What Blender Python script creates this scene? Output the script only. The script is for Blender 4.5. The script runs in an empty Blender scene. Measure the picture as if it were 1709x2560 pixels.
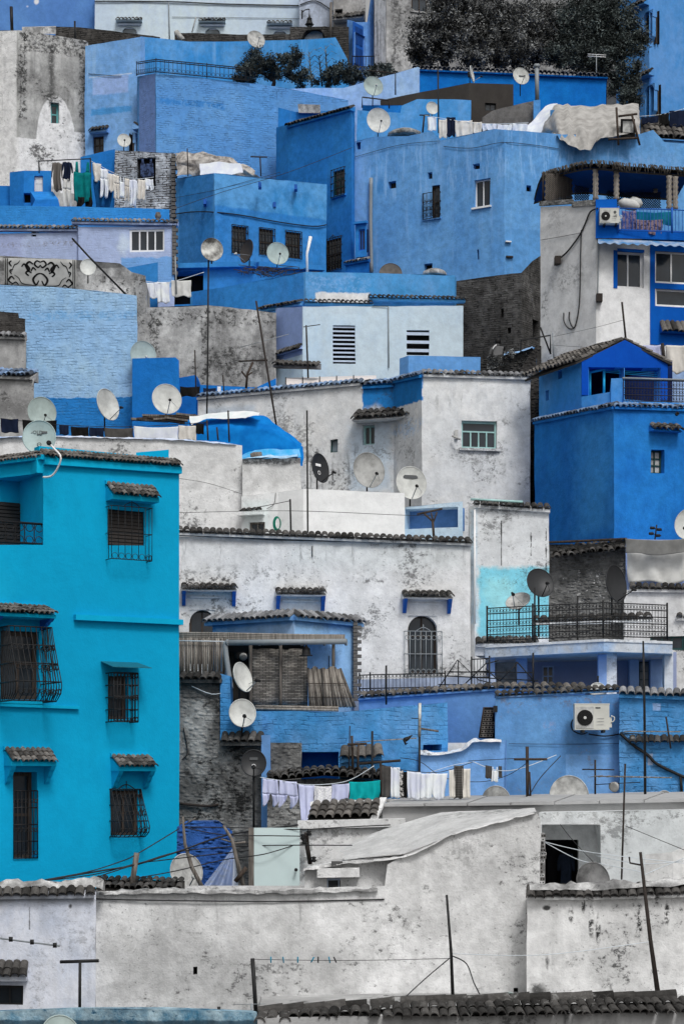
import bpy, bmesh, math, random
from mathutils import Vector, Matrix, noise
R = math.radians
rng = random.Random(7)
SC = bpy.context.scene
COL = SC.collection
# ---------------------------------------------------------------- camera, sky, sun, exposure
F, CU, VH, CZ = 5200.0, 854.5, 2000.0, 20.0          # focal length in photo pixels, optical axis, horizon row, eye height
cam = bpy.data.cameras.new('camera'); camo = bpy.data.objects.new('camera', cam); COL.objects.link(camo)
camo.location = (0, 0, CZ); camo.rotation_euler = (R(90), 0, 0)
cam.sensor_fit = 'HORIZONTAL'; cam.sensor_width = 36; cam.lens = 36 * F / 1709
cam.shift_y = (VH - 1280) / 1709; cam.clip_start = 1; cam.clip_end = 1000
SC.camera = camo
W = bpy.data.worlds.new('World'); SC.world = W; W.use_nodes = True
wn = W.node_tree.nodes; wl = W.node_tree.links
SUN_EL, SUN_AZ = R(52), R(160)                        # azimuth from +Y towards +X: behind the viewer's right shoulder
sky = wn.new('ShaderNodeTexSky'); sky.sky_type = 'NISHITA'; sky.sun_disc = False
sky.sun_elevation = SUN_EL; sky.sun_rotation = SUN_AZ; sky.dust_density = 4; sky.air_density = 1.2
hs = wn.new('ShaderNodeHueSaturation'); hs.inputs['Saturation'].default_value = 0.03   # overcast: a grey sky
wl.new(sky.outputs[0], hs.inputs['Color']); wl.new(hs.outputs[0], wn['Background'].inputs[0])
wn['Background'].inputs[1].default_value = 0.105
sl = bpy.data.lights.new('sun', 'SUN'); sl.energy = 1.5; sl.angle = R(14); sl.color = (1, .975, .95)
so = bpy.data.objects.new('sun', sl); COL.objects.link(so)
so.rotation_euler = Vector((-math.sin(SUN_AZ) * math.cos(SUN_EL), -math.cos(SUN_AZ) * math.cos(SUN_EL), -math.sin(SUN_EL))).to_track_quat('-Z', 'Y').to_euler()
so.location = (30, -30, 80)
SC.view_settings.view_transform = 'Standard'; SC.view_settings.look = 'None'
SC.view_settings.exposure = 0.02; SC.view_settings.gamma = 1; SC.view_settings.use_curve_mapping = False
SC.cycles.max_bounces = 5; SC.cycles.diffuse_bounces = 3; SC.cycles.transparent_max_bounces = 8
# ---------------------------------------------------------------- maths
def P(u, v, d): return Vector(((u - CU) / F * d, d, CZ + (VH - v) / F * d))
def P2(u, d): return Vector(((u - CU) / F * d, d))
def ground(d): return CZ - 10 + (d - 30) * .5
def px(d): return d / F                               # metres per photo pixel at a distance
# ---------------------------------------------------------------- materials
def lin(c): c /= 255; return c / 12.92 if c < .04045 else ((c + .055) / 1.055) ** 2.4
ALB = .80
def S(r, g, b):
    if max(r, g, b) - min(r, g, b) < 14 and 165 < r < 215: r, g, b = r * 1.055, g * 1.055, b * 1.052
    if b - r > 60 and g < b * .76:                          # limewash blues lean to azure
        k = min(1, (b - r - 60) / 60); b = b * (1 - .07 * k); r = r * (1 - (0 if r > 80 else .2) * k)
    return tuple(min(.86, max(.004, lin(x) / ALB)) for x in (r, g, b)) + (1,)
def _new(name, rough=.9, spec=.2):
    m = bpy.data.materials.new(name); m.use_nodes = True
    b = m.node_tree.nodes['Principled BSDF']; b.inputs['Roughness'].default_value = rough
    b.inputs['Specular IOR Level'].default_value = spec
    return m, m.node_tree, b
class G:
    """small node-graph writer"""
    def __init__(s, nt): s.t = nt
    def n(s, ty): return s.t.nodes.new(ty)
    def set(s, sock, v):
        if hasattr(v, 'is_output'): s.t.links.new(v, sock)
        else: sock.default_value = v
    def math(s, op, a, b=0.0, clamp=False):
        n = s.n('ShaderNodeMath'); n.operation = op; n.use_clamp = clamp; s.set(n.inputs[0], a); s.set(n.inputs[1], b); return n.outputs[0]
    def pos(s): return s.n('ShaderNodeNewGeometry').outputs['Position']
    def objpos(s): return s.n('ShaderNodeTexCoord').outputs['Object']
    def mul(s, vec, sc, off=(0, 0, 0)):
        n = s.n('ShaderNodeMapping'); s.set(n.inputs[0], vec); n.inputs['Scale'].default_value = sc; n.inputs['Location'].default_value = off; return n.outputs[0]
    def noise(s, vec, scale, detail=4, rough=.6, dist=0):
        n = s.n('ShaderNodeTexNoise'); s.set(n.inputs['Vector'], vec); n.inputs['Scale'].default_value = scale
        n.inputs['Detail'].default_value = detail; n.inputs['Roughness'].default_value = rough; n.inputs['Distortion'].default_value = dist; return n.outputs[0]
    def ramp(s, v, a, b, lo=0.0, hi=1.0):
        n = s.n('ShaderNodeMapRange'); n.interpolation_type = 'SMOOTHSTEP'; s.set(n.inputs[0], v)
        for i, x in enumerate((a, b, lo, hi)): n.inputs[i + 1].default_value = x
        return n.outputs[0]
    def mix(s, f, a, b, mode='MIX'):
        n = s.n('ShaderNodeMix'); n.data_type = 'RGBA'; n.blend_type = mode; s.set(n.inputs[0], f); s.set(n.inputs[6], a); s.set(n.inputs[7], b); return n.outputs[2]
    def bump(s, h, strength, dist, normal=None):
        n = s.n('ShaderNodeBump'); n.inputs['Strength'].default_value = strength; n.inputs['Distance'].default_value = dist; s.set(n.inputs['Height'], h)
        if normal is not None: s.set(n.inputs['Normal'], normal)
        return n.outputs[0]
_seed = [0]
def plaster(name, c1, c2=None, mott=.5, dirt=0, dcol=None, streak=0, bump=.35, course=0, patches=(), big=.35, rub=0, brick=None):
    """hand-laid limewash: two tones, mottling, mould specks, rain streaks, painted or bare patches, lumpy relief"""
    m, nt, b = _new(name, .92, .08); g = G(nt); p = g.pos()
    _seed[0] += 1; off = (_seed[0] * 3.7, _seed[0] * 1.3, _seed[0] * 2.9)
    q = g.mul(p, (1, 1, 1), off)
    c2 = c2 or tuple(x * .86 for x in c1[:3]) + (1,); dcol = dcol or S(58, 58, 58)
    n1 = g.noise(q, big, 6, .62); c = g.mix(g.ramp(n1, .36, .64), c1, c2)
    n3 = g.noise(g.mul(p, (1, 1, .45), off), 1.7, 7, .68)
    c = g.mix(g.ramp(n3, .38, .72), c, c2)
    n2 = g.noise(q, 3.2, 9, .72)
    h_extra = None
    if brick:
        bt = g.n('ShaderNodeTexBrick'); vec = g.n('ShaderNodeCombineXYZ'); sp = g.n('ShaderNodeSeparateXYZ'); g.set(sp.inputs[0], p)
        wv = g.noise(q, 1.3, 3, .5)
        g.set(vec.inputs[0], g.math('ADD', sp.outputs[0], g.math('MULTIPLY', sp.outputs[1], .8)))
        g.set(vec.inputs[1], g.math('ADD', sp.outputs[2], g.math('MULTIPLY', wv, .12)))
        g.set(bt.inputs['Vector'], vec.outputs[0]); bt.inputs['Scale'].default_value = 1
        bt.inputs['Brick Width'].default_value = brick[0]; bt.inputs['Row Height'].default_value = brick[1]
        bt.inputs['Mortar Size'].default_value = brick[2]; bt.inputs['Mortar Smooth'].default_value = .4
        bt.inputs['Color1'].default_value = (.65, .65, .65, 1); bt.inputs['Color2'].default_value = (1.15, 1.15, 1.15, 1); bt.inputs['Mortar'].default_value = (1, 1, 1, 1)
        joint = g.math('MULTIPLY', bt.outputs['Fac'], g.ramp(g.noise(q, 4, 4, .6), .40, .56))
        c = g.mix(.7, c, bt.outputs['Color'], 'MULTIPLY')
        c = g.mix(g.math('MULTIPLY', joint, brick[3]), c, brick[4]); h_extra = g.math('MULTIPLY', joint, -1.0)
    sepn = None
    def mask(pt):
        nonlocal sepn
        kind, u0, v0, u1, v1, d, col, soft, amp, stren, brk = pt
        a = P(u0, v0, d); e = P(u1, v1, d); cx, cz = (a.x + e.x) / 2, (a.z + e.z) / 2; hx, hz = abs(a.x - e.x) / 2, abs(a.z - e.z) / 2
        if sepn is None: sepn = g.n('ShaderNodeSeparateXYZ'); g.set(sepn.inputs[0], p)
        dx = g.math('ABSOLUTE', g.math('SUBTRACT', sepn.outputs[0], cx)); dz = g.math('ABSOLUTE', g.math('SUBTRACT', sepn.outputs[2], cz))
        if kind in 'rd': mm = g.math('MAXIMUM', g.math('SUBTRACT', dx, hx), g.math('SUBTRACT', dz, hz))
        else:
            ex = g.math('POWER', g.math('DIVIDE', dx, hx), 2.0); ez = g.math('POWER', g.math('DIVIDE', dz, hz), 2.0)
            mm = g.math('MULTIPLY', g.math('SUBTRACT', g.math('SQRT', g.math('ADD', ex, ez)), 1.0), min(hx, hz))
        nn = g.noise(q, 2.6, 6, .62)
        mm = g.math('ADD', mm, g.math('MULTIPLY', g.math('SUBTRACT', nn, .5), amp * 2))
        k = g.ramp(mm, -soft, soft * .2, stren, 0.0)
        if brk and kind == 'd': k = g.math('MULTIPLY', k, g.ramp(g.noise(g.mul(p, (4.5, 4.5, .7), off), 1.2, 8, .7), brk, brk + .14))
        elif brk: k = g.math('MULTIPLY', k, g.ramp(g.noise(q, 6.5, 10, .78), brk, brk + .09))
        return k, col
    for pt in patches:
        if pt[0] in 'ro' and pt[10] == 0: k, col = mask(pt); c = g.mix(k, c, col)
    c = g.mix(mott, c, g.ramp(n2, .30, .68, .58, 1.25), 'MULTIPLY')
    if streak:
        sn = g.noise(g.mul(p, (2.6, 2.6, .16), off), 1, 5, .65); rg = g.noise(q, .5, 3, .5)
        c = g.mix(g.math('MULTIPLY', g.math('MULTIPLY', g.ramp(sn, .53, .72), g.ramp(rg, .4, .62)), streak), c, dcol)
    if dirt:
        sp_ = g.noise(g.mul(p, (1, 1, 1.3), off), 6.5, 11, .80); rg = g.noise(q, .6, 4, .6)
        th = g.math('ADD', sp_, g.math('MULTIPLY', g.math('SUBTRACT', rg, .5), .8))
        c = g.mix(g.math('MULTIPLY', g.ramp(th, .50, .66), dirt * .45), c, dcol)
        c = g.mix(g.math('MULTIPLY', g.ramp(th, .60, .655), min(.95, dirt * 1.7)), c, dcol)
        pit = g.math('ADD', g.noise(g.mul(p, (1, 1, 1.2), off), 17, 4, .6), g.math('MULTIPLY', g.math('SUBTRACT', g.noise(q, .9, 3, .5), .5), .3))
        c = g.mix(g.math('MULTIPLY', g.ramp(pit, .66, .70), min(.8, dirt * 1.2)), c, dcol)
    for pt in patches:
        if pt[10] != 0: k, col = mask(pt); c = g.mix(k, c, col)
    g.set(b.inputs['Base Color'], c)
    h = g.math('ADD', g.math('MULTIPLY', g.noise(q, 7, 6, .65), .7), g.math('MULTIPLY', g.noise(q, 30, 3, .6), .25))
    if course:
        bt = g.n('ShaderNodeTexBrick'); vec = g.n('ShaderNodeCombineXYZ'); sp = g.n('ShaderNodeSeparateXYZ'); g.set(sp.inputs[0], p)
        g.set(vec.inputs[0], g.math('ADD', g.math('ADD', sp.outputs[0], g.math('MULTIPLY', sp.outputs[1], .8)), g.math('MULTIPLY', g.noise(q, 2.2, 3, .5), .25)))
        g.set(vec.inputs[1], g.math('ADD', sp.outputs[2], g.math('MULTIPLY', g.noise(q, 1.1, 3, .5), .18)))
        g.set(bt.inputs['Vector'], vec.outputs[0]); bt.inputs['Scale'].default_value = 1; bt.inputs['Brick Width'].default_value = .29; bt.inputs['Row Height'].default_value = .1
        bt.inputs['Mortar Size'].default_value = .017; bt.inputs['Mortar Smooth'].default_value = .6
        jt = g.math('MULTIPLY', bt.outputs['Fac'], g.ramp(g.noise(g.mul(p, (1, 1, 1.6), off), 2.3, 6, .7), .47, .60))
        h = g.math('ADD', h, g.math('MULTIPLY', jt, -.65 * course)); h = g.math('ADD', h, g.math('MULTIPLY', g.noise(g.mul(p, (2.5, 2.5, 7), off), 1, 5, .6), .5 * course))
        c = g.mix(g.math('MULTIPLY', jt, .2 * course), c, dcol); g.set(b.inputs['Base Color'], c)
    if rub:
        vo = g.n('ShaderNodeTexVoronoi'); g.set(vo.inputs['Vector'], g.mul(p, (1, 1, 1.7), off)); vo.inputs['Scale'].default_value = 7
        h = g.math('ADD', h, g.math('MULTIPLY', g.ramp(vo.outputs['Distance'], .05, .6, 1, 0), rub))
    if h_extra is not None: h = g.math('ADD', h, g.math('MULTIPLY', h_extra, .8))
    g.set(b.inputs['Normal'], g.bump(h, bump, .05))
    return m
def solid(name, c, rough=.7, var=.25, scale=6, metal=0, spec=.3, bump=0, c2=None):
    m, nt, b = _new(name, rough, spec); g = G(nt); p = g.pos()
    n = g.noise(p, scale, 6, .65)
    col = g.mix(g.ramp(n, .3, .7), c, c2) if c2 else g.mix(var, c, g.ramp(n, .25, .75, .5, 1.3), 'MULTIPLY')
    g.set(b.inputs['Base Color'], col); b.inputs['Metallic'].default_value = metal
    if bump: g.set(b.inputs['Normal'], g.bump(g.noise(p, scale * 2, 5, .6), bump, .03))
    return m
def per_tile(name, c1, c2, rough=.9):
    m, nt, b = _new(name, rough, .15); g = G(nt); p = g.pos()
    oi = g.n('ShaderNodeObjectInfo').outputs['Random']
    c = g.mix(oi, c1, c2); n = g.noise(p, 9, 8, .75)
    c = g.mix(.8, c, g.ramp(n, .25, .75, .45, 1.5), 'MULTIPLY')
    c = g.mix(g.ramp(g.noise(p, 3.1, 8, .75), .57, .68, 0, .55), c, S(150, 150, 148))
    g.set(b.inputs['Base Color'], c); g.set(b.inputs['Normal'], g.bump(g.noise(p, 30, 4, .6), .4, .02)); return m
def wood(name, c1, c2, axis='z', scale=30):
    m, nt, b = _new(name, .8, .2); g = G(nt); p = g.pos()
    sc = {'z': (1, 1, .06), 'x': (.06, 1, 1)}[axis]
    n = g.noise(g.mul(p, sc), scale, 6, .65)
    g.set(b.inputs['Base Color'], g.mix(g.ramp(n, .3, .7), c1, c2)); g.set(b.inputs['Normal'], g.bump(n, .4, .02)); return m
def cloth_mat(name, c1, c2=None, kind='plain', scale=20):
    m, nt, b = _new(name, .95, .05); g = G(nt); p = g.pos()
    c2 = c2 or tuple(x * .8 for x in c1[:3]) + (1,)
    if kind == 'plain': f = g.ramp(g.noise(p, 3, 5, .6), .3, .7)
    elif kind == 'stripe':
        w = g.n('ShaderNodeTexWave'); w.bands_direction = 'Z'; g.set(w.inputs[0], p); w.inputs['Scale'].default_value = scale; w.inputs['Distortion'].default_value = .4
        f = g.ramp(w.outputs[1], .4, .6)
    else: f = g.ramp(g.noise(p, scale, 3, .7), .47, .55)
    g.set(b.inputs['Base Color'], g.mix(f, c1, c2))
    if 'Subsurface Weight' in b.inputs: pass
    return m
def glassy(name, c, rough=.12):
    m, nt, b = _new(name, rough, .5); g = G(nt); n = g.noise(g.mul(g.pos(), (1, 1, .5)), 1.2, 3, .5)
    g.set(b.inputs['Base Color'], g.mix(.8, c, g.ramp(n, .3, .7, .5, 1.6), 'MULTIPLY')); return m
def leafy(name, c1, c2):
    m, nt, b = _new(name, .6, .3); g = G(nt); p = g.pos()
    f = g.math('ADD', g.noise(p, 1.5, 4, .7), g.math('MULTIPLY', g.math('SUBTRACT', g.noise(p, 25, 2, .5), .5), .5))
    g.set(b.inputs['Base Color'], g.mix(g.ramp(f, .44, .66), c1, c2)); return m
MT = {}
def setup_mats():
    M = MT
    M['tile'] = per_tile('clay tile', S(52, 50, 48), S(112, 108, 104))
    M['tile_d'] = per_tile('mossy clay tile', S(34, 33, 32), S(84, 82, 80))
    M['tile_w'] = per_tile('limewashed tile', S(62, 62, 63), S(134, 135, 138))
    M['tile_b'] = per_tile('blue washed tile', S(60, 62, 66), S(124, 150, 184))
    M['iron'] = solid('wrought iron', S(26, 26, 27), .55, .4, 20)
    M['rust'] = solid('rusty iron', S(46, 40, 37), .8, .5, 14)
    M['galv'] = solid('grey pvc pipe', S(128, 134, 138), .5, .25, 9)
    M['white_pipe'] = solid('white pvc', S(205, 208, 212), .45, .15)
    M['black'] = solid('black rubber', S(20, 20, 21), .6, .3)
    M['wire'] = solid('dark cable', S(38, 38, 40), .6, .2)
    M['wire_l'] = solid('pale line', S(185, 192, 198), .6, .2)
    M['dish_w'] = solid('white dish paint', S(176, 177, 174), .6, .6, 2.6, spec=.2)
    M['dish_g'] = solid('grey weathered dish', S(128, 128, 126), .6, .5, 4, c2=S(176, 176, 174))
    M['dish_s'] = solid('sage grey dish', S(152, 166, 163), .55, .45, 3)
    M['dish_d'] = solid('black dish paint', S(42, 43, 45), .45, .3, 5)
    M['dish_r'] = solid('peeling dish', S(190, 190, 186), .6, .5, 3, c2=S(50, 47, 45))
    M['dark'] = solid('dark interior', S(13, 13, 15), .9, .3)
    M['glass'] = glassy('window glass', S(34, 40, 46))
    M['glass_b'] = glassy('pale window glass', S(108, 120, 128), .2)
    M['wood_d'] = wood('dark brown timber', S(40, 34, 30), S(74, 64, 57))
    M['wood_g'] = wood('grey weathered timber', S(72, 68, 64), S(124, 118, 112))
    M['frame_w'] = solid('white window paint', S(208, 210, 214), .5, .15)
    M['frame_g'] = solid('pale green window paint', S(150, 186, 184), .6, .3)
    M['frame_t'] = solid('teal window paint', S(86, 150, 152), .6, .3)
    M['frame_k'] = solid('dark green window paint', S(22, 58, 58), .5, .3)
    M['lav_frame'] = solid('lavender frame paint', S(182, 196, 222), .6, .2)
    M['blue_f'] = solid('cobalt frame paint', S(28, 84, 178), .6, .25)
    M['bamboo'] = wood('grey bamboo cane', S(96, 90, 84), S(150, 144, 136))
    M['bamboo_d'] = wood('dark bamboo cane', S(60, 56, 52), S(112, 106, 100))
    M['leaf'] = leafy('dark leaf', S(30, 31, 31), S(150, 152, 151))
    M['leaf_g'] = leafy('grey green leaf', S(30, 36, 35), S(96, 106, 104))
    M['bark'] = wood('bark', S(40, 38, 36), S(76, 72, 70))
    M['skin'] = solid('skin', S(120, 104, 96), .6, .1)
    M['hair'] = solid('black hair', S(18, 17, 17), .6, .2)
    M['shirt'] = cloth_mat('grey shirt', S(104, 104, 104))
setup_mats()
# ---------------------------------------------------------------- mesh writing
class MB:
    def __init__(s): s.v = []; s.f = []; s.mi = []; s.sm = []; s.k = 0
    def face(s, idx, sm=False): s.f.append(idx); s.mi.append(s.k); s.sm.append(sm)
    def poly(s, pts, sm=False):
        n = len(s.v); s.v += [Vector(p) for p in pts]; s.face(tuple(range(n, n + len(pts))), sm)
    def box8(s, c):
        n = len(s.v); s.v += [Vector(p) for p in c]
        for q in ((0, 3, 2, 1), (4, 5, 6, 7), (0, 1, 5, 4), (1, 2, 6, 5), (2, 3, 7, 6), (3, 0, 4, 7)): s.face(tuple(n + i for i in q))
    def obox(s, o, x, y, z, a, b, c):
        """box: o + [a0,a1]x + [b0,b1]y + [c0,c1]z"""
        s.box8([o + x * i + y * j + z * k for k in c for (i, j) in ((a[0], b[0]), (a[1], b[0]), (a[1], b[1]), (a[0], b[1]))])
    def tube(s, pts, r, n=6, cap=True, sm=True):
        pts = [Vector(p) for p in pts]; rr = r if isinstance(r, (list, tuple)) else [r] * len(pts)
        base = len(s.v); up = None
        for i, p in enumerate(pts):
            t = (pts[min(i + 1, len(pts) - 1)] - pts[max(i - 1, 0)])
            t = t.normalized() if t.length > 1e-9 else Vector((0, 0, 1))
            if up is None: up = t.cross(Vector((0.31, 0.95, 0.07))).normalized()
            up = (up - t * up.dot(t)).normalized(); w = t.cross(up)
            for k in range(n):
                a = 2 * math.pi * k / n; s.v.append(p + (up * math.cos(a) + w * math.sin(a)) * rr[i])
        for i in range(len(pts) - 1):
            for k in range(n):
                s.face((base + i * n + k, base + i * n + (k + 1) % n, base + (i + 1) * n + (k + 1) % n, base + (i + 1) * n + k), sm)
        if cap:
            s.face(tuple(base + k for k in range(n))[::-1]); e = base + (len(pts) - 1) * n; s.face(tuple(e + k for k in range(n)))
    def ring(s, c, x, y, rad, r, n=10, m=4):
        pts = [c + (x * math.cos(2 * math.pi * i / n) + y * math.sin(2 * math.pi * i / n)) * rad for i in range(n + 1)]
        s.tube(pts, r, m, cap=False)
    def lathe(s, o, ax, prof, n=12, sm=True):
        """prof: (radius, height) along ax"""
        ax = ax.normalized(); a = ax.orthogonal().normalized(); b = ax.cross(a); base = len(s.v)
        for (r, h) in prof:
            for k in range(n):
                t = 2 * math.pi * k / n; s.v.append(o + ax * h + (a * math.cos(t) + b * math.sin(t)) * r)
        for i in range(len(prof) - 1):
            for k in range(n): s.face((base + i * n + k, base + i * n + (k + 1) % n, base + (i + 1) * n + (k + 1) % n, base + (i + 1) * n + k), sm)
        s.face(tuple(base + k for k in range(n))[::-1]); e = base + (len(prof) - 1) * n; s.face(tuple(e + k for k in range(n)))
    def grid(s, rows, sm=True):
        base = len(s.v); nc = len(rows[0])
        for r in rows: s.v += [Vector(p) for p in r]
        for i in range(len(rows) - 1):
            for j in range(nc - 1): s.face((base + i * nc + j, base + i * nc + j + 1, base + (i + 1) * nc + j + 1, base + (i + 1) * nc + j), sm)
    def mesh(s, name, mats, org):
        me = bpy.data.meshes.new(name); me.from_pydata([tuple(p - org) for p in s.v], [], s.f)
        for m in mats: me.materials.append(MT[m] if isinstance(m, str) else m)
        me.polygons.foreach_set('use_smooth', s.sm)
        if len(mats) > 1: me.polygons.foreach_set('material_index', s.mi)
        me.update(); return me
    def build(s, name, mat, parent=None):
        mats = mat if isinstance(mat, (list, tuple)) else [mat]
        if parent is not None: org = wloc(parent)
        else:
            n = len(s.v); xs = [p.x for p in s.v]; ys = [p.y for p in s.v]
            org = Vector((sum(xs) / n, sum(ys) / n, min(p.z for p in s.v)))
        o = bpy.data.objects.new(name, s.mesh(name, mats, org)); COL.objects.link(o)
        if parent is not None: o.parent = parent
        else: o.location = org
        return o
def wloc(o):
    l = Vector(o.location)
    while o.parent is not None: o = o.parent; l += o.location
    return l
def tag(o, label, cat, group=None, kind=None):
    o['label'] = label; o['category'] = cat
    if group: o['group'] = group
    o['kind'] = kind or 'thing'
    return o
def empty(name, loc, label, cat, group=None):
    o = bpy.data.objects.new(name, None); COL.objects.link(o); o.location = loc; o.empty_display_size = .3
    return tag(o, label, cat, group)
def put(name, me, parent, mat4):
    """a part that shares mesh data, placed by a world matrix"""
    o = bpy.data.objects.new(name, me); COL.objects.link(o); o.parent = parent
    o.matrix_basis = Matrix.Translation(-wloc(parent)) @ mat4
    return o
def frame(o, x, y, z): return Matrix(((x.x, y.x, z.x, o.x), (x.y, y.y, z.y, o.y), (x.z, y.z, z.z, o.z), (0, 0, 0, 1)))
Z = Vector((0, 0, 1))
# ---------------------------------------------------------------- clay tiles
_tiles = {}
def tile_mesh(w, l, mat, var):
    key = (round(w, 3), round(l, 3), mat, var)
    if key not in _tiles:
        b = MB(); r = random.Random(var * 77 + 5); n = 6; th = .11 * w; o = Vector((0, 0, 0)); rows = []
        for (yy, k) in ((0, .86), (l, 1.0)):
            rr = w * .56 * k; bend = r.uniform(-.04, .04) * w
            out = [Vector((math.cos(math.pi * i / n) * rr, yy, math.sin(math.pi * i / n) * rr * .95 + bend)) for i in range(n + 1)]
            inn = [Vector((math.cos(math.pi * i / n) * (rr - th), yy, math.sin(math.pi * i / n) * (rr - th) * .95 + bend)) for i in range(n, -1, -1)]
            rows.append(out + inn + [out[0]])
        b.grid(rows, False)
        m = len(rows[0]); 
        for i in range(n): b.face((m + i, m + i + 1, m + 2 * n - i, m + 2 * n + 1 - i))   # lower rim
        _tiles[key] = b.mesh('roof_tile', [mat], o)
    return _tiles[key]
def tiles(parent, A, B, down, w, l, rows=1, mat='tile', jit=1.0, lap=.78, pans=False):
    """courses of barrel tiles from the top edge A-B running along `down` (unit vector)"""
    x = (B - A); L = x.length; x = x / L; n = max(1, int(round(L / w))); ww = L / n; nrm = x.cross(down).normalized()
    if nrm.z < 0: nrm = -nrm
    for r in range(rows):
        for i in range(n):
            o = A + x * ((i + .5) * ww) + down * (r * l * lap + rng.uniform(-.05, .05) * l * jit) + nrm * (rng.uniform(-.04, .06) * w * jit + .02 * (rows - r) * w)
            y = (down + x * rng.uniform(-.07, .07) * jit + nrm * rng.uniform(-.05, .03) * jit + nrm * (.07 if rows > 1 else -.06)).normalized()
            xx = (x - y * x.dot(y)).normalized(); zz = xx.cross(y)
            if zz.z < 0: zz = -zz; xx = -xx
            put('roof_tile', tile_mesh(w, l, mat, rng.randrange(3)), parent, frame(o, xx, y, zz))
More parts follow.
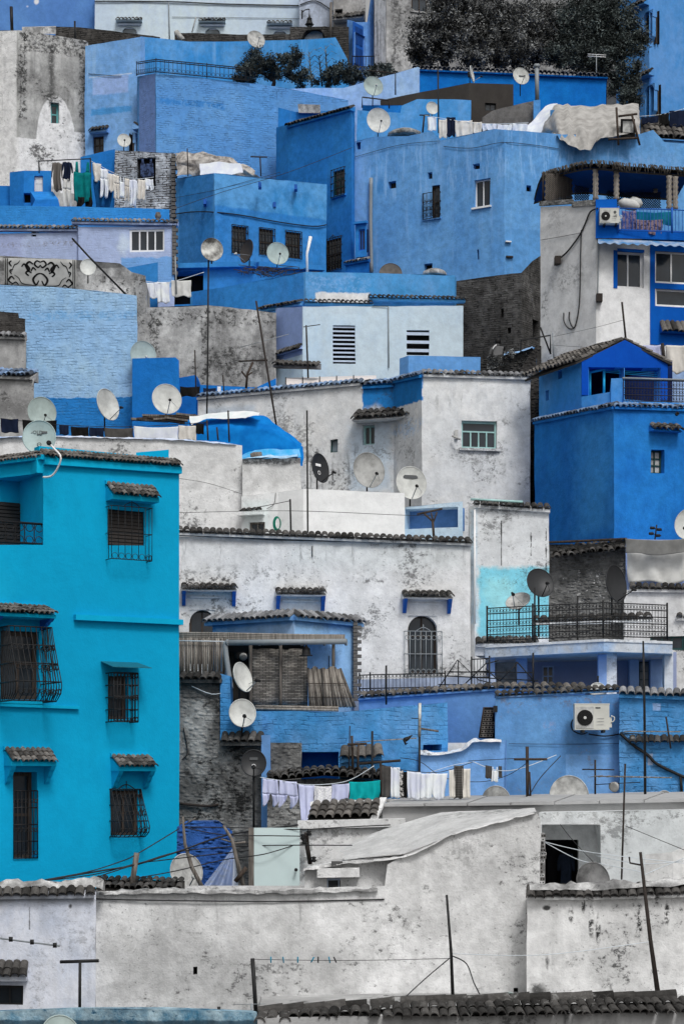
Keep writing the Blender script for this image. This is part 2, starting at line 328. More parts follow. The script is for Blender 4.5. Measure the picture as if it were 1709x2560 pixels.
# ---------------------------------------------------------------- houses
def wob(p, a):
    return p + noise.noise_vector(p * .55) * a + noise.noise_vector(p * 2.3) * (a * .45)
class Plane:
    def __init__(s, A, B):
        s.A = A; t = B - A; s.L = t.length; s.t2 = t / s.L; s.t = Vector((s.t2.x, s.t2.y, 0)); s.n = Vector((s.t2.y, -s.t2.x, 0))
    def pt(s, a, z, off=0): return Vector((s.A.x, s.A.y, 0)) + s.t * a + s.n * off + Vector((0, 0, z))
    def hit(s, u, v):
        k = (u - CU) / F     # x = k*y
        # A.x + t.x*a = k*(A.y + t.y*a)
        a = (k * s.A.y - s.A.x) / (s.t2.x - k * s.t2.y); y = s.A.y + s.t2.y * a
        return a, CZ + (VH - v) / F * y
class House:
    def __init__(s, name, label, pts, mat, back=5, cat='house', cell=.4, amp=.03, zb=None, roof=True, group=None, roofmat=None, lean=10):
        s.pts = pts; s.mat = mat; s.cell = cell; s.amp = amp; s.back = back; s.roof = roof; s.roofmat = roofmat or mat; s.lean = lean
        s.zb = zb if zb is not None else ground(min(p[2] for p in pts)) - .6
        mid = pts[len(pts) // 2]; b = P2(mid[0], mid[2])
        s.root = empty(name, (b.x, b.y, s.zb), label, cat, group)
        s.w = [P2(p[0], p[2]) for p in pts]; s.zt = [P(*p).z for p in pts]
        s.pl = [Plane(s.w[i], s.w[i + 1]) for i in range(len(pts) - 1)]
        s.op = [[] for _ in s.pl]
    def seg(s, u):
        for i in range(len(s.pl)):
            if s.pts[i][0] <= u <= s.pts[i + 1][0]: return i
        return 0 if u < s.pts[0][0] else len(s.pl) - 1
    def rect(s, u0, v0, u1, v1, seg=None):
        i = s.seg((u0 + u1) / 2) if seg is None else seg; pl = s.pl[i]
        a0, z1 = pl.hit(u0, v0); a1, z1b = pl.hit(u1, v0); z0 = (pl.hit(u0, v1)[1] + pl.hit(u1, v1)[1]) / 2
        return i, pl, a0, a1, z0, (z1 + z1b) / 2
    def hole(s, u0, v0, u1, v1, r=.18, seg=None):
        i, pl, a0, a1, z0, z1 = s.rect(u0, v0, u1, v1, seg); s.op[i].append((a0, a1, z0, z1, r)); return pl, a0, a1, z0, z1
    def done(s):
        b = MB(); am = s.amp
        for i, pl in enumerate(s.pl):
            ta, tb = s.zt[i], s.zt[i + 1]; zm = min(ta, tb) - .02; L = pl.L
            es = sorted(x for o in s.op[i] for x in o[:2]); ez = sorted(x for o in s.op[i] for x in o[2:4])
            n = max(1, int(L / s.cell)); base = [L * k / n for k in range(n + 1)]
            ss = [x for x in base if x in (0, L) or all(abs(x - e) > s.cell * .3 for e in es)] + [e for e in es if 0.001 < e < L - .001]
            m = max(1, int((zm - s.zb) / s.cell)); basez = [s.zb + (zm - s.zb) * k / m for k in range(m + 1)]
            zs = [x for x in basez if x == basez[0] or x == basez[-1] or all(abs(x - e) > s.cell * .3 for e in ez)] + [e for e in ez if s.zb < e < zm]
            def uq(l):
                l = sorted(l); o = [l[0]]
                for x in l[1:]:
                    if x - o[-1] > 1e-4: o.append(x)
                return o
            ss = uq(ss); zs = uq(zs)
            rows = [[wob(pl.pt(a, z), am) for a in ss] for z in zs]
            rows.append([wob(pl.pt(a, ta + (tb - ta) * a / L), am) for a in ss])
            zz = zs + [1e9]; base_i = len(b.v); nc = len(ss)
            for r in rows: b.v += r
            inside = lambda a, z: any(o[0] < a < o[1] and o[2] < z < o[3] for o in s.op[i])
            for r in range(len(rows) - 1):
                for c in range(nc - 1):
                    if zz[r + 1] < 1e8 and inside((ss[c] + ss[c + 1]) / 2, (zz[r] + zz[r + 1]) / 2): continue
                    b.face((base_i + r * nc + c, base_i + r * nc + c + 1, base_i + (r + 1) * nc + c + 1, base_i + (r + 1) * nc + c), True)
            for (a0, a1, z0, z1, rv) in s.op[i]:
                per = [(a, z0) for a in ss if a0 - 1e-4 <= a <= a1 + 1e-4] + [(a1, z) for z in zs if z0 + 1e-4 < z < z1 - 1e-4]
                per += [(a, z1) for a in reversed(ss) if a0 - 1e-4 <= a <= a1 + 1e-4] + [(a0, z) for z in reversed(zs) if z0 + 1e-4 < z < z1 - 1e-4]
                fr = [wob(pl.pt(a, z), am) for a, z in per]; bk = [p - pl.n * rv for p in fr]
                for k in range(len(per)):
                    j = (k + 1) % len(per); b.poly([fr[k], fr[j], bk[j], bk[k]])
        u0, _, d0 = s.pts[0]; u1, _, d1 = s.pts[-1]
        ll, lr = s.lean if isinstance(s.lean, tuple) else (s.lean, s.lean); bl = P2(u0 + ll, d0 + s.back); br = P2(u1 - lr, d1 + s.back)
        bk = [bl + (br - bl) * ((p[0] - u0) / (u1 - u0)) for p in s.pts]
        V3 = lambda p, z: Vector((p.x, p.y, z))
        zl = [V3(s.w[0], s.zb), V3(bl, s.zb), V3(bl, s.zt[0]), V3(s.w[0], s.zt[0])]; b.poly([wob(p, am) for p in zl])
        zr = [V3(s.w[-1], s.zb), V3(br, s.zb), V3(br, s.zt[-1]), V3(s.w[-1], s.zt[-1])]; b.poly([wob(p, am) for p in zr])
        zk = min(s.zt); b.poly([V3(bl, s.zb), V3(br, s.zb), V3(br, zk), V3(bl, zk)])
        b.build('wall', s.mat, s.root)
        if s.roof:
            q = MB()
            for k in range(len(s.pts) - 1):
                q.poly([wob(V3(s.w[k], s.zt[k]), am), wob(V3(s.w[k + 1], s.zt[k + 1]), am), V3(bk[k + 1], s.zt[k + 1]), V3(bk[k], s.zt[k])])
            q.build('flat_roof', s.roofmat, s.root)
        return s.root
    # ---- openings and their joinery
    def win(s, u0, v0, u1, v1, kind='glass', nx=2, ny=1, fw=.05, r=.16, fm='frame_w', gm='glass', name='window', seg=None, slats=8, grille=None, arch=False, sill=False, transom=None, wm=None):
        pl, a0, a1, z0, z1 = s.hole(u0, v0, u1, v1, r, seg); E = .035; x, y, z = pl.t, pl.n, Z; o = pl.pt(0, 0)
        A0, A1, Z0, Z1 = a0 - E, a1 + E, z0 - E, z1 + E
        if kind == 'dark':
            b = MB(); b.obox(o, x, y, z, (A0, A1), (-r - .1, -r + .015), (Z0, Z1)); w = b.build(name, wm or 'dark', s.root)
        elif kind == 'glass':
            b = MB(); dp = (-r - .03, -r + .045)
            b.obox(o, x, y, z, (A0, a0 + fw), dp, (Z0, Z1)); b.obox(o, x, y, z, (a1 - fw, A1), dp, (Z0, Z1))
            b.obox(o, x, y, z, (a0 + fw, a1 - fw), dp, (Z0, z0 + fw)); b.obox(o, x, y, z, (a0 + fw, a1 - fw), dp, (z1 - fw, Z1))
            ia0, ia1, iz0, iz1 = a0 + fw, a1 - fw, z0 + fw, z1 - fw; mw = fw * .7; dm = (-r - .02, -r + .038)
            zt = iz1
            if transom: zt = iz0 + (iz1 - iz0) * transom; b.obox(o, x, y, z, (ia0, ia1), (-r - .02, -r + .042), (zt, zt + mw))
            xs = [ia0 + (ia1 - ia0) * k / nx for k in range(nx + 1)]; zs = [iz0 + (zt - iz0) * k / ny for k in range(ny + 1)]
            for k in range(1, nx): b.obox(o, x, y, z, (xs[k] - mw / 2, xs[k] + mw / 2), dm, (iz0, zt))
            for k in range(1, ny):
                for j in range(nx): b.obox(o, x, y, z, (xs[j] + (mw / 2 if j else 0), xs[j + 1] - (mw / 2 if j < nx - 1 else 0)), (-r - .018, -r + .034), (zs[k] - mw / 2, zs[k] + mw / 2))
            w = b.build(name, fm, s.root)
            cells = [(xs[j], xs[j + 1], zs[k], zs[k + 1]) for j in range(nx) for k in range(ny)] + ([(ia0, ia1, zt + mw, iz1)] if transom else [])
            for (p0, p1, q0, q1) in cells:
                g = MB(); g.obox(o, x, y, z, (p0 - .005, p1 + .005), (-r - .012, -r + .004), (q0 - .005, q1 + .005)); g.build('pane', gm, w)
            g = MB(); g.obox(o, x, y, z, (A0, A1), (-r - .2, -r - .16), (Z0, Z1)); g.build('curtain', 'dark', w)  # dark sheet standing in for the unlit room behind the panes, no cloth
        elif kind == 'slats':
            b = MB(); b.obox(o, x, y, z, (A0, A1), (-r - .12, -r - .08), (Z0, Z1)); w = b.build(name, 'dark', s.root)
            for k in range(slats):
                zc = z0 + (z1 - z0) * (k + .55) / slats; g = MB(); h = (z1 - z0) / slats * .17
                g.obox(o, x, (y + z * -.35).normalized(), z, (A0, A1), (-.10, -.03), (zc - h, zc + h)); g.build('slat', fm, w)
        elif kind == 'shutter':
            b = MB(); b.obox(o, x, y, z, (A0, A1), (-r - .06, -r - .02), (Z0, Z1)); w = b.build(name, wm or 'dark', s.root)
            n = int((z1 - z0) / .07)
            for k in range(n):
                zc = z0 + (z1 - z0) * k / n; g = MB()
                g.box8([o + x * i + y * j + z * (zc + hh) for (j, hh) in () for i in ()] or [o + x * i + y * j + z * q for (i, j, q) in ((A0, -r - .03, zc), (A1, -r - .03, zc), (A1, -r, zc), (A0, -r, zc), (A0, -r - .03, zc + .065), (A1, -r - .03, zc + .065), (A1, -r - .018, zc + .065), (A0, -r - .018, zc + .065))])
                g.build('slat', fm, w)
        elif kind == 'door':
            b = MB(); b.obox(o, x, y, z, (A0, A1), (-r - .05, -r), (Z0, Z1)); w = b.build(name, fm, s.root)
            for (p0, p1) in ((.12, .46), (.54, .88)):
                for (q0, q1) in ((.08, .46), (.54, .93)):
                    g = MB(); g.obox(o, x, y, z, (a0 + (a1 - a0) * p0, a0 + (a1 - a0) * p1), (-r - .01, -r + .025), (z0 + (z1 - z0) * q0, z0 + (z1 - z0) * q1)); g.build('panel', gm, w)
        if arch:
            rad = (a1 - a0) / 2; c = (a0 + a1) / 2; zc = z1 - rad
            for sg in (-1, 1):
                g = MB(); n = 7; arc = [(c + sg * rad * math.cos(t * math.pi / 2 / n), zc + rad * math.sin(t * math.pi / 2 / n)) for t in range(n + 1)]
                out = arc + [(c, z1 + .04), (c + sg * (rad + .04), z1 + .04), (c + sg * (rad + .04), zc)]
                fr = [pl.pt(a, q, -.012) for a, q in out]; bk = [pl.pt(a, q, -r - .0) for a, q in out]
                g.poly(fr if sg > 0 else fr[::-1]); g.poly(bk)
                for k in range(len(out)): j = (k + 1) % len(out); g.poly([fr[k], fr[j], bk[j], bk[k]])
                g.build('arch_spandrel', s.mat, w)
        if sill:
            g = MB(); g.obox(o, x, y, z, (a0 - .08, a1 + .08), (-.02, .09), (z0 - .08, z0 - .004)); g.build('sill', sill if not sill is True else s.mat, w)
        if grille: s.grille(w, pl, a0, a1, z0, z1, **grille)
        return w
    def grille(s, w, pl, a0, a1, z0, z1, out=.06, bars=6, rails=3, rings=False, belly=0, r=.011, mat='iron', m=.04, low=None, crest=False, sides=True):
        b = MB(); A0, A1, Z0, Z1 = a0 - m, a1 + m, z0 - m, z1 + m
        if low: Z1 = z0 + (z1 - z0) * low
        prof = lambda t: out + belly * ((((1 - t) / .78) ** 1.15 if t > .22 else .45 + .55 * math.sqrt(max(0, 1 - ((.22 - t) / .22) ** 2))) if belly else 0)
        def vb(a):
            n = 10 if belly else 1
            b.tube([pl.pt(a, Z0 + (Z1 - Z0) * k / n, prof(k / n)) for k in range(n + 1)], r, 4)
        for k in range(bars + 1): vb(A0 + (A1 - A0) * k / bars)
        for k in range(rails):
            t = k / (rails - 1); zz = Z0 + (Z1 - Z0) * t; q = prof(t)
            b.tube([pl.pt(A0, zz, 0 if sides else q), pl.pt(A0, zz, q), pl.pt(A1, zz, q), pl.pt(A1, zz, 0 if sides else q)], r * 1.15, 4)
        if sides and (out > .12 or belly):
            ns = max(2, int((out + belly) / .13))
            for a in (A0, A1):
                for k in range(1, ns):
                    n = 10 if belly else 1
                    b.tube([pl.pt(a, Z0 + (Z1 - Z0) * j / n, prof(j / n) * k / ns) for j in range(n + 1)], r, 4)
        if rings:
            gap = (A1 - A0) / bars
            for t in rings:
                q = prof(t)
                for k in range(bars): b.ring(pl.pt(A0 + gap * (k + .5), Z0 + (Z1 - Z0) * t, q), pl.t, Z, gap * .42, r * .8, 8, 4)
                if out > .12 or belly:
                    ns = max(2, int((q) / .13))
                    for k in range(ns): b.ring(pl.pt(A1, Z0 + (Z1 - Z0) * t, q * (k + .5) / ns), pl.n, Z, q / ns * .42, r * .8, 8, 4)
        if crest:
            c = (A0 + A1) / 2; q = prof(1)
            for sg in (-1, 1): b.tube([pl.pt(c + sg * i * .05, Z1 + .10 - .0045 * i * i - .01 * i, q) for i in range(5)], r, 4)
            b.tube([pl.pt(c, Z1, q), pl.pt(c, Z1 + .17, q)], r, 4)
        b.build('grille', mat, w)
    def awning(s, u0, u1, vt, vb, proj, rows=2, tw=.12, mat='tile', body=None, brackets=None, drop=.10, seg=None, name='awning', cap=True, bh=.35, bm=None):
        """little tiled hood: top edge on the wall at row vt, front edge proj metres out; vb = row of the front lip"""
        i, pl, a0, a1, z0, z1 = s.rect(u0, vt, u1, vb, seg); body = body or s.mat; o = pl.pt(0, 0); x, y = pl.t, pl.n
        zf = z0 + .02; b = MB(); e = .03
        b.box8([pl.pt(a0, zf - drop, -.05), pl.pt(a1, zf - drop, -.05), pl.pt(a1, zf - drop, proj - e), pl.pt(a0, zf - drop, proj - e),
                pl.pt(a0, z1 - .02, -.05), pl.pt(a1, z1 - .02, -.05), pl.pt(a1, zf - .02, proj - e), pl.pt(a0, zf - .02, proj - e)])
        w = b.build(name, body, s.root)
        if cap:
            g = MB(); g.obox(o, x, y, Z, (a0 - .02, a1 + .02), (-.04, .07), (z1 - .03, z1 + .045)); g.build('coping', body, w)
        down = (pl.pt(0, zf, proj) - pl.pt(0, z1, 0)); Ld = down.length; down /= Ld
        tiles(w, pl.pt(a0 - .01, z1, .02), pl.pt(a1 + .01, z1, .02), down, tw, (Ld + .05) / (1 + (rows - 1) * .78), rows, mat)
        if brackets:
            for a in (a0 + .06, a1 - .06):
                g = MB(); n = 6; prof = [(0, zf - drop)] + [(proj * .85 * (1 - k / n) ** 1.1 + .04, zf - drop - bh * k / n - (.02 if k % 2 else 0)) for k in range(n + 1)] + [(0, zf - drop - bh)]
                L_ = [pl.pt(a - .045, q, p_) for p_, q in prof]; R_ = [pl.pt(a + .045, q, p_) for p_, q in prof]
                g.poly(L_); g.poly(R_[::-1])
                for k in range(len(prof)): j = (k + 1) % len(prof); g.poly([L_[k], L_[j], R_[j], R_[k]])
                g.build('bracket', bm or body, w)
        return w
    def eave(s, u0, v0, u1, v1, seg=None, tw=.16, tl=.32, mat='tile', rows=1, out=.14, pitch=22, board=.07, body=None, name='eave', back=None):
        """tile course lying on the wall top; v0/v1 = rows of its upper edge"""
        i = s.seg((u0 + u1) / 2) if seg is None else seg; pl = s.pl[i]
        a0, z0 = pl.hit(u0, v0); a1, z1 = pl.hit(u1, v1); L = tl * (1 + (rows - 1) * .78); bk = back if back is not None else L * math.cos(R(pitch)) - out
        A, B = pl.pt(a0, z0, -bk), pl.pt(a1, z1, -bk)
        b = MB(); dz = L * math.sin(R(pitch)) + .015
        b.box8([pl.pt(a0, z0 - dz - board, -bk), pl.pt(a1, z1 - dz - board, -bk), pl.pt(a1, z1 - dz - board, out * .6), pl.pt(a0, z0 - dz - board, out * .6),
                pl.pt(a0, z0 - .03, -bk), pl.pt(a1, z1 - .03, -bk), pl.pt(a1, z1 - dz, out * .6), pl.pt(a0, z0 - dz, out * .6)])
        w = b.build(name, body or s.mat, s.root)
        down = (pl.n * math.cos(R(pitch)) - Z * math.sin(R(pitch))).normalized()
        tiles(w, A, B, down, tw, tl, rows, mat)
        return w
    def part(s, name, mat, fn):
        b = MB(); fn(b); return b.build(name, mat, s.root)
    def ledge(s, u0, v0, u1, v1, h=.12, out=.12, mat=None, name='ledge', seg=None):
        i = s.seg((u0 + u1) / 2) if seg is None else seg; pl = s.pl[i]; a0, z0 = pl.hit(u0, v0); a1, z1 = pl.hit(u1, v1); b = MB()
        b.box8([pl.pt(a0, z0 - h, -.05), pl.pt(a1, z1 - h, -.05), pl.pt(a1, z1 - h, out), pl.pt(a0, z0 - h, out), pl.pt(a0, z0, -.05), pl.pt(a1, z1, -.05), pl.pt(a1, z1 - .01, out), pl.pt(a0, z0 - .01, out)])
        return b.build(name, mat or s.mat, s.root)
    def cable(s, pts, r=.012, mat='wire', off=.03, name='cable', seg=None):
        """cable or pipe clipped to the facade, given in photo rows and columns"""
        b = MB(); q = []
        for (u, v) in pts:
            pl = s.pl[s.seg(u) if seg is None else seg]; a, z = pl.hit(u, v); q.append(pl.pt(a, z, off + r))
        b.tube(smooth(q, 4) if len(q) > 2 else q, r, 5); return b.build(name, mat, s.root)
def smooth(p, k):
    """Catmull-Rom through the points"""
    out = []
    for i in range(len(p) - 1):
        a, b, c, d = p[max(i - 1, 0)], p[i], p[i + 1], p[min(i + 2, len(p) - 1)]
        for j in range(k):
            t = j / k; out.append(.5 * ((2 * b) + (c - a) * t + (2 * a - 5 * b + 4 * c - d) * t * t + (3 * b - a - 3 * c + d) * t ** 3))
    return out + [p[-1]]
# ---------------------------------------------------------------- roof-top things
_dish = {}
def dish(u, v, d, dia, az, el, label, mat='dish_w', mast=None, arm=True, txt=None, group='satellite dishes on the roofs', roll=0, mastmat='iron', wide=.92):
    """az: degrees the bowl faces right of the viewer, el: degrees it looks up; (u, v) its centre; mast: row of the mast's foot"""
    c = P(u, v, d); fx = Vector((math.sin(R(az)) * math.cos(R(el)), -math.cos(R(az)) * math.cos(R(el)), math.sin(R(el))))
    r = dia / 2; x = fx.cross(Z).normalized() * -1; x = Z.cross(fx).normalized(); y = fx.cross(x)
    if roll: x, y = x * math.cos(R(roll)) + y * math.sin(R(roll)), y * math.cos(R(roll)) - x * math.sin(R(roll))
    back = c - fx * r * .30
    foot = P(u, mast, d) if mast else c - Z * (r * 1.25)
    foot = Vector((back.x, back.y, foot.z))
    root = empty('satellite_dish', foot, label, 'satellite dish', group)
    b = MB(); n = 28; m = 6; rows = []
    for i in range(m + 1):
        k = i / m * .995 + .005; rows.append([c + (x * math.cos(2 * math.pi * j / n) * wide + y * math.sin(2 * math.pi * j / n)) * r * k + fx * (r * .22 * k * k - r * .22) for j in range(n + 1)])
    rim = [p + fx * .0 for p in rows[-1]]
    b.grid(rows); th = .022
    b.grid([[p - fx * th for p in rw] for rw in rows]); b.grid([rim, [p - fx * th for p in rim]])
    ed = [c + (x * math.cos(2 * math.pi * j / n) * wide + y * math.sin(2 * math.pi * j / n)) * r for j in range(n + 1)]
    b.tube(ed, .012, 5, cap=False)
    o = b.build('reflector', mat, root)
    b = MB(); b.tube([foot - Z * .02, Vector((foot.x, foot.y, back.z + r * .1))], .024, 6); b.build('mast', mastmat, root)
    b = MB(); b.obox(back, x, y, fx, (-.07, .07), (-.12, .12), (-.09, r * .05)); b.build('mount', 'iron', root)
    if arm:
        tip = c - y * r * .95; f = c + fx * r * 1.05 - y * r * .55
        if tip.z > c.z: tip = c + y * r * .95; f = c + fx * r * 1.05 + y * r * .55
        b = MB(); b.tube([tip - fx * .03, f], .014, 5); b.tube([c + x * r * .7 * wide - Z * r * .5, f], .006, 4); b.build('feed_arm', 'galv' if mat != 'dish_d' else 'iron', root)
        b = MB(); dirn = (c - f).normalized(); b.lathe(f - dirn * .07, dirn, [(.022, 0), (.03, .02), (.03, .07), (.045, .085), (.045, .12)], 8); b.build('feed_horn', 'black' if rng.random() < .5 else 'dish_w', root)
    if txt:
        for (t, sx, dy, size, tm) in txt:
            pc = c - fx * (r * .205 - dy * dy * r * .25) + y * (dy * r) * (1 if y.z > 0 else -1) + x * (sx * r)
            if t[0] == '#':                           # worn, unreadable print: a smudged bar
                w_ = float(t[1:]) * r; g = MB(); g.obox(pc + fx * .012, x, y, fx, (-w_, w_), (-size / 2, size / 2), (-.02, .004)); g.build('worn_print', tm, root); continue
            lettering(t, c - fx * (r * .205 - dy * dy * r * .25) + y * (dy * r) * (1 if y.z > 0 else -1) + x * (sx * r), x if x.x > 0 else -x, fx, size, tm, root)
    return root
def lettering(text, o, x, nrm, size, mat, parent):
    cu = bpy.data.curves.new('lettering', 'FONT'); cu.body = text; cu.size = size; cu.align_x = 'CENTER'; cu.align_y = 'CENTER'; cu.extrude = .002
    t = bpy.data.objects.new('tmp', cu); COL.objects.link(t); dg = bpy.context.evaluated_depsgraph_get()
    me = bpy.data.meshes.new_from_object(t.evaluated_get(dg)); bpy.data.objects.remove(t); me.materials.clear(); me.materials.append(MT[mat])
    return put('lettering', me, parent, frame(o + nrm * .012, x, nrm.cross(x), nrm))
def pole(pts, r, label, mat='rust', name='pole', cat='pole', cross=(), group=None, n=6):
    """pts / cross: lists of (u, v, d)"""
    b = MB(); q = [P(*p) for p in pts]; foot = min(q, key=lambda p: p.z); root = empty(name, foot, label, cat, group)
    b.tube(q, r, n); b.build('mast', mat, root)
    for c in cross:
        g = MB(); g.tube([P(*p) for p in c[0]], c[1], 5); g.build(c[2] if len(c) > 2 else 'crossbar', mat if len(c) < 4 else c[3], root)
    return root
def yagi(u, v0, v1, d, boom, label, els=8, mat='galv', lean=0, tilt=0, span=.5, vert=False):
    """aerial: mast from row v1 up to v0, boom given as (u0, u1, v)"""
    top = P(u + lean, v0, d); foot = P(u, v1, d); root = empty('tv_aerial', foot, label, 'aerial', 'television aerials on the roofs')
    b = MB(); b.tube([foot, top], .018, 6); b.build('mast', 'rust', root)
    A, B = P(boom[0], boom[2], d), P(boom[1], boom[2] + tilt, d); b = MB(); b.tube([A, B], .012, 5); b.build('boom', mat, root)
    up = Z if vert else Vector((.35, -1, .05)).normalized()
    for k in range(els):
        c = A + (B - A) * (k + .3) / els; g = MB(); h = span * (1 - .5 * k / els) * .5
        g.tube([c - up * h, c + up * h], .006, 4); g.build('element', mat, root)
    return root
def wire(pts, label, r=.008, mat='wire', cat='cable', sag=0, group=None, name='overhead_cable'):
    b = MB(); q = [P(*p) for p in pts]
    if sag and len(q) == 2:
        n = 12; q = [q[0] + (q[1] - q[0]) * (k / n) - Z * sag * 4 * (k / n) * (1 - k / n) for k in range(n + 1)]
    elif len(q) > 2: q = smooth(q, 6)
    b.tube(q, r, 4); return tag(b.build(name, mat), label, cat, group)
SHAPES = {
    'sheet': [[(0, 0, 1), (1, .02, .98)]],
    'skew': [[(0, .0, 1), (.5, .05, .9), (1, .2, .85)]],
    'shirt': [[(0, .3, .7), (.08, .22, .78), (.3, .2, .8), (1, .18, .82)], [(.03, .12, .26), (.25, .02, .2), (.55, 0, .12)], [(.03, .74, .88), (.25, .8, .98), (.55, .88, 1)]],
    'upside': [[(0, .15, .85), (.7, .18, .82), (.78, .2, .8)], [(.6, .0, .2), (1, .05, .16)], [(.6, .8, 1), (1, .84, .95)]],
    'trousers': [[(0, .08, .92), (.35, .03, .97)], [(.35, .03, .5), (1, .06, .4)], [(.35, .5, .97), (1, .6, .94)]],
    'shorts': [[(0, .05, .95), (.55, .0, 1)], [(.55, 0, .45), (.8, .02, .38), (1, .03, .1)], [(.55, .55, 1), (.8, .62, .98), (1, .62, .7)]],
    'tank': [[(0, .2, .3), (.25, .18, .34)], [(0, .7, .8), (.25, .66, .82)], [(.25, .12, .88), (1, .1, .9)]],
}
def cloth(u0, v0, u1, v1, d, mat, label, shape='sheet', group='washing on the lines', name='laundry', dv=0, fold=.04, cat='laundry', folds=3, seed=None):
    """garment hung by its top edge; dv = extra drop of its right end"""
    b = MB(); rr = random.Random(seed if seed is not None else int(u0 * 7 + v0 * 3)); ph = rr.uniform(0, 6); folds = folds * rr.uniform(.35, .9); w = (u1 - u0) * px(d)
    for piece in SHAPES[shape]:
        rows = []; ny = max(4, int((piece[-1][0] - piece[0][0]) * 14)); nxx = 12
        for i in range(ny + 1):
            t = piece[0][0] + (piece[-1][0] - piece[0][0]) * i / ny
            for k in range(len(piece) - 1):
                if piece[k][0] <= t <= piece[k + 1][0] + 1e-6:
                    f = (t - piece[k][0]) / (piece[k + 1][0] - piece[k][0]); l = piece[k][1] + (piece[k + 1][1] - piece[k][1]) * f; r_ = piece[k][2] + (piece[k + 1][2] - piece[k][2]) * f; break
            row = []
            for j in range(nxx + 1):
                a = l + (r_ - l) * j / nxx; uu = u0 + (u1 - u0) * a; vv = v0 + (v1 - v0) * t + dv * a + math.sin(math.pi * a) * (u1 - u0) * .03
                p = P(uu, vv, d); am = fold * (.35 + t) * min(1, w / .5)
                p.y += am * math.sin(ph + a * folds * 6.28 + t * 1.3) + am * .5 * math.sin(ph * 2 + a * folds * 11 - t * 2)
                p.x += am * .4 * math.sin(ph * 3 + t * 5) * t; p.z += .5 * am * math.sin(ph + a * 9) * t
                row.append(p)
            rows.append(row)
        b.grid(rows)
    o = b.build(name, mat); sd = o.modifiers.new('thickness', 'SOLIDIFY'); sd.thickness = .006
    return tag(o, label, cat, group)
def railing(parent, pts, h, bars_gap=.12, r=.008, mat='iron', rails=(0, 1), rings=None, posts=True, name='railing', pr=.02):
    """iron railing along 3-D foot points: rails, posts, bars"""
    b = MB()
    for t in rails: b.tube([p + Z * h * t for p in pts], r * 2, 4)
    for i in range(len(pts) - 1):
        A, B = pts[i], pts[i + 1]; x = (B - A).normalized(); n = max(1, int((B - A).length / bars_gap)); gap = (B - A).length / n
        for k in range(n):
            p = A + (B - A) * (k / n); b.tube([p, p + Z * h], r, 4, cap=False)
            if rings:
                for t in rings: b.ring(p + x * gap / 2 + Z * h * t, x, Z, gap * .4, r * .8, 8, 3)
    o = b.build(name, mat, parent)
    if posts:
        for p in pts:
            g = MB(); g.tube([p - Z * .03, p + Z * (h + .05)], pr, 5); g.build('post', mat, parent)
    return o
def foliage(name, label, blobs, n, size, mat, cat, seed=1, trunk=None, group=None, spike=False):
    """crown of leaf-sized faces gathered in clumps; blobs: (centre, rx, ry, rz)"""
    rr = random.Random(seed); base = min((c.z - rz for c, rx, ry, rz in blobs)); c0 = blobs[0][0]
    foot = trunk[0] if trunk else Vector((c0.x, c0.y, base)); root = empty(name, foot, label, cat, group); b = MB()
    tot = sum(rx * rz for c, rx, ry, rz in blobs); v = []; f = []
    for (c, rx, ry, rz) in blobs:
        k = int(n * rx * rz / tot); ncl = max(6, k // 90)
        for _ in range(ncl):
            while True:
                q = Vector((rr.uniform(-1, 1), rr.uniform(-1, 1), rr.uniform(-1, 1)))
                if .25 < q.length < 1: break
            cc = c + Vector((q.x * rx, q.y * ry, q.z * rz)); cr = rr.uniform(.12, .30) * min(rx, rz) + size
            for _ in range(k // ncl):
                p = cc + Vector((rr.gauss(0, .55) * cr, rr.gauss(0, .55) * cr, rr.gauss(0, .5) * cr))
                a = Vector((rr.gauss(0, 1), rr.gauss(0, 1), rr.gauss(0, .8))).normalized() * size * rr.uniform(.6, 1.4); w = a.cross(Vector((rr.gauss(0, 1), rr.gauss(0, 1), rr.gauss(0, 1)))).normalized() * size * .38
                i = len(b.v); b.v += [p - a, p + w, p + a, p - w]; b.f.append((i, i + 1, i + 2, i + 3)); b.mi.append(0); b.sm.append(False)
    b.build('crown', mat, root)
    if trunk:
        t = MB(); t.tube([trunk[0], (trunk[0] + trunk[1]) / 2 + Vector((.1, 0, 0)), trunk[1]], [trunk[2], trunk[2] * .8, trunk[2] * .5], 8)
        for (c, rx, ry, rz) in blobs: t.tube([(trunk[0] * .4 + trunk[1] * .6), (trunk[1] + c) / 2 + Z * .2, c + Z * rz * .4], [trunk[2] * .5, trunk[2] * .3, trunk[2] * .1], 6)
        t.build('trunk', 'bark', root)
    return root
# ================================================================ the hillside itself
b = MB(); gx = [-60 + 6 * i for i in range(21)]; gy = [-40, 0, 12, 22] + [30 + 5 * i for i in range(24)] + [200, 300]
b.grid([[Vector((x * (1 + max(0, y) / 150), y, ground(max(22, min(y, 150))) - .8 + noise.noise(Vector((x * .1, y * .1, 0))) * .4)) for x in gx] for y in gy])
o = b.build('hillside_ground', plaster('bare earth', S(88, 84, 80), S(64, 62, 60), bump=.6)); o['kind'] = 'structure'
WHITE, GREY, DK = S(200, 200, 200), S(168, 168, 168), S(46, 46, 46)
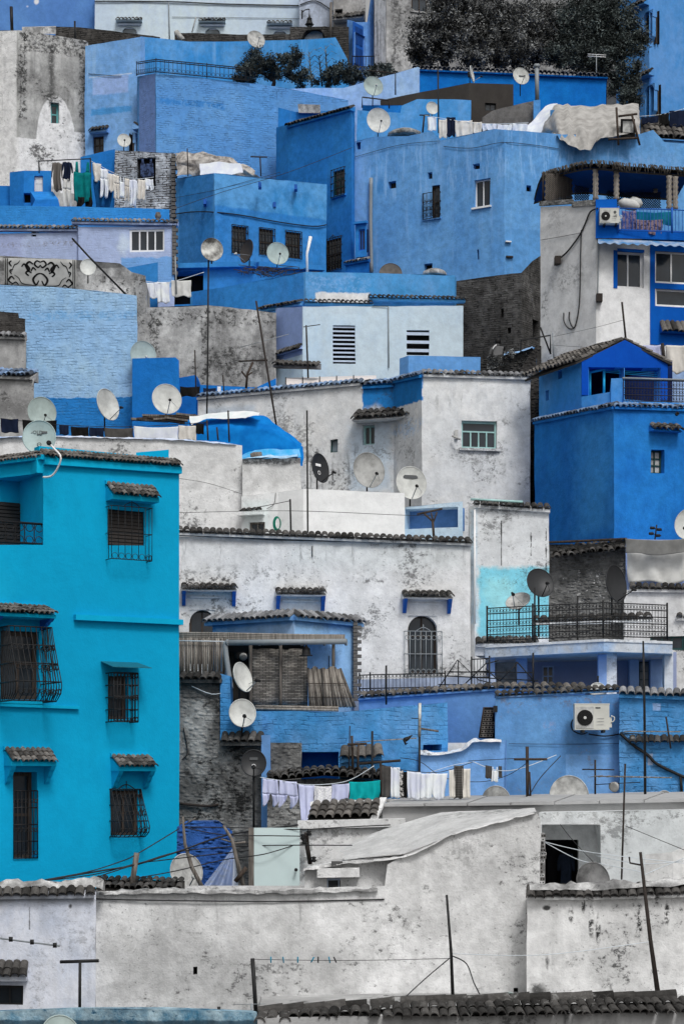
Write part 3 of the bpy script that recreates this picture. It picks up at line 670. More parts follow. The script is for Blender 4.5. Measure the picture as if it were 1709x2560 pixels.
# ================================================================ bottom row
# ---- tiled roof at the very bottom
m = plaster('streaked lime wall', S(178, 178, 178), S(140, 140, 140), streak=.9, dirt=.4, big=.8)
h = House('tiled_roof_house', 'low house in the foreground under a long mossy tiled roof, streaked white wall', [(644, 2549, 33), (925, 2541, 33), (1720, 2534, 33)], m, back=4)
h.done()
def ridge_roof(h, u0, u1, vr0, vr1, ve0, ve1, dr, de, rows, tw, mat):
    A, B = P(u0, vr0, dr), P(u1, vr1, dr); E = P(u0, ve0, de); down = (E - A); down.x = 0; L = down.length; down /= L
    w = MB(); nn = A.copy(); A2, B2 = P(u0, ve0 - 2, de + .22), P(u1, ve1 - 2, de + .22)
    w.box8([A2 - Z * .2, B2 - Z * .2, B - Z * .5, A - Z * .5, A2 - Z * .05, B2 - Z * .05, B - Z * .04, A - Z * .04]); e = w.build('roof', S_ROOF, h.root)
    tiles(e, A, B, down, tw, L / (1 + (rows - 1) * .78) * 1.02, rows, mat)
    x = (B - A).normalized(); n = int((B - A).length / .34)
    for k in range(n):
        y = (x + Z * rng.uniform(-.04, .03)).normalized(); xx = Vector((0, -1, 0)); zz = xx.cross(y); 
        if zz.z < 0: zz = -zz; xx = -xx
        put('ridge_tile', tile_mesh(.24, .40, mat, rng.randrange(3)), e, frame(A + x * (k * .34) + Z * .03, xx, y, zz))
    return e
S_ROOF = solid('roof bedding', S(52, 50, 48), .95, .5, 5)
ridge_roof(h, 1000, 1715, 2512, 2499, 2552, 2538, 33.8, 32.8, 2, .15, 'tile_d')
ridge_roof(h, 925, 1004, 2520, 2513, 2556, 2551, 33.8, 32.8, 2, .15, 'tile_d')
ridge_roof(h, 646, 925, 2538, 2520, 2548, 2536, 33.7, 33.0, 1, .17, 'tile_d')
# ---- blue parapet at the bottom left
m = plaster('cyan wash', S(40, 100, 130), S(150, 172, 182), mott=1, dirt=.8, dcol=S(20, 70, 100), big=2.2, bump=.8, patches=[('r', -40, 2549, 650, 2600, 34.4, S(40, 62, 76), .03, .05, .85, 0)])
h = House('blue_parapet_house', 'low house in the bottom left corner with a patchy cyan and white parapet', [(-30, 2531, 34.4), (190, 2523, 34.4), (420, 2524, 34.3), (642, 2531, 34.4)], m, back=.25)
h.done()
dish(152, 2589, 33.6, .68, 20, 25, 'grey green dish cut off by the bottom edge, before the cyan parapet', 'dish_s', mast=2700)
# ---- white house on the left with mortared tile coping
m = plaster('pale lime', S(196, 198, 206), S(176, 184, 200), mott=.35, streak=.25, dirt=.18, bump=.4,
            patches=[('r', 72, 2268, 76, 2325, 36.5, DK, .02, .02, .9, .38), ('o', 170, 2258, 182, 2274, 36.5, DK, .03, .03, .9, .3), ('r', -40, 2238, 240, 2262, 36.5, S(110, 110, 112), .10, .12, .55, 0)])
h = House('white_house', 'pale lilac white house bottom left with a humped tile coping and small hooded window', [(-60, 2236, 36.5), (238, 2230, 36.5)], m, back=4, amp=.03)
h.win(-40, 2466, 57, 2516, 'glass', nx=3, fw=.04, fm='iron', r=.12)
h.awning(-40, 70, 2406, 2440, .28, 2, .14, 'tile_d', cap=False)
h.eave(-60, 2216, 236, 2212, tw=.155, tl=.34, mat='tile_d', out=.17, pitch=30, board=.05)
MORT = plaster('lumpy whitewashed mortar', S(190, 190, 190), S(120, 120, 120), mott=1, dirt=.5, bump=1, big=2.2)
def mound(h, pts, hgt, wid, name='mortar_coping', mat=None):
    """lumpy mortar ridge laid over tiles: pts (u, v, d) of its crest"""
    q = smooth([P(*p) for p in pts], 6); x = (q[-1] - q[0]).normalized(); rows = []; dense = []
    for i in range(len(q) - 1):
        k = max(1, int((q[i + 1] - q[i]).length / .07))
        dense += [q[i] + (q[i + 1] - q[i]) * (j / k) for j in range(k)]
    n = 8; side = Vector((x.y, -x.x, 0))
    for p in dense:
        lump = .75 + .5 * noise.noise(p * 4.5) + .3 * noise.noise(p * 11)
        rows.append([p + side * wid * math.cos(math.pi * j / n) + Z * (hgt * (math.sin(math.pi * j / n) * lump - .85) + noise.noise(p * 6 + Vector((j, 0, 0))) * .03) for j in range(n + 1)])
    b = MB(); b.grid(rows); b.poly(rows[0]); b.poly(rows[-1]); return b.build(name, mat or MORT, h.root)
mound(h, [(-50, 2203, 36.6), (90, 2195, 36.6), (150, 2199, 36.6), (235, 2196, 36.6), (262, 2208, 36.5)], .17, .13)
h.done()
# ---- big white gable house in the bottom middle
d4 = 36.8
m = plaster('grimy lime wall', S(206, 206, 206), S(180, 180, 180), mott=.5, dirt=.42, streak=.25, bump=.55, big=.5,
            patches=[('o', 700, 2300, 990, 2350, d4, DK, .25, .35, .75, .55), ('o', 1070, 2200, 1200, 2245, d4, DK, .3, .4, .6, .56), ('o', 1040, 2080, 1260, 2200, d4, S(120, 120, 120), .5, .5, .6, .47),
                     ('r', 240, 2418, 920, 2436, d4, DK, .05, .10, .7, .56), ('r', 240, 2340, 900, 2520, d4, S(150, 150, 150), .5, .3, .45, 0), 
                     ('r', 650, 2410, 770, 2436, d4, S(84, 84, 84), .03, .08, .8, .47), ('o', 1048, 2210, 1080, 2240, d4, DK, .1, .15, .7, .5), ('o', 1060, 2120, 1330, 2240, d4, S(160, 160, 160), .6, .3, .5, 0), ('r', 240, 2330, 960, 2338, d4, S(90, 90, 90), .05, .12, .7, .52), ('d', 240, 2236, 970, 2330, d4, S(120, 120, 120), .3, .2, .55, .56), ('r', 900, 2392, 1310, 2402, d4, S(100, 100, 100), .06, .12, .6, .54), ('o', 330, 2290, 520, 2420, d4, S(150, 150, 150), .5, .4, .5, 0)])
h = House('gable_house', 'large grimy white house across the bottom with a sloping plastered roof', [(238, 2229, d4), (500, 2224, d4), (962, 2219, d4), (968, 2168, d4), (1009, 2144, d4), (1128, 2090, d4), (1273, 2050, d4), (1338, 2031, d4), (1350, 2044, d4)], m, back=2.4, amp=.04, cell=.3, roof=False)
h.win(1282, 2470, 1294, 2481, 'dark', r=.2, name='vent'); h.win(484, 2417, 495, 2438, 'dark', r=.2, name='niche')
fr = [(858, 2153, 37.3), (1009, 2141, 36.75), (1128, 2087, 36.75), (1273, 2047, 36.75), (1340, 2028, 36.75)]
bk = [(850, 2124, 39.2), (960, 2076, 39.2), (1097, 2030, 39.2), (1240, 2025, 39.2), (1333, 2022, 39.2)]
rows = []
for i in range(9):
    t = i / 8; row = []
    for j in range(4):
        for k in range(6):
            f = k / 6; a = P(*fr[j]) * (1 - f) + P(*fr[j + 1]) * f; c = P(*bk[j]) * (1 - f) + P(*bk[j + 1]) * f
            row.append(wob(a * (1 - t) + c * t, .05))
    row.append(wob(P(*fr[4]) * (1 - t) + P(*bk[4]) * t, .05)); rows.append(row)
b = MB(); b.grid(rows); RL = plaster('lime roof', S(188, 188, 188), S(172, 172, 172), mott=.45, dirt=.25, bump=.6, big=.5); b.build('sloping_roof', RL, h.root); mound(h, [(862, 2152, 37.25), (1009, 2140, 36.8), (1128, 2086, 36.82), (1273, 2046, 36.82), (1342, 2028, 36.82)], .035, .10, mat=m)
h.cable([(240, 2248), (420, 2252), (700, 2254), (960, 2249)], .012, 'wire', .02)
mound(h, [(250, 2226, 36.85), (420, 2222, 36.85), (600, 2224, 36.85), (800, 2221, 36.85), (960, 2217, 36.85)], .09, .15, mat=MORT)
h.done()
h = House('roof_hut', 'small white hut on the gable house roof with a low window under a thick slab', [(760, 2174, 37.2), (850, 2156, 37.2), (1015, 2143, 37.1)], m, back=1.6, zb=CZ - 3, cat='hut')
h.win(816, 2198, 877, 2226, 'glass', nx=2, fw=.03, fm='lav_frame', gm='glass', r=.15)
h.ledge(793, 2170, 898, 2168, .17, .30, name='slab_hood'); mound(h, [(760, 2172, 37.15), (860, 2153, 37.1), (950, 2146, 37.0), (1012, 2139, 36.85)], .06, .12)
h.done()
b = MB(); c = P(842, 2160, 37.1); b.obox(c, Vector((1, 0, 0)), Vector((0, 1, 0)), Z, (-.1, .1), (-.1, .08), (-.05, .045)); b.obox(c, Vector((1, 0, 0)), Vector((0, 1, 0)), Z, (-.075, -.01), (-.105, -.09), (-.03, .03)); b.obox(c, Vector((1, 0, 0)), Vector((0, 1, 0)), Z, (.01, .075), (-.105, -.09), (-.03, .03))
tag(b.build('hollow_block', solid('concrete block', S(78, 78, 78), .9, .4)), 'grey hollow concrete block lying on the small hut roof slab', 'block')
# ---- right-hand white house with zigzag tile coping
d5 = 36.2
st = [(1424, 1428, 2262, 2300), (1473, 2262, 1480, 2340), (1492, 2285, 1497, 2365), (1596, 2262, 1601, 2345), (1664, 2255, 1669, 2310), (1455, 2245, 1459, 2275), (1638, 2245, 1643, 2256)]
st = [(1424, 2265, 1429, 2300)] + st[1:]
m = plaster('streaked lime', S(204, 204, 204), S(182, 182, 182), mott=.45, dirt=.5, streak=.2, bump=.5, big=.6,
            patches=[('o', a - 5, b_ - 8, c + 5, d_ + 12, d5, S(22, 22, 22), .03, .03, .95, .455) for (a, b_, c, d_) in st] +
            [('o', 1340, 2340, 1640, 2440, d5, S(52, 52, 52), .4, .5, .8, .545), ('o', 1354, 2264, 1378, 2278, d5, DK, .03, .04, .95, .25), ('o', 1322, 2455, 1374, 2500, d5, S(40, 40, 40), .12, .16, .9, .36), ('o', 1362, 2385, 1372, 2440, d5, S(40, 40, 40), .05, .1, .9, .36),
             ('d', 1320, 2240, 1720, 2300, d5, S(70, 70, 70), .2, .15, .6, .58), ('r', 1680, 2440, 1720, 2520, d5, S(214, 214, 214), .1, .1, .8, 0)])
h = House('white_house', 'white house bottom right with black drip stains and a zigzag tile coping', [(1317, 2238, d5), (1480, 2236, d5), (1720, 2232, d5)], m, back=2, amp=.035)
h.eave(1317, 2219, 1480, 2219, tw=.15, tl=.36, mat='tile_d', out=.16, pitch=26, board=.04); h.eave(1480, 2219, 1720, 2212, tw=.15, tl=.36, mat='tile_d', out=.16, pitch=26, board=.04)
mound(h, [(1322, 2206, 36.25), (1400, 2205, 36.25), (1480, 2207, 36.25), (1560, 2203, 36.25), (1660, 2198, 36.25), (1720, 2192, 36.25)], .15, .13)
h.done()
dish(1270, 2509, 35.0, .40, -5, 30, 'pale blue dish rim peeping over the foreground tiles', 'dish_s', mast=2580, arm=False)
# ---- courtyard wall behind it
m = plaster('court lime', S(208, 209, 210), S(186, 190, 192), mott=.35, dirt=.3, streak=.2, bump=.4, patches=[('r', 1340, 2020, 1600, 2062, 39, S(110, 110, 110), .2, .15, .6, .5)])
h = House('courtyard_house', 'white courtyard wall bottom right with a deep opening and dark doorway', [(1346, 2031, 39), (1500, 2028, 39), (1720, 2024, 39)], m, back=3, zb=CZ - 3.2)
pl, a0, a1, z0, z1 = h.hole(1352, 2061, 1508, 2226, 1.1, seg=0 if False else None)
b = MB(); o = pl.pt(0, 0); dx0, dz1 = pl.hit(1362, 2100); dx1, _ = pl.hit(1446, 2100); k = 1.0 / 39
sc_ = 40.1 / 39; A = lambda u, v: (P(u, v, 40.1))
xl, xd0, xd1, xr = A(1340, 0).x, A(1362, 0).x, A(1446, 0).x, A(1520, 0).x; zt, zd, zb_ = A(0, 2050).z, A(0, 2100).z, A(0, 2240).z
X, Y = Vector((1, 0, 0)), Vector((0, 1, 0)); O = Vector((0, 40.1, 0))
for (p0, p1, q0, q1) in ((xl, xd0, zb_, zt), (xd0, xd1, zd, zt), (xd1, xr, zb_, zt)): b.obox(O, X, Y, Z, (p0, p1), (0, .15), (q0, q1))
b.build('inner_wall', plaster('shaded lime', S(200, 202, 204)), h.root)
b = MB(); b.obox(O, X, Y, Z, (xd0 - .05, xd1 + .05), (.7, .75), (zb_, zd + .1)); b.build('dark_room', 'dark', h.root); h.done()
cloth(1392, 2132, 1436, 2216, 40.3, cloth_mat('navy dress', S(34, 42, 56), S(24, 30, 40)), 'dark navy dress hanging in the dark doorway at bottom right', 'shirt')
cloth(1366, 2108, 1392, 2222, 40.45, cloth_mat('black striped cloth', S(12, 12, 14), S(24, 25, 28), 'stripe', 24), 'black ribbed cloth hung at the left of the dark doorway', 'sheet')
pier = empty('brick_pier', P(1345, 2222, 37.4), 'broken pier of bare hollow bricks beside the dark doorway', 'pier')
bm_ = solid('hollow brick', S(96, 94, 92), .95, .6, 9, bump=.4)
bm2 = solid('pale brick', S(168, 168, 168), .95, .5, 9, bump=.4)
for r in range(15):
    v = 2216 - r * 9.0; dx = 8 * math.sin(r * .9) * .5 + r * .5
    for k in range(2):
        b = MB(); c = P(1334 + k * 15 + dx, v, 37.35 + rng.uniform(-.03, .03)); e = Vector((.052, .06, .026)); q = MB()
        b.box8([c + Vector((i * e.x * rng.uniform(.9, 1), j * e.y, l * e.z)) for l in (-1, 1) for (i, j) in ((-1, -1), (1, -1), (1, 1), (-1, 1))])
        br = b.build('brick', bm_ if rng.random() < .6 else bm2, pier)
        if k:
            for hx in (-1, 1): g = MB(); g.obox(c, X, Y, Z, (hx * .024 - .012, hx * .024 + .012), (-.063, -.05), (-.012, .012)); g.build('brick_hole', 'dark', br)
b = MB(); b.obox(P(1344, 2222, 37.5), X, Y, Z, (-.10, .13), (.0, .3), (-.3, 1.0)); b.build('core', MORT, pier)
dish(1482, 2203, 37.7, .68, 12, 10, 'dark stained dish half hidden behind the zigzag coping', solid('sooty dish', S(46, 46, 46), .6, .6, 2.2, c2=S(120, 120, 120)), mast=2260, arm=False)
# ---- pale flat roof strip
m = plaster('grey fascia', S(162, 162, 162), S(150, 150, 150), mott=.25, bump=.2)
h = House('flat_roof_house', 'low white building with a pale ribbed sheet roof behind the gable', [(955, 2014, 41.2), (1330, 2010, 41), (1720, 2002, 41)], m, back=5, zb=CZ - 4, roof=False, amp=.015)
fr = [P(955, 2014, 41.2), P(1330, 2010, 41), P(1720, 2002, 41)]; bk = [P(955, 1996, 45), P(1330, 1990, 45), P(1720, 1982, 45)]
RS = plaster('sheet roof', S(164, 164, 164), S(150, 150, 150), mott=.25, bump=.15)
for k in range(7):
    f0, f1 = k / 7, (k + 1) / 7
    lerp = lambda L, t: L[0] + (L[1] - L[0]) * (t * 2) if t < .5 else L[1] + (L[2] - L[1]) * (t * 2 - 1)
    b = MB(); a, c, e, g = lerp(fr, f0), lerp(fr, f1 - .004), lerp(bk, f1 - .004), lerp(bk, f0); dz = Z * (.03 + .012 * (k % 2)); ov = Vector((0, -.12, -.005)); skw = Vector((.5, 0, 0))
    b.box8([a + ov - Z * .02, c + ov - Z * .02, e + skw - Z * .02, g + skw - Z * .02, a + ov + dz, c + ov + dz, e + skw + dz, g + skw + dz]); b.build('roof_panel', RS, h.root)
mound(h, [(950, 1998, 43.5), (1010, 1994, 43.5), (1100, 1997, 43.5), (1180, 1998, 43.5)], .10, .12, mat=MORT)
h.done()
dish(1240, 2003, 44.5, .66, 2, 12, 'pale round dish back rising behind the sheet roof, the smaller one', 'dish_g', mast=2030, arm=False)
dish(1422, 1991, 44.5, .90, -3, 12, 'large pale round dish rising behind the sheet roof near the cross pole', 'dish_g', mast=2030, arm=False)
dish(1660, 1998, 44.6, .36, -5, 10, 'little dish top showing over the sheet roof at the right edge', 'dish_g', mast=2030, arm=False)
# ---- small tile roof and white shed with pale door
m = plaster('shed lime', S(206, 206, 206), S(190, 190, 190), mott=.35, dirt=.3, streak=.2)
h = House('white_shed', 'small white shed with a neat little tiled roof and thick cornice', [(746, 2056, 40), (1008, 2050, 40)], m, back=2.4, zb=CZ - 4)
h.ledge(744, 2052, 1012, 2046, .16, .12, name='cornice')
A, B = P(782, 2010, 41.2), P(952, 2005, 41.2); E = P(768, 2050, 40.2); Er = P(925, 2048, 40.2)
b = MB(); b.box8([E - Z * .05, Er - Z * .05, B - Z * .3, A - Z * .3, E - Z * .015, Er - Z * .015, B - Z * .02, A - Z * .02]); e = b.build('roof', S_ROOF, h.root)
tiles(e, A, B, (E - A).normalized(), .163, (E - A).length / (1 + 2 * .78) * 1.0, 3, 'tile', jit=.4)
b = MB(); b.box8([P(924, 2050, 40.2), P(944, 2050, 40.2), P(965, 2004, 41.3), P(950, 2004, 41.3), P(928, 2040, 40.2), P(946, 2038, 40.2), P(966, 1994, 41.3), P(950, 1994, 41.3)]); b.build('kerb', m, h.root)
mound(h, [(775, 2008, 41.3), (860, 2003, 41.3), (955, 1998, 41.3)], .10, .12, mat=m); h.done()
b = MB(); c = P(692, 2230, 39.6); w_, hh = 57 * px(39.6), 160 * px(39.6); b.obox(c, X, Y, Z, (-w_, w_), (-.06, .06), (-.4, hh)); 
t = empty('enamel_sheet', P(692, 2290, 39.6), 'tall flat pale green panel standing between the stone wall and shed', 'panel'); b.build('sheet', solid('pale green enamel', S(188, 204, 204), .5, .08, 2), t)
b = MB(); b.obox(c, X, Y, Z, (-w_ - .10, -w_ - .004), (-.07, .08), (-.4, hh)); b.build('edge_post', 'wood_g', t)
b = MB(); b.lathe(P(740, 2175, 39.5), Vector((0, -1, 0)), [(.02, 0), (.02, .06), (.035, .07), (.03, .1)], 8); b.build('knob', 'iron', t)
t = empty('insulator_bracket', P(775, 2162, 39.8), 'dark cable bracket with insulators fixed to the white shed corner', 'bracket')
b = MB(); b.tube([P(765, 2082, 39.75), P(768, 2120, 39.7), P(775, 2160, 39.8)], .045, 6); b.build('post', 'rust', t)
for (u, v) in ((757, 2100), (760, 2112), (772, 2090), (784, 2156)): b = MB(); b.lathe(P(u, v, 39.6), Z, [(.03, 0), (.06, .03), (.03, .06), (.055, .09), (.02, .11)], 8); b.build('insulator', 'iron', t)
# ---- poles, wires and pegs in the foreground
pole([(199, 2560, 34.9), (200, 2405, 34.9)], .028, 'black T-shaped clothes post in front of the bottom left white house', 'iron', 'clothes_post', 'post', [([(150, 2406, 34.9), (247, 2403, 34.9)], .03)])
pole([(642, 2570, 35.4), (631, 2397, 35.4)], .038, 'stout black leaning pole holding the line with coloured pegs', 'iron')
pole([(630, 2570, 35.2), (629, 2510, 35.2)], .02, 'short grey aerial stub beside the stout black pole', 'galv', cross=[([(584, 2512, 35.2), (664, 2511, 35.2)], .006)])
pole([(548, 2560, 34.6), (547, 2518, 34.6)], .03, 'short black post stub on the cyan parapet', 'iron')
pole([(1132, 2512, 34.5), (1127, 2380, 34.5), (1116, 2238, 34.5)], [.032, .026, .02], 'thin dark pole standing before the gable house wall, wires tied halfway', 'iron')
pole([(1646, 2500, 35), (1625, 2350, 35), (1600, 2131, 35)], [.045, .035, .025], 'dark pole leaning left before the drip-stained bottom right wall', 'rust', cross=[([(1572, 2143, 35), (1574, 2158, 35), (1600, 2163, 35)], .016, 'arm')])
wire([(632, 2399, 35.4), (800, 2402, 35.3), (960, 2401, 35), (1124, 2397, 34.5)], 'thin washing line with coloured pegs across the gable wall', .005, 'wire', 'washing line')
for i, (u, k, nm) in enumerate(((677, 0, 'leftmost blue peg on the gable wall line'), (708, -.1, 'second blue peg from the left on the gable wall line'), (744, 0, 'third blue peg from the left on the gable wall line'), (781, .5, 'slanting blue peg, fourth from the left on the gable wall line'), (795, 0, 'dark peg right of the slanting peg on the line'), (823, -.2, 'blue peg before the last one on the gable wall line'), (837, -.4, 'last dark peg at the right end of the pegs'))):
    b = MB(); c = P(u, 2400, 35.3); a = Vector((math.sin(k), 0, math.cos(k))); b.tube([c - a * .055 + Y * -.012, c + a * .05], .012, 4); b.tube([c - a * .055 + Y * .012, c + a * .05], .009, 4)
    tag(b.build('clothes_peg', solid('peg blue', S(30, 120, 160), .6) if i not in (4, 6) else 'iron'), nm, 'peg', 'pegs on the washing line')
wire([(1124, 2396, 34.5), (1060, 2450, 34.6), (985, 2520, 34.4)], 'slack guy wire running down left from the thin dark pole', .009, 'wire')
wire([(1128, 2390, 34.5), (1165, 2410, 34.4), (1185, 2460, 34.3), (1210, 2508, 33.9)], 'curved black cable hanging right of the thin dark pole', .011, 'wire')
wire([(1130, 2385, 34.5), (1360, 2388, 34.6), (1625, 2355, 35)], 'pale slack line between the two foreground poles', .006, 'wire_l', 'washing line')
t = empty('tv_aerial', P(-20, 2345, 28), 'blurred near aerial rod with three clamps entering from the left', 'aerial', 'television aerials on the roofs')
b = MB(); b.tube([P(-30, 2343, 28), P(150, 2366, 28)], .013, 5); b.tube([P(-20, 2343, 28), P(-20, 2750, 28)], .02, 6); b.build('boom', 'galv', t)
for (u, v) in ((27, 2349), (80, 2356), (137, 2364)): b = MB(); b.tube([P(u, v - 6, 28), P(u, v + 6, 28)], .03, 6); b.build('clamp', 'iron', t)
# ================================================================ the turquoise house
TQ, TQ2 = S(0, 153, 195), S(0, 145, 187)
m_t = plaster('turquoise paint', TQ, TQ2, mott=.12, bump=.25, big=.25, patches=[('o', -60, 1400, 60, 1560, 41.8, S(20, 158, 198), .5, .4, .6, 0)])
m_tb = plaster('bright turquoise trim', S(10, 162, 200), S(4, 152, 192), mott=.12, bump=.2)
h = House('turquoise_house', 'tall turquoise house on the left with tiled hoods and wrought iron window grilles', [(-60, 1362, 41.26), (448, 1364, 43.57)], m_t, back=6, amp=.012, lean=70)
TH = h
up = House('turquoise_top_storey', 'tmp', [(108, 1150, 42.0), (448, 1172, 43.57)], m_t, back=3, amp=.012, zb=P(108, 1362, 42).z - .02, lean=(-150, 60))
# one thing: hang the upper storey under the same root
old = up.root; up.root = h.root; bpy.data.objects.remove(old)
g = dict(out=.28, bars=6, rails=3, rings=(.06,), crest=True, r=.0075)
up.win(269, 1276, 361, 1398, 'shutter', fm=solid('brown shutter', S(40, 36, 34), .6, .3, 12), r=.05, grille=g)
up.awning(264, 379, 1212, 1246, .38, 3, .105, 'tile', m_tb, None, .11); 
up.eave(108, 1121, 450, 1146, tw=.088, tl=.22, mat='tile', out=.16, pitch=28, rows=2, board=.13, body=m_tb)
h.ledge(184, 1536, 452, 1549, .12, .12, m_tb); h.ledge(-20, 1757, 195, 1765, .07, .08, m_tb); h.ledge(250, 2192, 448, 2199, .06, .06, m_tb)
# deep bedroom windows with bellied grilles
h.awning(-30, 111, 1514, 1541, .62, 3, .105, 'tile', m_tb, True, .08, bm=MT['blue_f'], bh=.2)
h.win(2, 1578, 97, 1750, 'glass', nx=2, ny=1, fw=.09, fm='wood_d', r=.16, transom=.52, sill=m_tb, grille=dict(out=.55, bars=8, rails=5, belly=.5, rings=(.12, .45, .72), r=.011, m=.05))
h.win(271, 1692, 318, 1799, 'glass', nx=1, fw=.07, fm='wood_d', r=.14, grille=dict(out=.40, bars=7, rails=5, rings=(.05, .5, .95), r=.011, m=.06))
i, pl, a0, a1, z0, z1 = h.rect(252, 1655, 344, 1672); b = MB(); b.box8([pl.pt(a0, z1 - .012, 0), pl.pt(a1, z1 - .012, 0), pl.pt(a1 + .05, z0 - .012, .58), pl.pt(a0 + .0, z0 - .012, .58), pl.pt(a0, z1, 0), pl.pt(a1, z1, 0), pl.pt(a1 + .05, z0, .58), pl.pt(a0, z0, .58)]); b.build('sheet_hood', solid('teal sheet metal', S(24, 92, 108), .5, .3, 5), h.root)
h.awning(10, 122, 1872, 1906, .42, 3, .105, 'tile', m_tb, True, .10, bm=m_t)
h.win(33, 1930, 93, 2146, 'glass', nx=1, ny=2, fw=.08, fm='wood_d', r=.34, grille=dict(out=.03, bars=6, rails=5, rings=(.08, .42, .85), low=.78, r=.011, m=0, sides=False))
h.awning(277, 369, 1890, 1919, .42, 3, .105, 'tile', m_tb, True, .10, bm=m_t)
h.win(276, 1976, 345, 2090, 'glass', nx=2, fw=.07, fm='wood_d', r=.10, grille=dict(out=.10, bars=7, rails=4, belly=.42, rings=(.14, .5, .86), r=.010, m=.02, crest=True))
h.done()
up.done()
# corner balcony: receding eave, side wall, shuttered door, iron railing
C = P(108, 1150, 42.0); Lf = P(-40, 1164, 42.9); bal = h.root
lv = Vector((Lf.x - C.x, Lf.y - C.y, 0)).normalized(); nl = Vector((lv.y, -lv.x, 0)); nl = -nl if nl.y > 0 else nl
zt = C.z; b = MB(); b.box8([C + lv * 0 - Z * .26 + nl * .0, C + lv * 3.2 - Z * .26, C + lv * 3.2 - Z * .26 - nl * 1.6, C - Z * .26 - nl * 1.6, C + nl * .0, C + lv * 3.2, C + lv * 3.2 - nl * 1.6, C - nl * 1.6]); b.build('balcony_lintel', m_tb, bal)
b = MB(); x_ = (C + lv * 3.2) ; e = MB(); e.obox(C + nl * .05, lv, nl, Z, (-.05, 3.2), (-.2, .06), (.0, .1)); eo = e.build('eave', m_tb, bal)
dn = (nl * math.cos(R(28)) - Z * math.sin(R(28))).normalized(); A = C - nl * .22 + Z * .22; tiles(eo, A + lv * 3.2, A - lv * .02, dn, .088, .22, 2, 'tile')
b = MB(); pl = h.pl[0]; a, z = pl.hit(106, 1175); zf = P(108, 1362, 42).z
b.obox(pl.pt(0, 0), pl.t, pl.n, Z, (a - .12, a + .14), (-.35, -.01), (z - .06, z + .28)); b.build('corner_block', m_tb, bal)
b = MB(); b.obox(pl.pt(0, 0), pl.t, pl.n, Z, (-2.5, a + 1.6), (-1.5, -1.35), (zf - .05, zf + 1.52)); b.build('balcony_wall', m_t, bal)
dk = solid('brown roller door', S(34, 31, 30), .6, .3, 12); ad = pl.hit(66 + 86, 1300)[0]
t = MB(); t.obox(pl.pt(0, 0), pl.t, pl.n, Z, (-2.2, ad), (-1.36, -1.30), (zf, zf + 1.0)); dr = t.build('roller_door', dk, bal)
for k in range(13):
    g = MB(); g.obox(pl.pt(0, 0), pl.t, pl.n, Z, (-2.2, ad - .02), (-1.30, -1.265), (zf + .02 + k * .075, zf + .075 + k * .075)); g.build('slat', dk, dr)
b = MB(); b.obox(pl.pt(0, 0), pl.t, pl.n, Z, (pl.hit(112, 0)[0], pl.hit(428, 0)[0]), (-.55, -.3), (C.z + .1, C.z + .33)); b.build('roof_upstand', m_tb, bal)
a3, _ = pl.hit(114, 1300)
railing(bal, [pl.pt(-1.0, zf, -.05), pl.pt(a3 - .02, zf, -.05)], .42, .19, .012, 'iron', (0.03, 1), (.2, .8), False, 'balcony_railing')
# parapet box on the roof, big dish with lettering
b = MB(); b.box8([P(340, 1150, 44.4), P(422, 1150, 44.6), P(422, 1150, 45.4), P(340, 1150, 45.4), P(340, 1131, 44.4), P(422, 1124, 44.6), P(422, 1124, 45.4), P(340, 1131, 45.4)]); b.build('roof_parapet', m_tb, h.root)
MT['print'] = solid('grey print', S(70, 72, 74), .6, .1); MT['print_w'] = solid('white print', S(205, 210, 210), .6, .1)
dish(98, 1092, 44.5, .76, 4, 14, 'large white lettered dish standing on the turquoise house roof', 'dish_s', mast=1150, arm=False, txt=[('GOLD', -.2, .34, .10, 'print'), ('#.16', .28, .34, .05, 'print'), ('#.14', 0, .22, .012, 'print'), ('O', 0, -.42, .13, 'print')])
t = empty('cable_tail', P(120, 1192, 42), 'pale cable drooping from the turquoise roof corner to the balcony block', 'cable')
b = MB(); b.tube(smooth([P(122, 1108, 41.7), P(136, 1122, 41.6), P(152, 1143, 41.5), P(143, 1172, 41.6), P(128, 1190, 41.7), P(108, 1193, 41.8)], 6), [.02] * 31, 6); b.build('cable', 'white_pipe', t)
b = MB(); b.lathe(P(123, 1108, 41.7), Vector((0, -1, 0)), [(.05, 0), (.05, .08), (.03, .12)], 8); b.build('plug', 'iron', t)
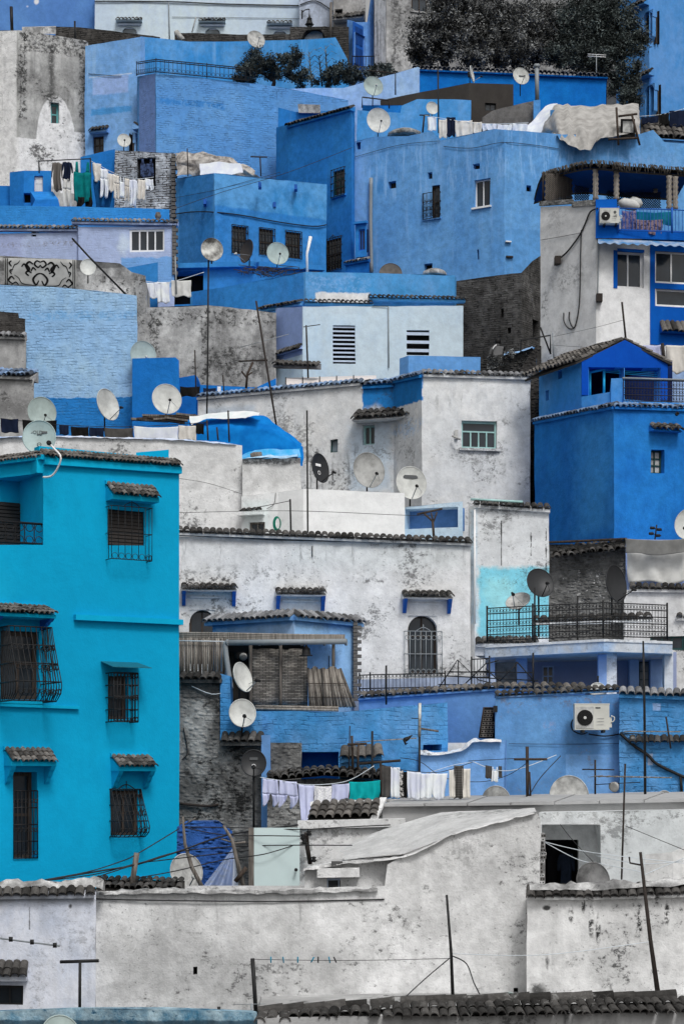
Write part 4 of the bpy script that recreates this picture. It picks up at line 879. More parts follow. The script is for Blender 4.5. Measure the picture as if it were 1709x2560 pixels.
# post with cables before the turquoise wall
pole([(328, 2224, 38.6), (342, 2133, 38.6)], .055, 'short rough timber post carrying cables before the turquoise house', 'wood_g', 'cable_post', 'post')
for i, (p, lab) in enumerate((
    ([(112, 2200, 38), (220, 2180, 38.3), (300, 2155, 38.6), (342, 2136, 38.6), (448, 2072, 39.3)], 'upper black cable rising over the turquoise wall to the branch pole'),
    ([(118, 2201, 38.1), (250, 2178, 38.4), (338, 2163, 38.6), (450, 2128, 39.2), (570, 2088, 40), (745, 2063, 39.8)], 'thick middle black cable across the turquoise wall'),
    ([(115, 2203, 38.1), (240, 2186, 38.4), (340, 2160, 38.6), (400, 2152, 39), (520, 2138, 39.5), (755, 2112, 39.7)], 'lower black cable running level to the shed bracket'),
    ([(210, 2204, 38.2), (345, 2160, 38.6), (460, 2128, 39.4), (640, 2115, 39.6), (880, 2114, 38.4)], 'long cable passing the shed bracket towards the gable roof'),
    ([(345, 2195, 38.6), (440, 2178, 39.2), (560, 2150, 39.6), (660, 2136, 39.4), (752, 2108, 39.6)], 'slack cable dipping in front of the pale panel'),
    ([(460, 2068, 39.5), (600, 2070, 39.6), (750, 2074, 39.5), (870, 2068, 39.2), (975, 2063, 38.9)], 'straight cable skimming the top of the pale panel'),
    ([(462, 2070, 39.5), (560, 2088, 39.6), (680, 2090, 39.4), (752, 2091, 39.5)], 'cable sagging below the top of the pale panel'))):
    wire(p, lab, .010 if i != 1 else .016, 'wire', group='cables between the houses')
# ================================================================ middle rows, front to back
# ---- dark rubble wall right of the turquoise house
RUB = plaster('grey rubble', S(156, 156, 154), S(88, 88, 87), mott=1, dirt=.9, dcol=S(34, 34, 34), bump=.6, big=.7, course=.35, rub=.7,
              patches=[('o', 440, 1740, 545, 1850, 45, S(160, 160, 158), .3, .4, .7, 0), ('r', 450, 1700, 560, 1748, 45, S(78, 78, 78), .05, .06, .9, 0), ('o', 452, 1840, 480, 1960, 45, S(26, 26, 26), .1, .2, .9, .45), ('r', 560, 1860, 700, 2060, 45, S(70, 70, 70), .3, .3, .6, 0)])
h = House('rubble_wall_house', 'dark grey rubble-walled house right of the turquoise house with a small tile hood', [(440, 1704, 45.2), (551, 1706, 45.0), (554, 1852, 45.0), (752, 1858, 44.8)], RUB, back=1.6, amp=.035, cell=.2, roof=False)
h.pts = h.pts
h.win(665, 2047, 690, 2062, 'dark', r=.2, name='vent'); h.awning(556, 660, 1834, 1856, .30, 1, .15, 'tile_d', cap=False); h.eave(448, 1685, 556, 1685, tw=.15, tl=.34, mat='tile_d', out=.2, pitch=20)
h.cable([(450, 2010), (520, 2016), (548, 2012)], .03, 'rust', name='timber'); h.cable([(460, 1820), (470, 1880), (456, 1900)], .012); h.cable([(480, 1716), (530, 1736), (565, 1730)], .01, 'wire_l')
h.done()
# blue painted rubble with branches and a plastic sheet
m = plaster('blue washed rubble', S(62, 96, 170), S(48, 76, 146), mott=.8, bump=1.0, rub=1, course=.5)
h = House('blue_rubble_wall', 'low blue painted rubble wall with a rounded top behind the branch poles', [(440, 2070, 41.5), (465, 2053, 41.5), (545, 2052, 41.5), (578, 2078, 41.5), (582, 2120, 41.5)], m, back=.5, amp=.04, cell=.15, cat='wall', zb=CZ - 4); h.done()
pole([(512, 2232, 39.4), (480, 2170, 39.4), (462, 2110, 39.5), (457, 2042, 39.5)], [.045, .042, .035, .022], 'crooked branch pole right beside the turquoise house corner', 'wood_g', 'branch_pole', 'pole', [([(462, 2062, 39.5), (488, 2046, 39.4)], .012, 'twig')])
pole([(612, 2232, 39.3), (592, 2150, 39.3), (580, 2100, 39.3), (558, 2064, 39.4)], [.045, .042, .035, .025], 'crooked forked branch pole leaning towards the pale panel', 'wood_g', 'branch_pole', 'pole', [([(582, 2110, 39.3), (614, 2106, 39.3)], .02, 'twig'), ([(578, 2106, 39.3), (553, 2098, 39.3)], .015, 'twig'), ([(588, 2205, 39.2), (616, 2170, 39.2)], .045, 'plank', 'wood_d')])
mm, nt, bs = _new('plastic sheet', .25, .5); bs.inputs['Base Color'].default_value = S(170, 182, 205); bs.inputs['Alpha'].default_value = .55
rows = []
for i in range(13):
    t = i / 12; row = []
    for j in range(17):
        a = j / 16; u = 586 - (1 - a) * 92 * t - 4 + a * 14 * t; v = 2118 + 108 * t + (1 - a) * 12 * t; row.append(P(u, v, 39.8) + Y * (.12 * math.sin(a * 19 + t) * t + .3 * (1 - t)))
    rows.append(row)
b = MB(); b.grid(rows); tag(b.build('plastic_sheet', mm), 'crumpled translucent plastic sheet draped down from the branch pole', 'plastic sheet')
dish(466, 2180, 40.6, .72, 25, 15, 'pale dish half hidden behind the turquoise house corner near the ground', 'dish_g', mast=2260)
h = House('dark_tile_lean_to', 'dark tiled lean-to roof at the foot of the turquoise house', [(236, 2224, 38.2), (458, 2226, 38.3)], S_ROOF, back=1, zb=CZ - 4, cat='lean-to', amp=.01)
A, B = P(240, 2196, 39.2), P(462, 2200, 39.2); E = P(240, 2224, 38.2); b = MB(); b.poly([A - Z * .02, B - Z * .02, P(462, 2226, 38.2), P(240, 2224, 38.2)]); e = b.build('roof', S_ROOF, h.root); dn = E - A; dn.x = 0; tiles(e, A, B, dn.normalized(), .12, dn.length / 1.78, 2, 'tile_d'); h.done()
# ---- pergola house
m_p = plaster('worn light blue', S(112, 158, 215), S(136, 176, 222), mott=.45, streak=.15, dirt=.12, dcol=S(70, 84, 110), bump=.4, patches=[('r', 520, 1540, 890, 1566, 47.4, S(88, 138, 205), .05, .1, .8, 0), ('r', 530, 1560, 740, 1592, 47.6, S(150, 172, 200), .06, .05, .7, 0)])
h = House('pergola_house', 'light blue house under a bowed tile roof with a bamboo pergola and woven mats', [(531, 1556, 48.6), (734, 1545, 47.2), (884, 1556, 48.2)], m_p, back=2.6, amp=.02)
h.eave(519, 1541, 734, 1526, seg=0, tw=.155, tl=.36, mat='tile_w', out=.2, pitch=24, rows=1); h.eave(734, 1526, 902, 1543, seg=1, tw=.155, tl=.36, mat='tile_w', out=.2, pitch=24)
for k in range(22):                                   # toothed brick edge
    b = MB(); c = P(888, 1560 + k * 9, 48.1); b.obox(c, X, Y, Z, (-.05, .05 + .09 * (k % 2)), (-.1, .1), (-.034, .034)); b.build('brick', bm_, h.root)
h.cable([(820, 1640), (820, 1770)], .01, seg=1); h.done()
per = empty('bamboo_pergola', P(650, 1770, 46), 'bamboo pergola with a cane roof edge, posts and grey rain gutter', 'pergola')
for k in range(5):
    b = MB(); z_ = k * 4.2; b.tube(smooth([P(440, 1583 + z_, 46.2), P(560, 1584 + z_, 45.9), P(700, 1587 + z_ * .9, 45.7), P(862, 1590 + z_ * .5, 45.6)], 4), .026, 6); b.build('roof_cane', 'bamboo', per)
b = MB(); b.box8([P(440, 1596, 46.3), P(862, 1600, 45.7), P(862, 1596, 47.6), P(440, 1594, 47.8), P(440, 1584, 46.3), P(862, 1590, 45.7), P(862, 1586, 47.6), P(440, 1584, 47.8)]); b.build('roof_mat', 'bamboo_d', per)
b = MB(); b.tube([P(566, 1607, 45.5), P(866, 1604, 45.3)], .062, 10); b.build('gutter', 'galv', per)
for u in (566, 646, 697, 752, 808, 862): b = MB(); b.tube([P(u, 1606.5, 45.48), P(u + 5, 1606.4, 45.47)], .072, 10); b.build('gutter_clip', 'galv', per)
b = MB(); b.tube(smooth([P(568, 1607, 45.5), P(563, 1612, 45.5), P(565, 1640, 45.5), P(572, 1690, 45.5), P(577, 1722, 45.5)], 4), .06, 10); b.build('downpipe', 'galv', per)
for (u, v0, v1) in ((701, 1606, 1764), (833, 1606, 1768), (626, 1612, 1764)):
    b = MB(); q = [P(u, v1 - (v1 - v0) * k / 8, 45.75) for k in range(9)]; b.tube(q, [.036 if k % 2 else .04 for k in range(9)], 7); b.build('post', 'bamboo_d', per)
b = MB(); b.tube([P(638, 1766, 45.55), P(846, 1770, 45.5)], .03, 6); b.tube([P(638, 1772, 45.5), P(846, 1776, 45.45)], .03, 6); b.build('ledge_canes', 'bamboo', per)
b = MB(); rr = []; 
for i in range(5): rr.append([P(560 + 200 * j / 10, 1606 + i * 4 + math.sin(j * .9) * 3 + (i * 2.5 if j > 4 else i * 1.5), 45.9 + i * .06) for j in range(11)])
b.grid(rr); b.build('shade_cloth', solid('black shade net', S(36, 35, 35), .9, .3), per)
t = empty('cane_screen', P(505, 1688, 45.7), 'screen of upright split canes hung left of the pergola downpipe', 'screen')
for k in range(24):
    u = 449 + k * 4.85; b = MB(); tp = 1596 + rng.uniform(-2, 2); b.tube([P(u + rng.uniform(-1, 1), 1690, 45.75 + rng.uniform(-.02, .02)), P(u, tp, 45.8)], .022, 5); b.build('cane', 'bamboo' if rng.random() < .55 else 'bamboo_d', t)
b = MB(); b.tube([P(447, 1602, 45.7), P(564, 1604, 45.7)], .012, 5); b.build('rail', 'wire_l', t)
WM = bpy.data.materials.new('woven mat'); WM.use_nodes = True; g_ = G(WM.node_tree); bs = WM.node_tree.nodes['Principled BSDF']; bs.inputs['Roughness'].default_value = .9
bt = g_.n('ShaderNodeTexBrick'); cx_ = g_.n('ShaderNodeCombineXYZ'); sx_ = g_.n('ShaderNodeSeparateXYZ'); g_.set(sx_.inputs[0], g_.pos()); g_.set(cx_.inputs[0], sx_.outputs[0]); g_.set(cx_.inputs[1], sx_.outputs[2]); g_.set(bt.inputs['Vector'], cx_.outputs[0])
bt.inputs['Scale'].default_value = 1; bt.inputs['Brick Width'].default_value = .14; bt.inputs['Row Height'].default_value = .035; bt.inputs['Mortar Size'].default_value = .006
bt.inputs['Color1'].default_value = S(92, 88, 84); bt.inputs['Color2'].default_value = S(150, 145, 138); bt.inputs['Mortar'].default_value = S(54, 52, 50)
g_.set(bs.inputs['Base Color'], g_.mix(.5, bt.outputs[0], g_.ramp(g_.noise(g_.pos(), 4, 5, .6), .3, .7, .6, 1.3), 'MULTIPLY')); g_.set(bs.inputs['Normal'], g_.bump(bt.outputs['Fac'], .6, -.03))
def panel(u0, v0, u1, v1, d, mat, name, label, cat, rowsn=None, bulge=.05, th=.02, skew=0):
    rows = [[P(u0 + (u1 - u0) * j / 8 + skew * (1 - i / 6), v0 + (v1 - v0) * i / 6, d) + Y * bulge * math.sin(j * 1.1 + i) for j in range(9)] for i in range(7)]
    b = MB(); b.grid(rows); o = b.build(name, mat); sd = o.modifiers.new('thickness', 'SOLIDIFY'); sd.thickness = th; return tag(o, label, cat)
panel(629, 1622, 699, 1766, 46.0, WM, 'woven_mat', 'left woven reed mat wall of the pergola', 'mat'); panel(703, 1622, 768, 1766, 46.0, WM, 'woven_mat', 'right woven reed mat wall of the pergola, under the hanging bell', 'mat')
panel(566, 1606, 632, 1766, 46.6, solid('dark mat', S(52, 50, 48), .9, .5, 14), 'dark_mat', 'dark shaded mat behind the tilted dish in the pergola', 'mat')
for (u0, u1, ut0, ut1, lab) in ((772, 829, 768, 803, 'left leaning roll of reed matting on the pergola ledge'), (808, 890, 806, 851, 'right leaning roll of reed matting on the pergola ledge')):
    t = empty('reed_mat', P((u0 + u1) / 2, 1768, 45.6), lab, 'mat'); n = 10; dd = 45.55 if u0 > 800 else 45.65
    for k in range(n):
        f = (k + .5) / n; b = MB(); A, B = P(u0 + (u1 - u0) * f, 1768, dd), P(ut0 + (ut1 - ut0) * f, 1670 + 4 * math.sin(k), dd + .12); w_ = (u1 - u0) / n * px(46) * .54
        b.tube([A, (A + B) / 2 + Y * .02, B], w_, 5); b.build('reed', 'bamboo' if k % 3 else 'bamboo_d', t)
    for f in (.25, .6): b = MB(); q = lambda k: P(u0 + (u1 - u0) * k, 1768, dd) * (1 - f) + P(ut0 + (ut1 - ut0) * k, 1670, dd + .12) * f - Y * .05; b.tube([q(0), q(1)], .008, 4); b.build('cord', 'wood_d', t)
t = empty('hanging_bell', P(765, 1641, 45.5), 'dark bell-shaped lantern hanging under the pergola gutter', 'lantern'); b = MB(); b.lathe(P(765, 1640, 45.5), Z, [(.15, 0), (.14, .02), (.10, .03), (.09, .16), (.07, .17), (.02, .22), (.01, .32)], 12); b.build('shade', 'iron', t)
t = empty('wall_ornament', P(606, 1655, 46.3), 'shaggy dark round ornament with a pale face hung in the pergola', 'ornament'); b = MB(); b.lathe(P(604, 1640, 46.4), Vector((0, -1, 0)), [(.17, 0), (.16, .08), (.09, .12), (.0, .13)], 9); b.build('ruff', 'black', t); b = MB(); b.lathe(P(608, 1642, 46.26), Vector((.2, -1, 0)), [(.09, 0), (.08, .05), (.03, .09), (.0, .1)], 10); b.build('face', 'dish_g', t)
dish(607, 1693, 45.0, .66, 55, 15, 'upper tilted white dish before the dark pergola mat', 'dish_w', mast=1760, roll=8); dish(606, 1783, 44.6, .62, 10, 14, 'lower white dish below the pergola at the blue wall corner', 'dish_w', mast=1838)
# ---- blue wall under the pergola
m_b = plaster('rough bright blue', S(92, 144, 208), S(76, 130, 198), mott=.6, bump=.6, course=1, big=.5, dirt=.12, dcol=S(44, 88, 160))
h = House('blue_terrace_house', 'rough bright blue terrace wall under the pergola with a dark blue opening', [(636, 1777, 45.3), (846, 1779, 45.1), (1054, 1762, 45.0), (1118, 1756, 45.3)], m_b, back=2.2, amp=.04, cell=.2)
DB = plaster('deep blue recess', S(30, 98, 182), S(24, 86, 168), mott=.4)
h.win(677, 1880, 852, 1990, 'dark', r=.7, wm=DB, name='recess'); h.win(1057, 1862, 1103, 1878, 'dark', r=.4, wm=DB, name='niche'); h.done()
h = House('blue_pillar', 'narrow pale blue pillar beside the black dish and dark blue opening', [(653, 1838, 44.6), (676, 1838, 44.5)], plaster('pale blue pillar', S(112, 156, 222), S(98, 144, 214), mott=.3), back=.5, cat='pillar', amp=.015, zb=CZ - 3); h.done()
h = House('blue_strip_wall', 'narrow blue wall end left of the lower white dish', [(551, 1684, 44.95), (575, 1690, 44.9), (578, 1774, 44.9), (655, 1778, 44.9)], m_b, back=.6, cat='wall', amp=.02); 
h.zb = P(0, 1850, 44.9).z; h.done()
dish(634, 1908, 43.6, .56, 2, 10, 'black dish on a tall pole in front of the rubble wall', 'dish_d', mast=2075, txt=[('#.3', 0, .35, .06, 'print'), ('O', 0, -.2, .11, 'print_w')])
pole([(627, 2240, 43.6), (627, 2075, 43.6)], .026, 'lower length of the black dish pole before the pale panel', 'iron')
# tile lean-to and tile fragment
h = House('tile_lean_to', 'sagging mossy tile lean-to roof just above the washing line', [(668, 1953, 43.4), (812, 1946, 43.4), (958, 1954, 43.4)], RUB, back=1.2, cat='lean-to', zb=CZ - 4)
for (u0, v0, u1, v1) in ((668, 1934, 812, 1920), (812, 1920, 958, 1930)):
    A, B = P(u0, v0, 44.3), P(u1, v1, 44.3); E = P(u0, v0 + 20, 43.2); b = MB(); b.poly([A - Z * .01, B - Z * .01, P(u1, v1 + 20, 43.2), E]); e = b.build('roof', S_ROOF, h.root); dn = E - A; dn.x = 0; tiles(e, A, B, dn.normalized(), .15, dn.length / 2.56 * 1.05, 3, 'tile_d')
h.done()
t = House('tile_fragment_wall', 'stub of blue wall with five loose tiles beside the pole cluster', [(848, 1896, 44.3), (960, 1892, 44.3)], m_b, back=.6, cat='wall', zb=CZ - 3, amp=.02)
t.eave(852, 1872, 954, 1864, tw=.19, tl=.38, mat='tile', out=.22, pitch=35); t.done()
# ---- the washing
LV = cloth_mat('lavender linen', S(186, 190, 214), S(166, 170, 198)); WL = cloth_mat('white linen', S(212, 216, 228), S(190, 194, 208)); CR = cloth_mat('cream linen', S(196, 192, 186), S(170, 166, 160)); TL = cloth_mat('teal towel', S(20, 158, 160), S(12, 136, 140)); DG = cloth_mat('dark grey cloth', S(78, 76, 74), S(58, 56, 55)); PT = cloth_mat('black white print', S(30, 30, 30), S(176, 174, 172), 'spot', 26); LC = cloth_mat('lace', S(214, 214, 226), S(168, 168, 176), 'spot', 40); NV = cloth_mat('navy cloth', S(28, 36, 56), S(20, 26, 42)); BKc = cloth_mat('black cloth', S(30, 29, 29), S(20, 20, 20)); DST = cloth_mat('dark striped', S(52, 50, 48), S(84, 82, 80), 'stripe', 9)
dl = 42.4
for (a, c) in (((655, 1946, 696, 2014, LV, 'shorts', 4), 'left pair of lavender bloomers on the lower washing line'), ((696, 1950, 744, 2016, LV, 'shorts', 5), 'right pair of lavender bloomers on the lower washing line'),
    ((745, 1961, 786, 2052, LV, 'skew', 3), 'long lavender sheet hanging lowest on the line'), ((785, 1965, 829, 2016, LC, 'sheet', 1), 'white lace cloth between the two lavender sheets'), ((829, 1961, 873, 2000, LV, 'sheet', -2), 'short lavender cloth left of the teal towel'),
    ((872, 1955, 950, 2000, TL, 'sheet', -4), 'bright teal towel on the lower washing line'), ((954, 1914, 977, 1994, DG, 'sheet', 2), 'dark grey cloth right of the teal towel'), ((976, 1918, 999, 1994, WL, 'sheet', 1), 'white printed cloth next to the dark grey one'),
    ((996, 1926, 1008, 1995, PT, 'sheet', 1), 'narrow black and white printed cloth'), ((1007, 1930, 1018, 1995, BKc, 'sheet', 0), 'narrow black cloth beside the printed one'), ((1017, 1928, 1052, 1997, WL, 'sheet', 3), 'white cloth left of the rusty mast'),
    ((1051, 1934, 1081, 1997, WL, 'sheet', 0), 'white cloth right of the rusty mast'), ((1075, 1933, 1118, 1997, WL, 'skew', 1), 'wide white skirt at the right of the white cloths'), ((1122, 1926, 1137, 1996, CR, 'sheet', -2), 'cream strip of cloth left of the dark checked one'),
    ((1134, 1914, 1158, 1996, DST, 'sheet', 0), 'dark checked cloth in the short line group'), ((1155, 1922, 1175, 1996, CR, 'sheet', 0), 'cream cloth at the right end of the short group'),
    ((1213, 1913, 1229, 1945, DG, 'sheet', 3), 'dark sock left of the white briefs on the blue wall'), ((1226, 1917, 1247, 1954, WL, 'tank', 1), 'white briefs between two dark socks'), ((1245, 1915, 1254, 1944, DG, 'sheet', 1), 'dark sock right of the white briefs')):
    cloth(a[0], a[1], a[2], a[3], dl if a[0] < 1200 else 44.2, a[4], c, a[5], dv=a[6], fold=.05)
wire([(650, 1944, 42.4), (700, 1952, 42.4), (760, 1962, 42.4), (830, 1960, 42.4), (880, 1948, 42.4), (935, 1915, 42.4)], 'washing line carrying the lavender linen', .008, 'wire_l', 'washing line')
wire([(950, 1912, 42.4), (1010, 1926, 42.4), (1080, 1932, 42.4), (1120, 1926, 42.4), (1180, 1906, 42.4)], 'washing line carrying the white cloths', .007, 'wire', 'washing line')
wire([(1180, 1904, 44.3), (1240, 1926, 44.2), (1300, 1922, 44.1), (1390, 1888, 44.6)], 'washing line with socks against the blue wall', .008, 'wire_l', 'washing line')
wire([(1180, 1906, 44.3), (1130, 1914, 44.3), (1050, 1940, 44.3)], 'thin line running left from the blue wall hook', .006, 'wire_l', 'washing line'); wire([(1170, 1903, 44.3), (1240, 1899, 44.2), (1310, 1896, 43.9)], 'dark line from the wall hook to the cross pole', .007, 'wire', 'washing line')
wire([(1000, 1895, 44.2), (1050, 1905, 44.2), (1110, 1945, 44.2), (1200, 1955, 44.2), (1270, 1938, 44.2), (1320, 1905, 43.9)], 'drooping black wire below the socks', .007, 'wire')
# ---- blue house with air conditioner
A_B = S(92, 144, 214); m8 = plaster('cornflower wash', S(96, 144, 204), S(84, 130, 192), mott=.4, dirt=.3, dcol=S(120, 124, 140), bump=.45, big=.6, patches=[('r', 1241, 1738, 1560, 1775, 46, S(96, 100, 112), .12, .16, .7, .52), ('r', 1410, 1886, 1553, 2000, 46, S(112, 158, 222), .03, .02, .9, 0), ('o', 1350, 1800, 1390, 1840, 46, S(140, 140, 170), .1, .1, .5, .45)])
m8b = plaster('rough cornflower', S(88, 142, 208), S(74, 128, 198), mott=.5, bump=.9, course=1, big=.6, dirt=.1, dcol=S(60, 100, 170), patches=[('r', 1618, 1884, 1632, 1914, 45.4, S(160, 175, 200), .02, .03, .9, 0), ('r', 1630, 1758, 1652, 1778, 45.4, S(150, 175, 215), .03, .03, .8, 0)])
m8c = plaster('smooth cornflower', S(98, 142, 206), S(88, 130, 196), mott=.35, streak=.15, dcol=S(70, 100, 160), bump=.25)
h = House('blue_house', 'cornflower blue house with an air conditioner and tile coping at right', [(1237, 1746, 45.6), (1549, 1734, 45.9)], m8, back=4, amp=.03)
h.eave(1239, 1732, 1549, 1716, tw=.15, tl=.3, mat='tile_d', out=.06, pitch=14, board=.03, back=.2)
b = MB(); b.obox(P(1238, 1772, 45.5), X, Y, Z, (-.05, .04), (-.05, .05), (-.08, .06)); b.build('hook_plate', 'iron', h.root)
h.cable([(1270, 1860), (1420, 1861), (1550, 1859)], .006); h.cable([(1437, 1792), (1426, 1808), (1430, 1826), (1450, 1836), (1466, 1832)], .014, 'black'); h.cable([(1470, 1836), (1510, 1841), (1545, 1836)], .016, 'black'); h.done()
h = House('rough_blue_house', 'rougher brighter blue house wall at the right edge beside the air conditioner', [(1549, 1738, 45.5), (1720, 1742, 45.3)], m8b, back=4, amp=.04, cell=.2)
h.eave(1547, 1721, 1720, 1727, tw=.16, tl=.36, mat='tile_w', out=.16, pitch=20); h.awning(1574, 1712, 1842, 1856, .12, 1, .13, 'tile_d', cap=False, drop=.04)
h.cable([(1549, 1834), (1585, 1866), (1618, 1888), (1640, 1910), (1690, 1935), (1720, 1948)], .035, 'black'); h.cable([(1700, 1940), (1704, 1990)], .03, 'black'); h.cable([(1549, 1832), (1640, 1840), (1700, 1850)], .012, 'black'); h.done()
h = House('blue_long_wall', 'long smooth blue wall with a tile coping below the iron railing', [(896, 1746, 47.4), (1241, 1722, 46.6), (1462, 1726, 46.8)], m8c, back=1.2, amp=.025)
h.eave(896, 1735, 1241, 1711, seg=0, tw=.17, tl=.32, mat='tile', out=.1, pitch=16, board=.04); h.eave(1241, 1711, 1466, 1713, seg=1, tw=.17, tl=.32, mat='tile', out=.1, pitch=16, board=.04)
h.done()
h = House('curved_blue_wall', 'pale blue garden wall stepping up in a curve with lumpy white coping', [(1046, 1884, 44.9), (1109, 1886, 44.9), (1150, 1876, 44.9), (1166, 1864, 44.9), (1178, 1852, 44.9), (1262, 1850, 44.9)], plaster('pale cornflower', S(124, 166, 226), S(106, 150, 216), mott=.45, dirt=.2, dcol=S(80, 110, 160), bump=.5), back=.35, cat='wall', zb=CZ - 3.5, lean=-4)
mound(h, [(1050, 1878, 44.9), (1105, 1880, 44.9), (1150, 1870, 44.9), (1170, 1856, 44.9), (1190, 1846, 44.9), (1260, 1848, 44.9)], .09, .13, mat=plaster('blue-white coping', S(168, 192, 226), S(190, 190, 192), mott=.8, dirt=.5, dcol=S(110, 110, 112), bump=.9, big=2)); h.done()
h = House('white_rounded_wall', 'bit of white rounded wall seen between the two blue walls', [(1112, 1858, 45.6), (1168, 1858, 45.6)], plaster('plain lime', S(200, 200, 200)), back=.3, cat='wall', zb=CZ - 2); h.done()
t = empty('claustra_panel', P(1217, 1844, 45.9), 'slanting pierced brick screen panel beside the blue house edge', 'screen')
for r in range(7):
    for k in range(4):
        u = 1207 + k * 8 - r * -0 + (6 - r) * 0 ; v = 1774 + r * 10; sh = (6 - r) * 1.6
        if u + sh > 1237: continue
        g = MB(); c = P(u + sh - 4, v + 5, 45.9); s_ = .034; 
        for (x0, x1, z0, z1) in ((-s_, s_, s_ * .55, s_), (-s_, s_, -s_, -s_ * .55), (-s_, -s_ * .55, -s_ * .55, s_ * .55), (s_ * .55, s_, -s_ * .55, s_ * .55)): g.obox(c, X, Y, Z, (x0, x1), (-.04, .04), (z0, z1))
        g.build('pierced_block', 'wood_g', t)
b = MB(); b.box8([P(1196, 1846, 46.05), P(1236, 1846, 46.05), P(1236, 1846, 46.1), P(1196, 1846, 46.1), P(1208, 1768, 46.05), P(1236, 1768, 46.05), P(1236, 1768, 46.1), P(1208, 1768, 46.1)]); b.build('backing', 'dark', t)
b = MB(); b.tube([P(1197, 1844, 45.85), P(1209, 1769, 45.85), P(1236, 1770, 45.85)], .02, 5); b.build('frame', 'wood_d', t)
def aircon(u0, v0, u1, v1, d, label, logo=None, yaw=0):
    A, B = P(u0, v1, d), P(u1, v1, d); w, hh = (B - A).length, (P(u0, v0, d) - A).length; x = Vector((math.cos(yaw), math.sin(yaw), 0)); y = Vector((-x.y, x.x, 0)); t = empty('air_conditioner', A, label, 'air conditioner', 'air conditioner units'); dp = w * .38
    m = solid('beige enamel', S(176, 176, 170), .45, .25, 3)
    b = MB(); e = w * .02; b.obox(A, x, y, Z, (0, w * .92), (0, dp), (0, hh)); b.obox(A, x, y, Z, (w * -.01, w * .93), (-.006, dp + .006), (hh, hh + .025)); b.build('casing', m, t)
    c = A + x * w * .27 + Z * hh * .48; fr = MB(); fr.obox(A, x, y, Z, (w * .03, w * .50), (-.012, -.001), (hh * .06, hh * .92)); f = fr.build('fan_panel', 'dish_g', t)
    b = MB(); b.lathe(c - y * .011, -y, [(w * .21, 0), (w * .21, .006)], 24); b.build('fan_well', 'black', f)
    b = MB()
    for r in range(1, 6): b.ring(c - y * .022, x, Z, w * .215 * r / 5.2, .005, 20, 4)
    for k in range(8): a = k * math.pi / 4; b.tube([c - y * .022, c - y * .022 + (x * math.cos(a) + Z * math.sin(a)) * w * .21], .004, 4)
    b.build('fan_guard', 'iron', f); b = MB(); b.lathe(c - y * .02, -y, [(w * .045, 0), (w * .04, .02)], 12); b.build('hub', 'dish_w', f)
    for k in range(3): b = MB(); b.obox(A, x, y, Z, (w * .58, w * .78), (-.008, .002), (hh * (.2 + .12 * k), hh * (.23 + .12 * k))); b.build('louvre', 'dish_g', t)
    b = MB(); b.obox(A, x, y, Z, (w * .92, w * .99), (.02, dp * .8), (hh * .1, hh * .5)); b.build('valve_cover', m, t)
    b = MB(); b.tube(smooth([A + x * w * .96 + Z * hh * .55, A + x * w * 1.05 + Z * hh * .5, A + x * w * 1.04 + Z * hh * .36, A + x * w * .97 + Z * hh * .3], 4), .014, 5); b.build('handle', 'dish_w', t)
    for k in (.2, .75): b = MB(); b.obox(A, x, y, Z, (w * k, w * k + .05), (-.02, dp + .1), (-.06, -.002)); b.build('wall_bracket', 'iron', t)
    if logo:
        lettering(logo, A + x * w * .74 + Z * hh * .52 - y * .006, x, -y, hh * .2, 'print', t); b = MB(); b.lathe(A + x * w * .72 + Z * hh * .76 - y * .004, -y, [(hh * .1, 0), (hh * .09, .01)], 14); b.build('logo', 'print', t)
    else: b = MB(); b.obox(A, x, y, Z, (w * .55, w * .68), (-.008, .002), (hh * .85, hh * .9)); b.build('badge', 'print', t)
    return t
aircon(1436, 1762, 1530, 1825, 45.2, 'beige air conditioner unit on the cornflower blue wall')
# poles on the blue houses
pole([(1048, 2002, 43.6), (1048, 1840, 43.6)], .024, 'black mast in front of the white cloths, rusty white top and stub aerials', 'iron', cross=[([(1048, 1842, 43.6), (1049, 1758, 43.6)], .034, 'pipe', 'dish_r'), ([(1028, 1796, 43.6), (1050, 1797, 43.6)], .01, 'stub'), ([(1052, 1822, 43.6), (1096, 1829, 43.6)], .022, 'plank', 'wood_g')])
pole([(930, 2002, 42.8), (930, 1828, 42.8)], .024, 'black mast rising beside the teal towel', 'iron')
pole([(952, 1992, 43), (951, 1906, 43)], .028, 'dark T-shaped line post right of the teal towel', 'rust', 'clothes_post', 'post', [([(898, 1910, 43), (1001, 1902, 43)], .03)])
pole([(952, 1935, 43.9), (874, 1862, 43.9)], .0, 'x', 'rust') if False else None
t = pole([(882, 1930, 43.8), (879, 1840, 43.8)], .028, 'rough timber pole cluster with aerial boom beside the tile fragment', 'wood_d', 'timber_pole', 'pole', [([(868, 1862, 43.7), (917, 1860, 43.7)], .028, 'crossbar', 'wood_d'), ([(886, 1856, 43.7), (1041, 1846, 43.7)], .012, 'boom', 'bamboo'), ([(895, 1862, 43.7), (894, 1930, 43.7)], .025, 'stake', 'wood_d'), ([(872, 1930, 43.7), (874, 1815, 43.7)], .012, 'rod', 'rust')])
t = empty('perched_bird', P(1014, 1862, 43.7), 'small dark bird perched on the aerial boom before the blue wall', 'bird')
b = MB(); q = [P(1007, 1853, 43.7), P(1012, 1850, 43.7), P(1020, 1846, 43.7), P(1030, 1838, 43.7)]; b.tube(smooth(q, 4), [.01, .02, .035, .045, .05, .05, .048, .045, .04, .03, .022, .015, .006], 7); b.tube([P(1010, 1851, 43.68), P(1014, 1862, 43.65), P(1018, 1858, 43.7)], [.03, .02, .01], 6); b.build('body', 'black', t)
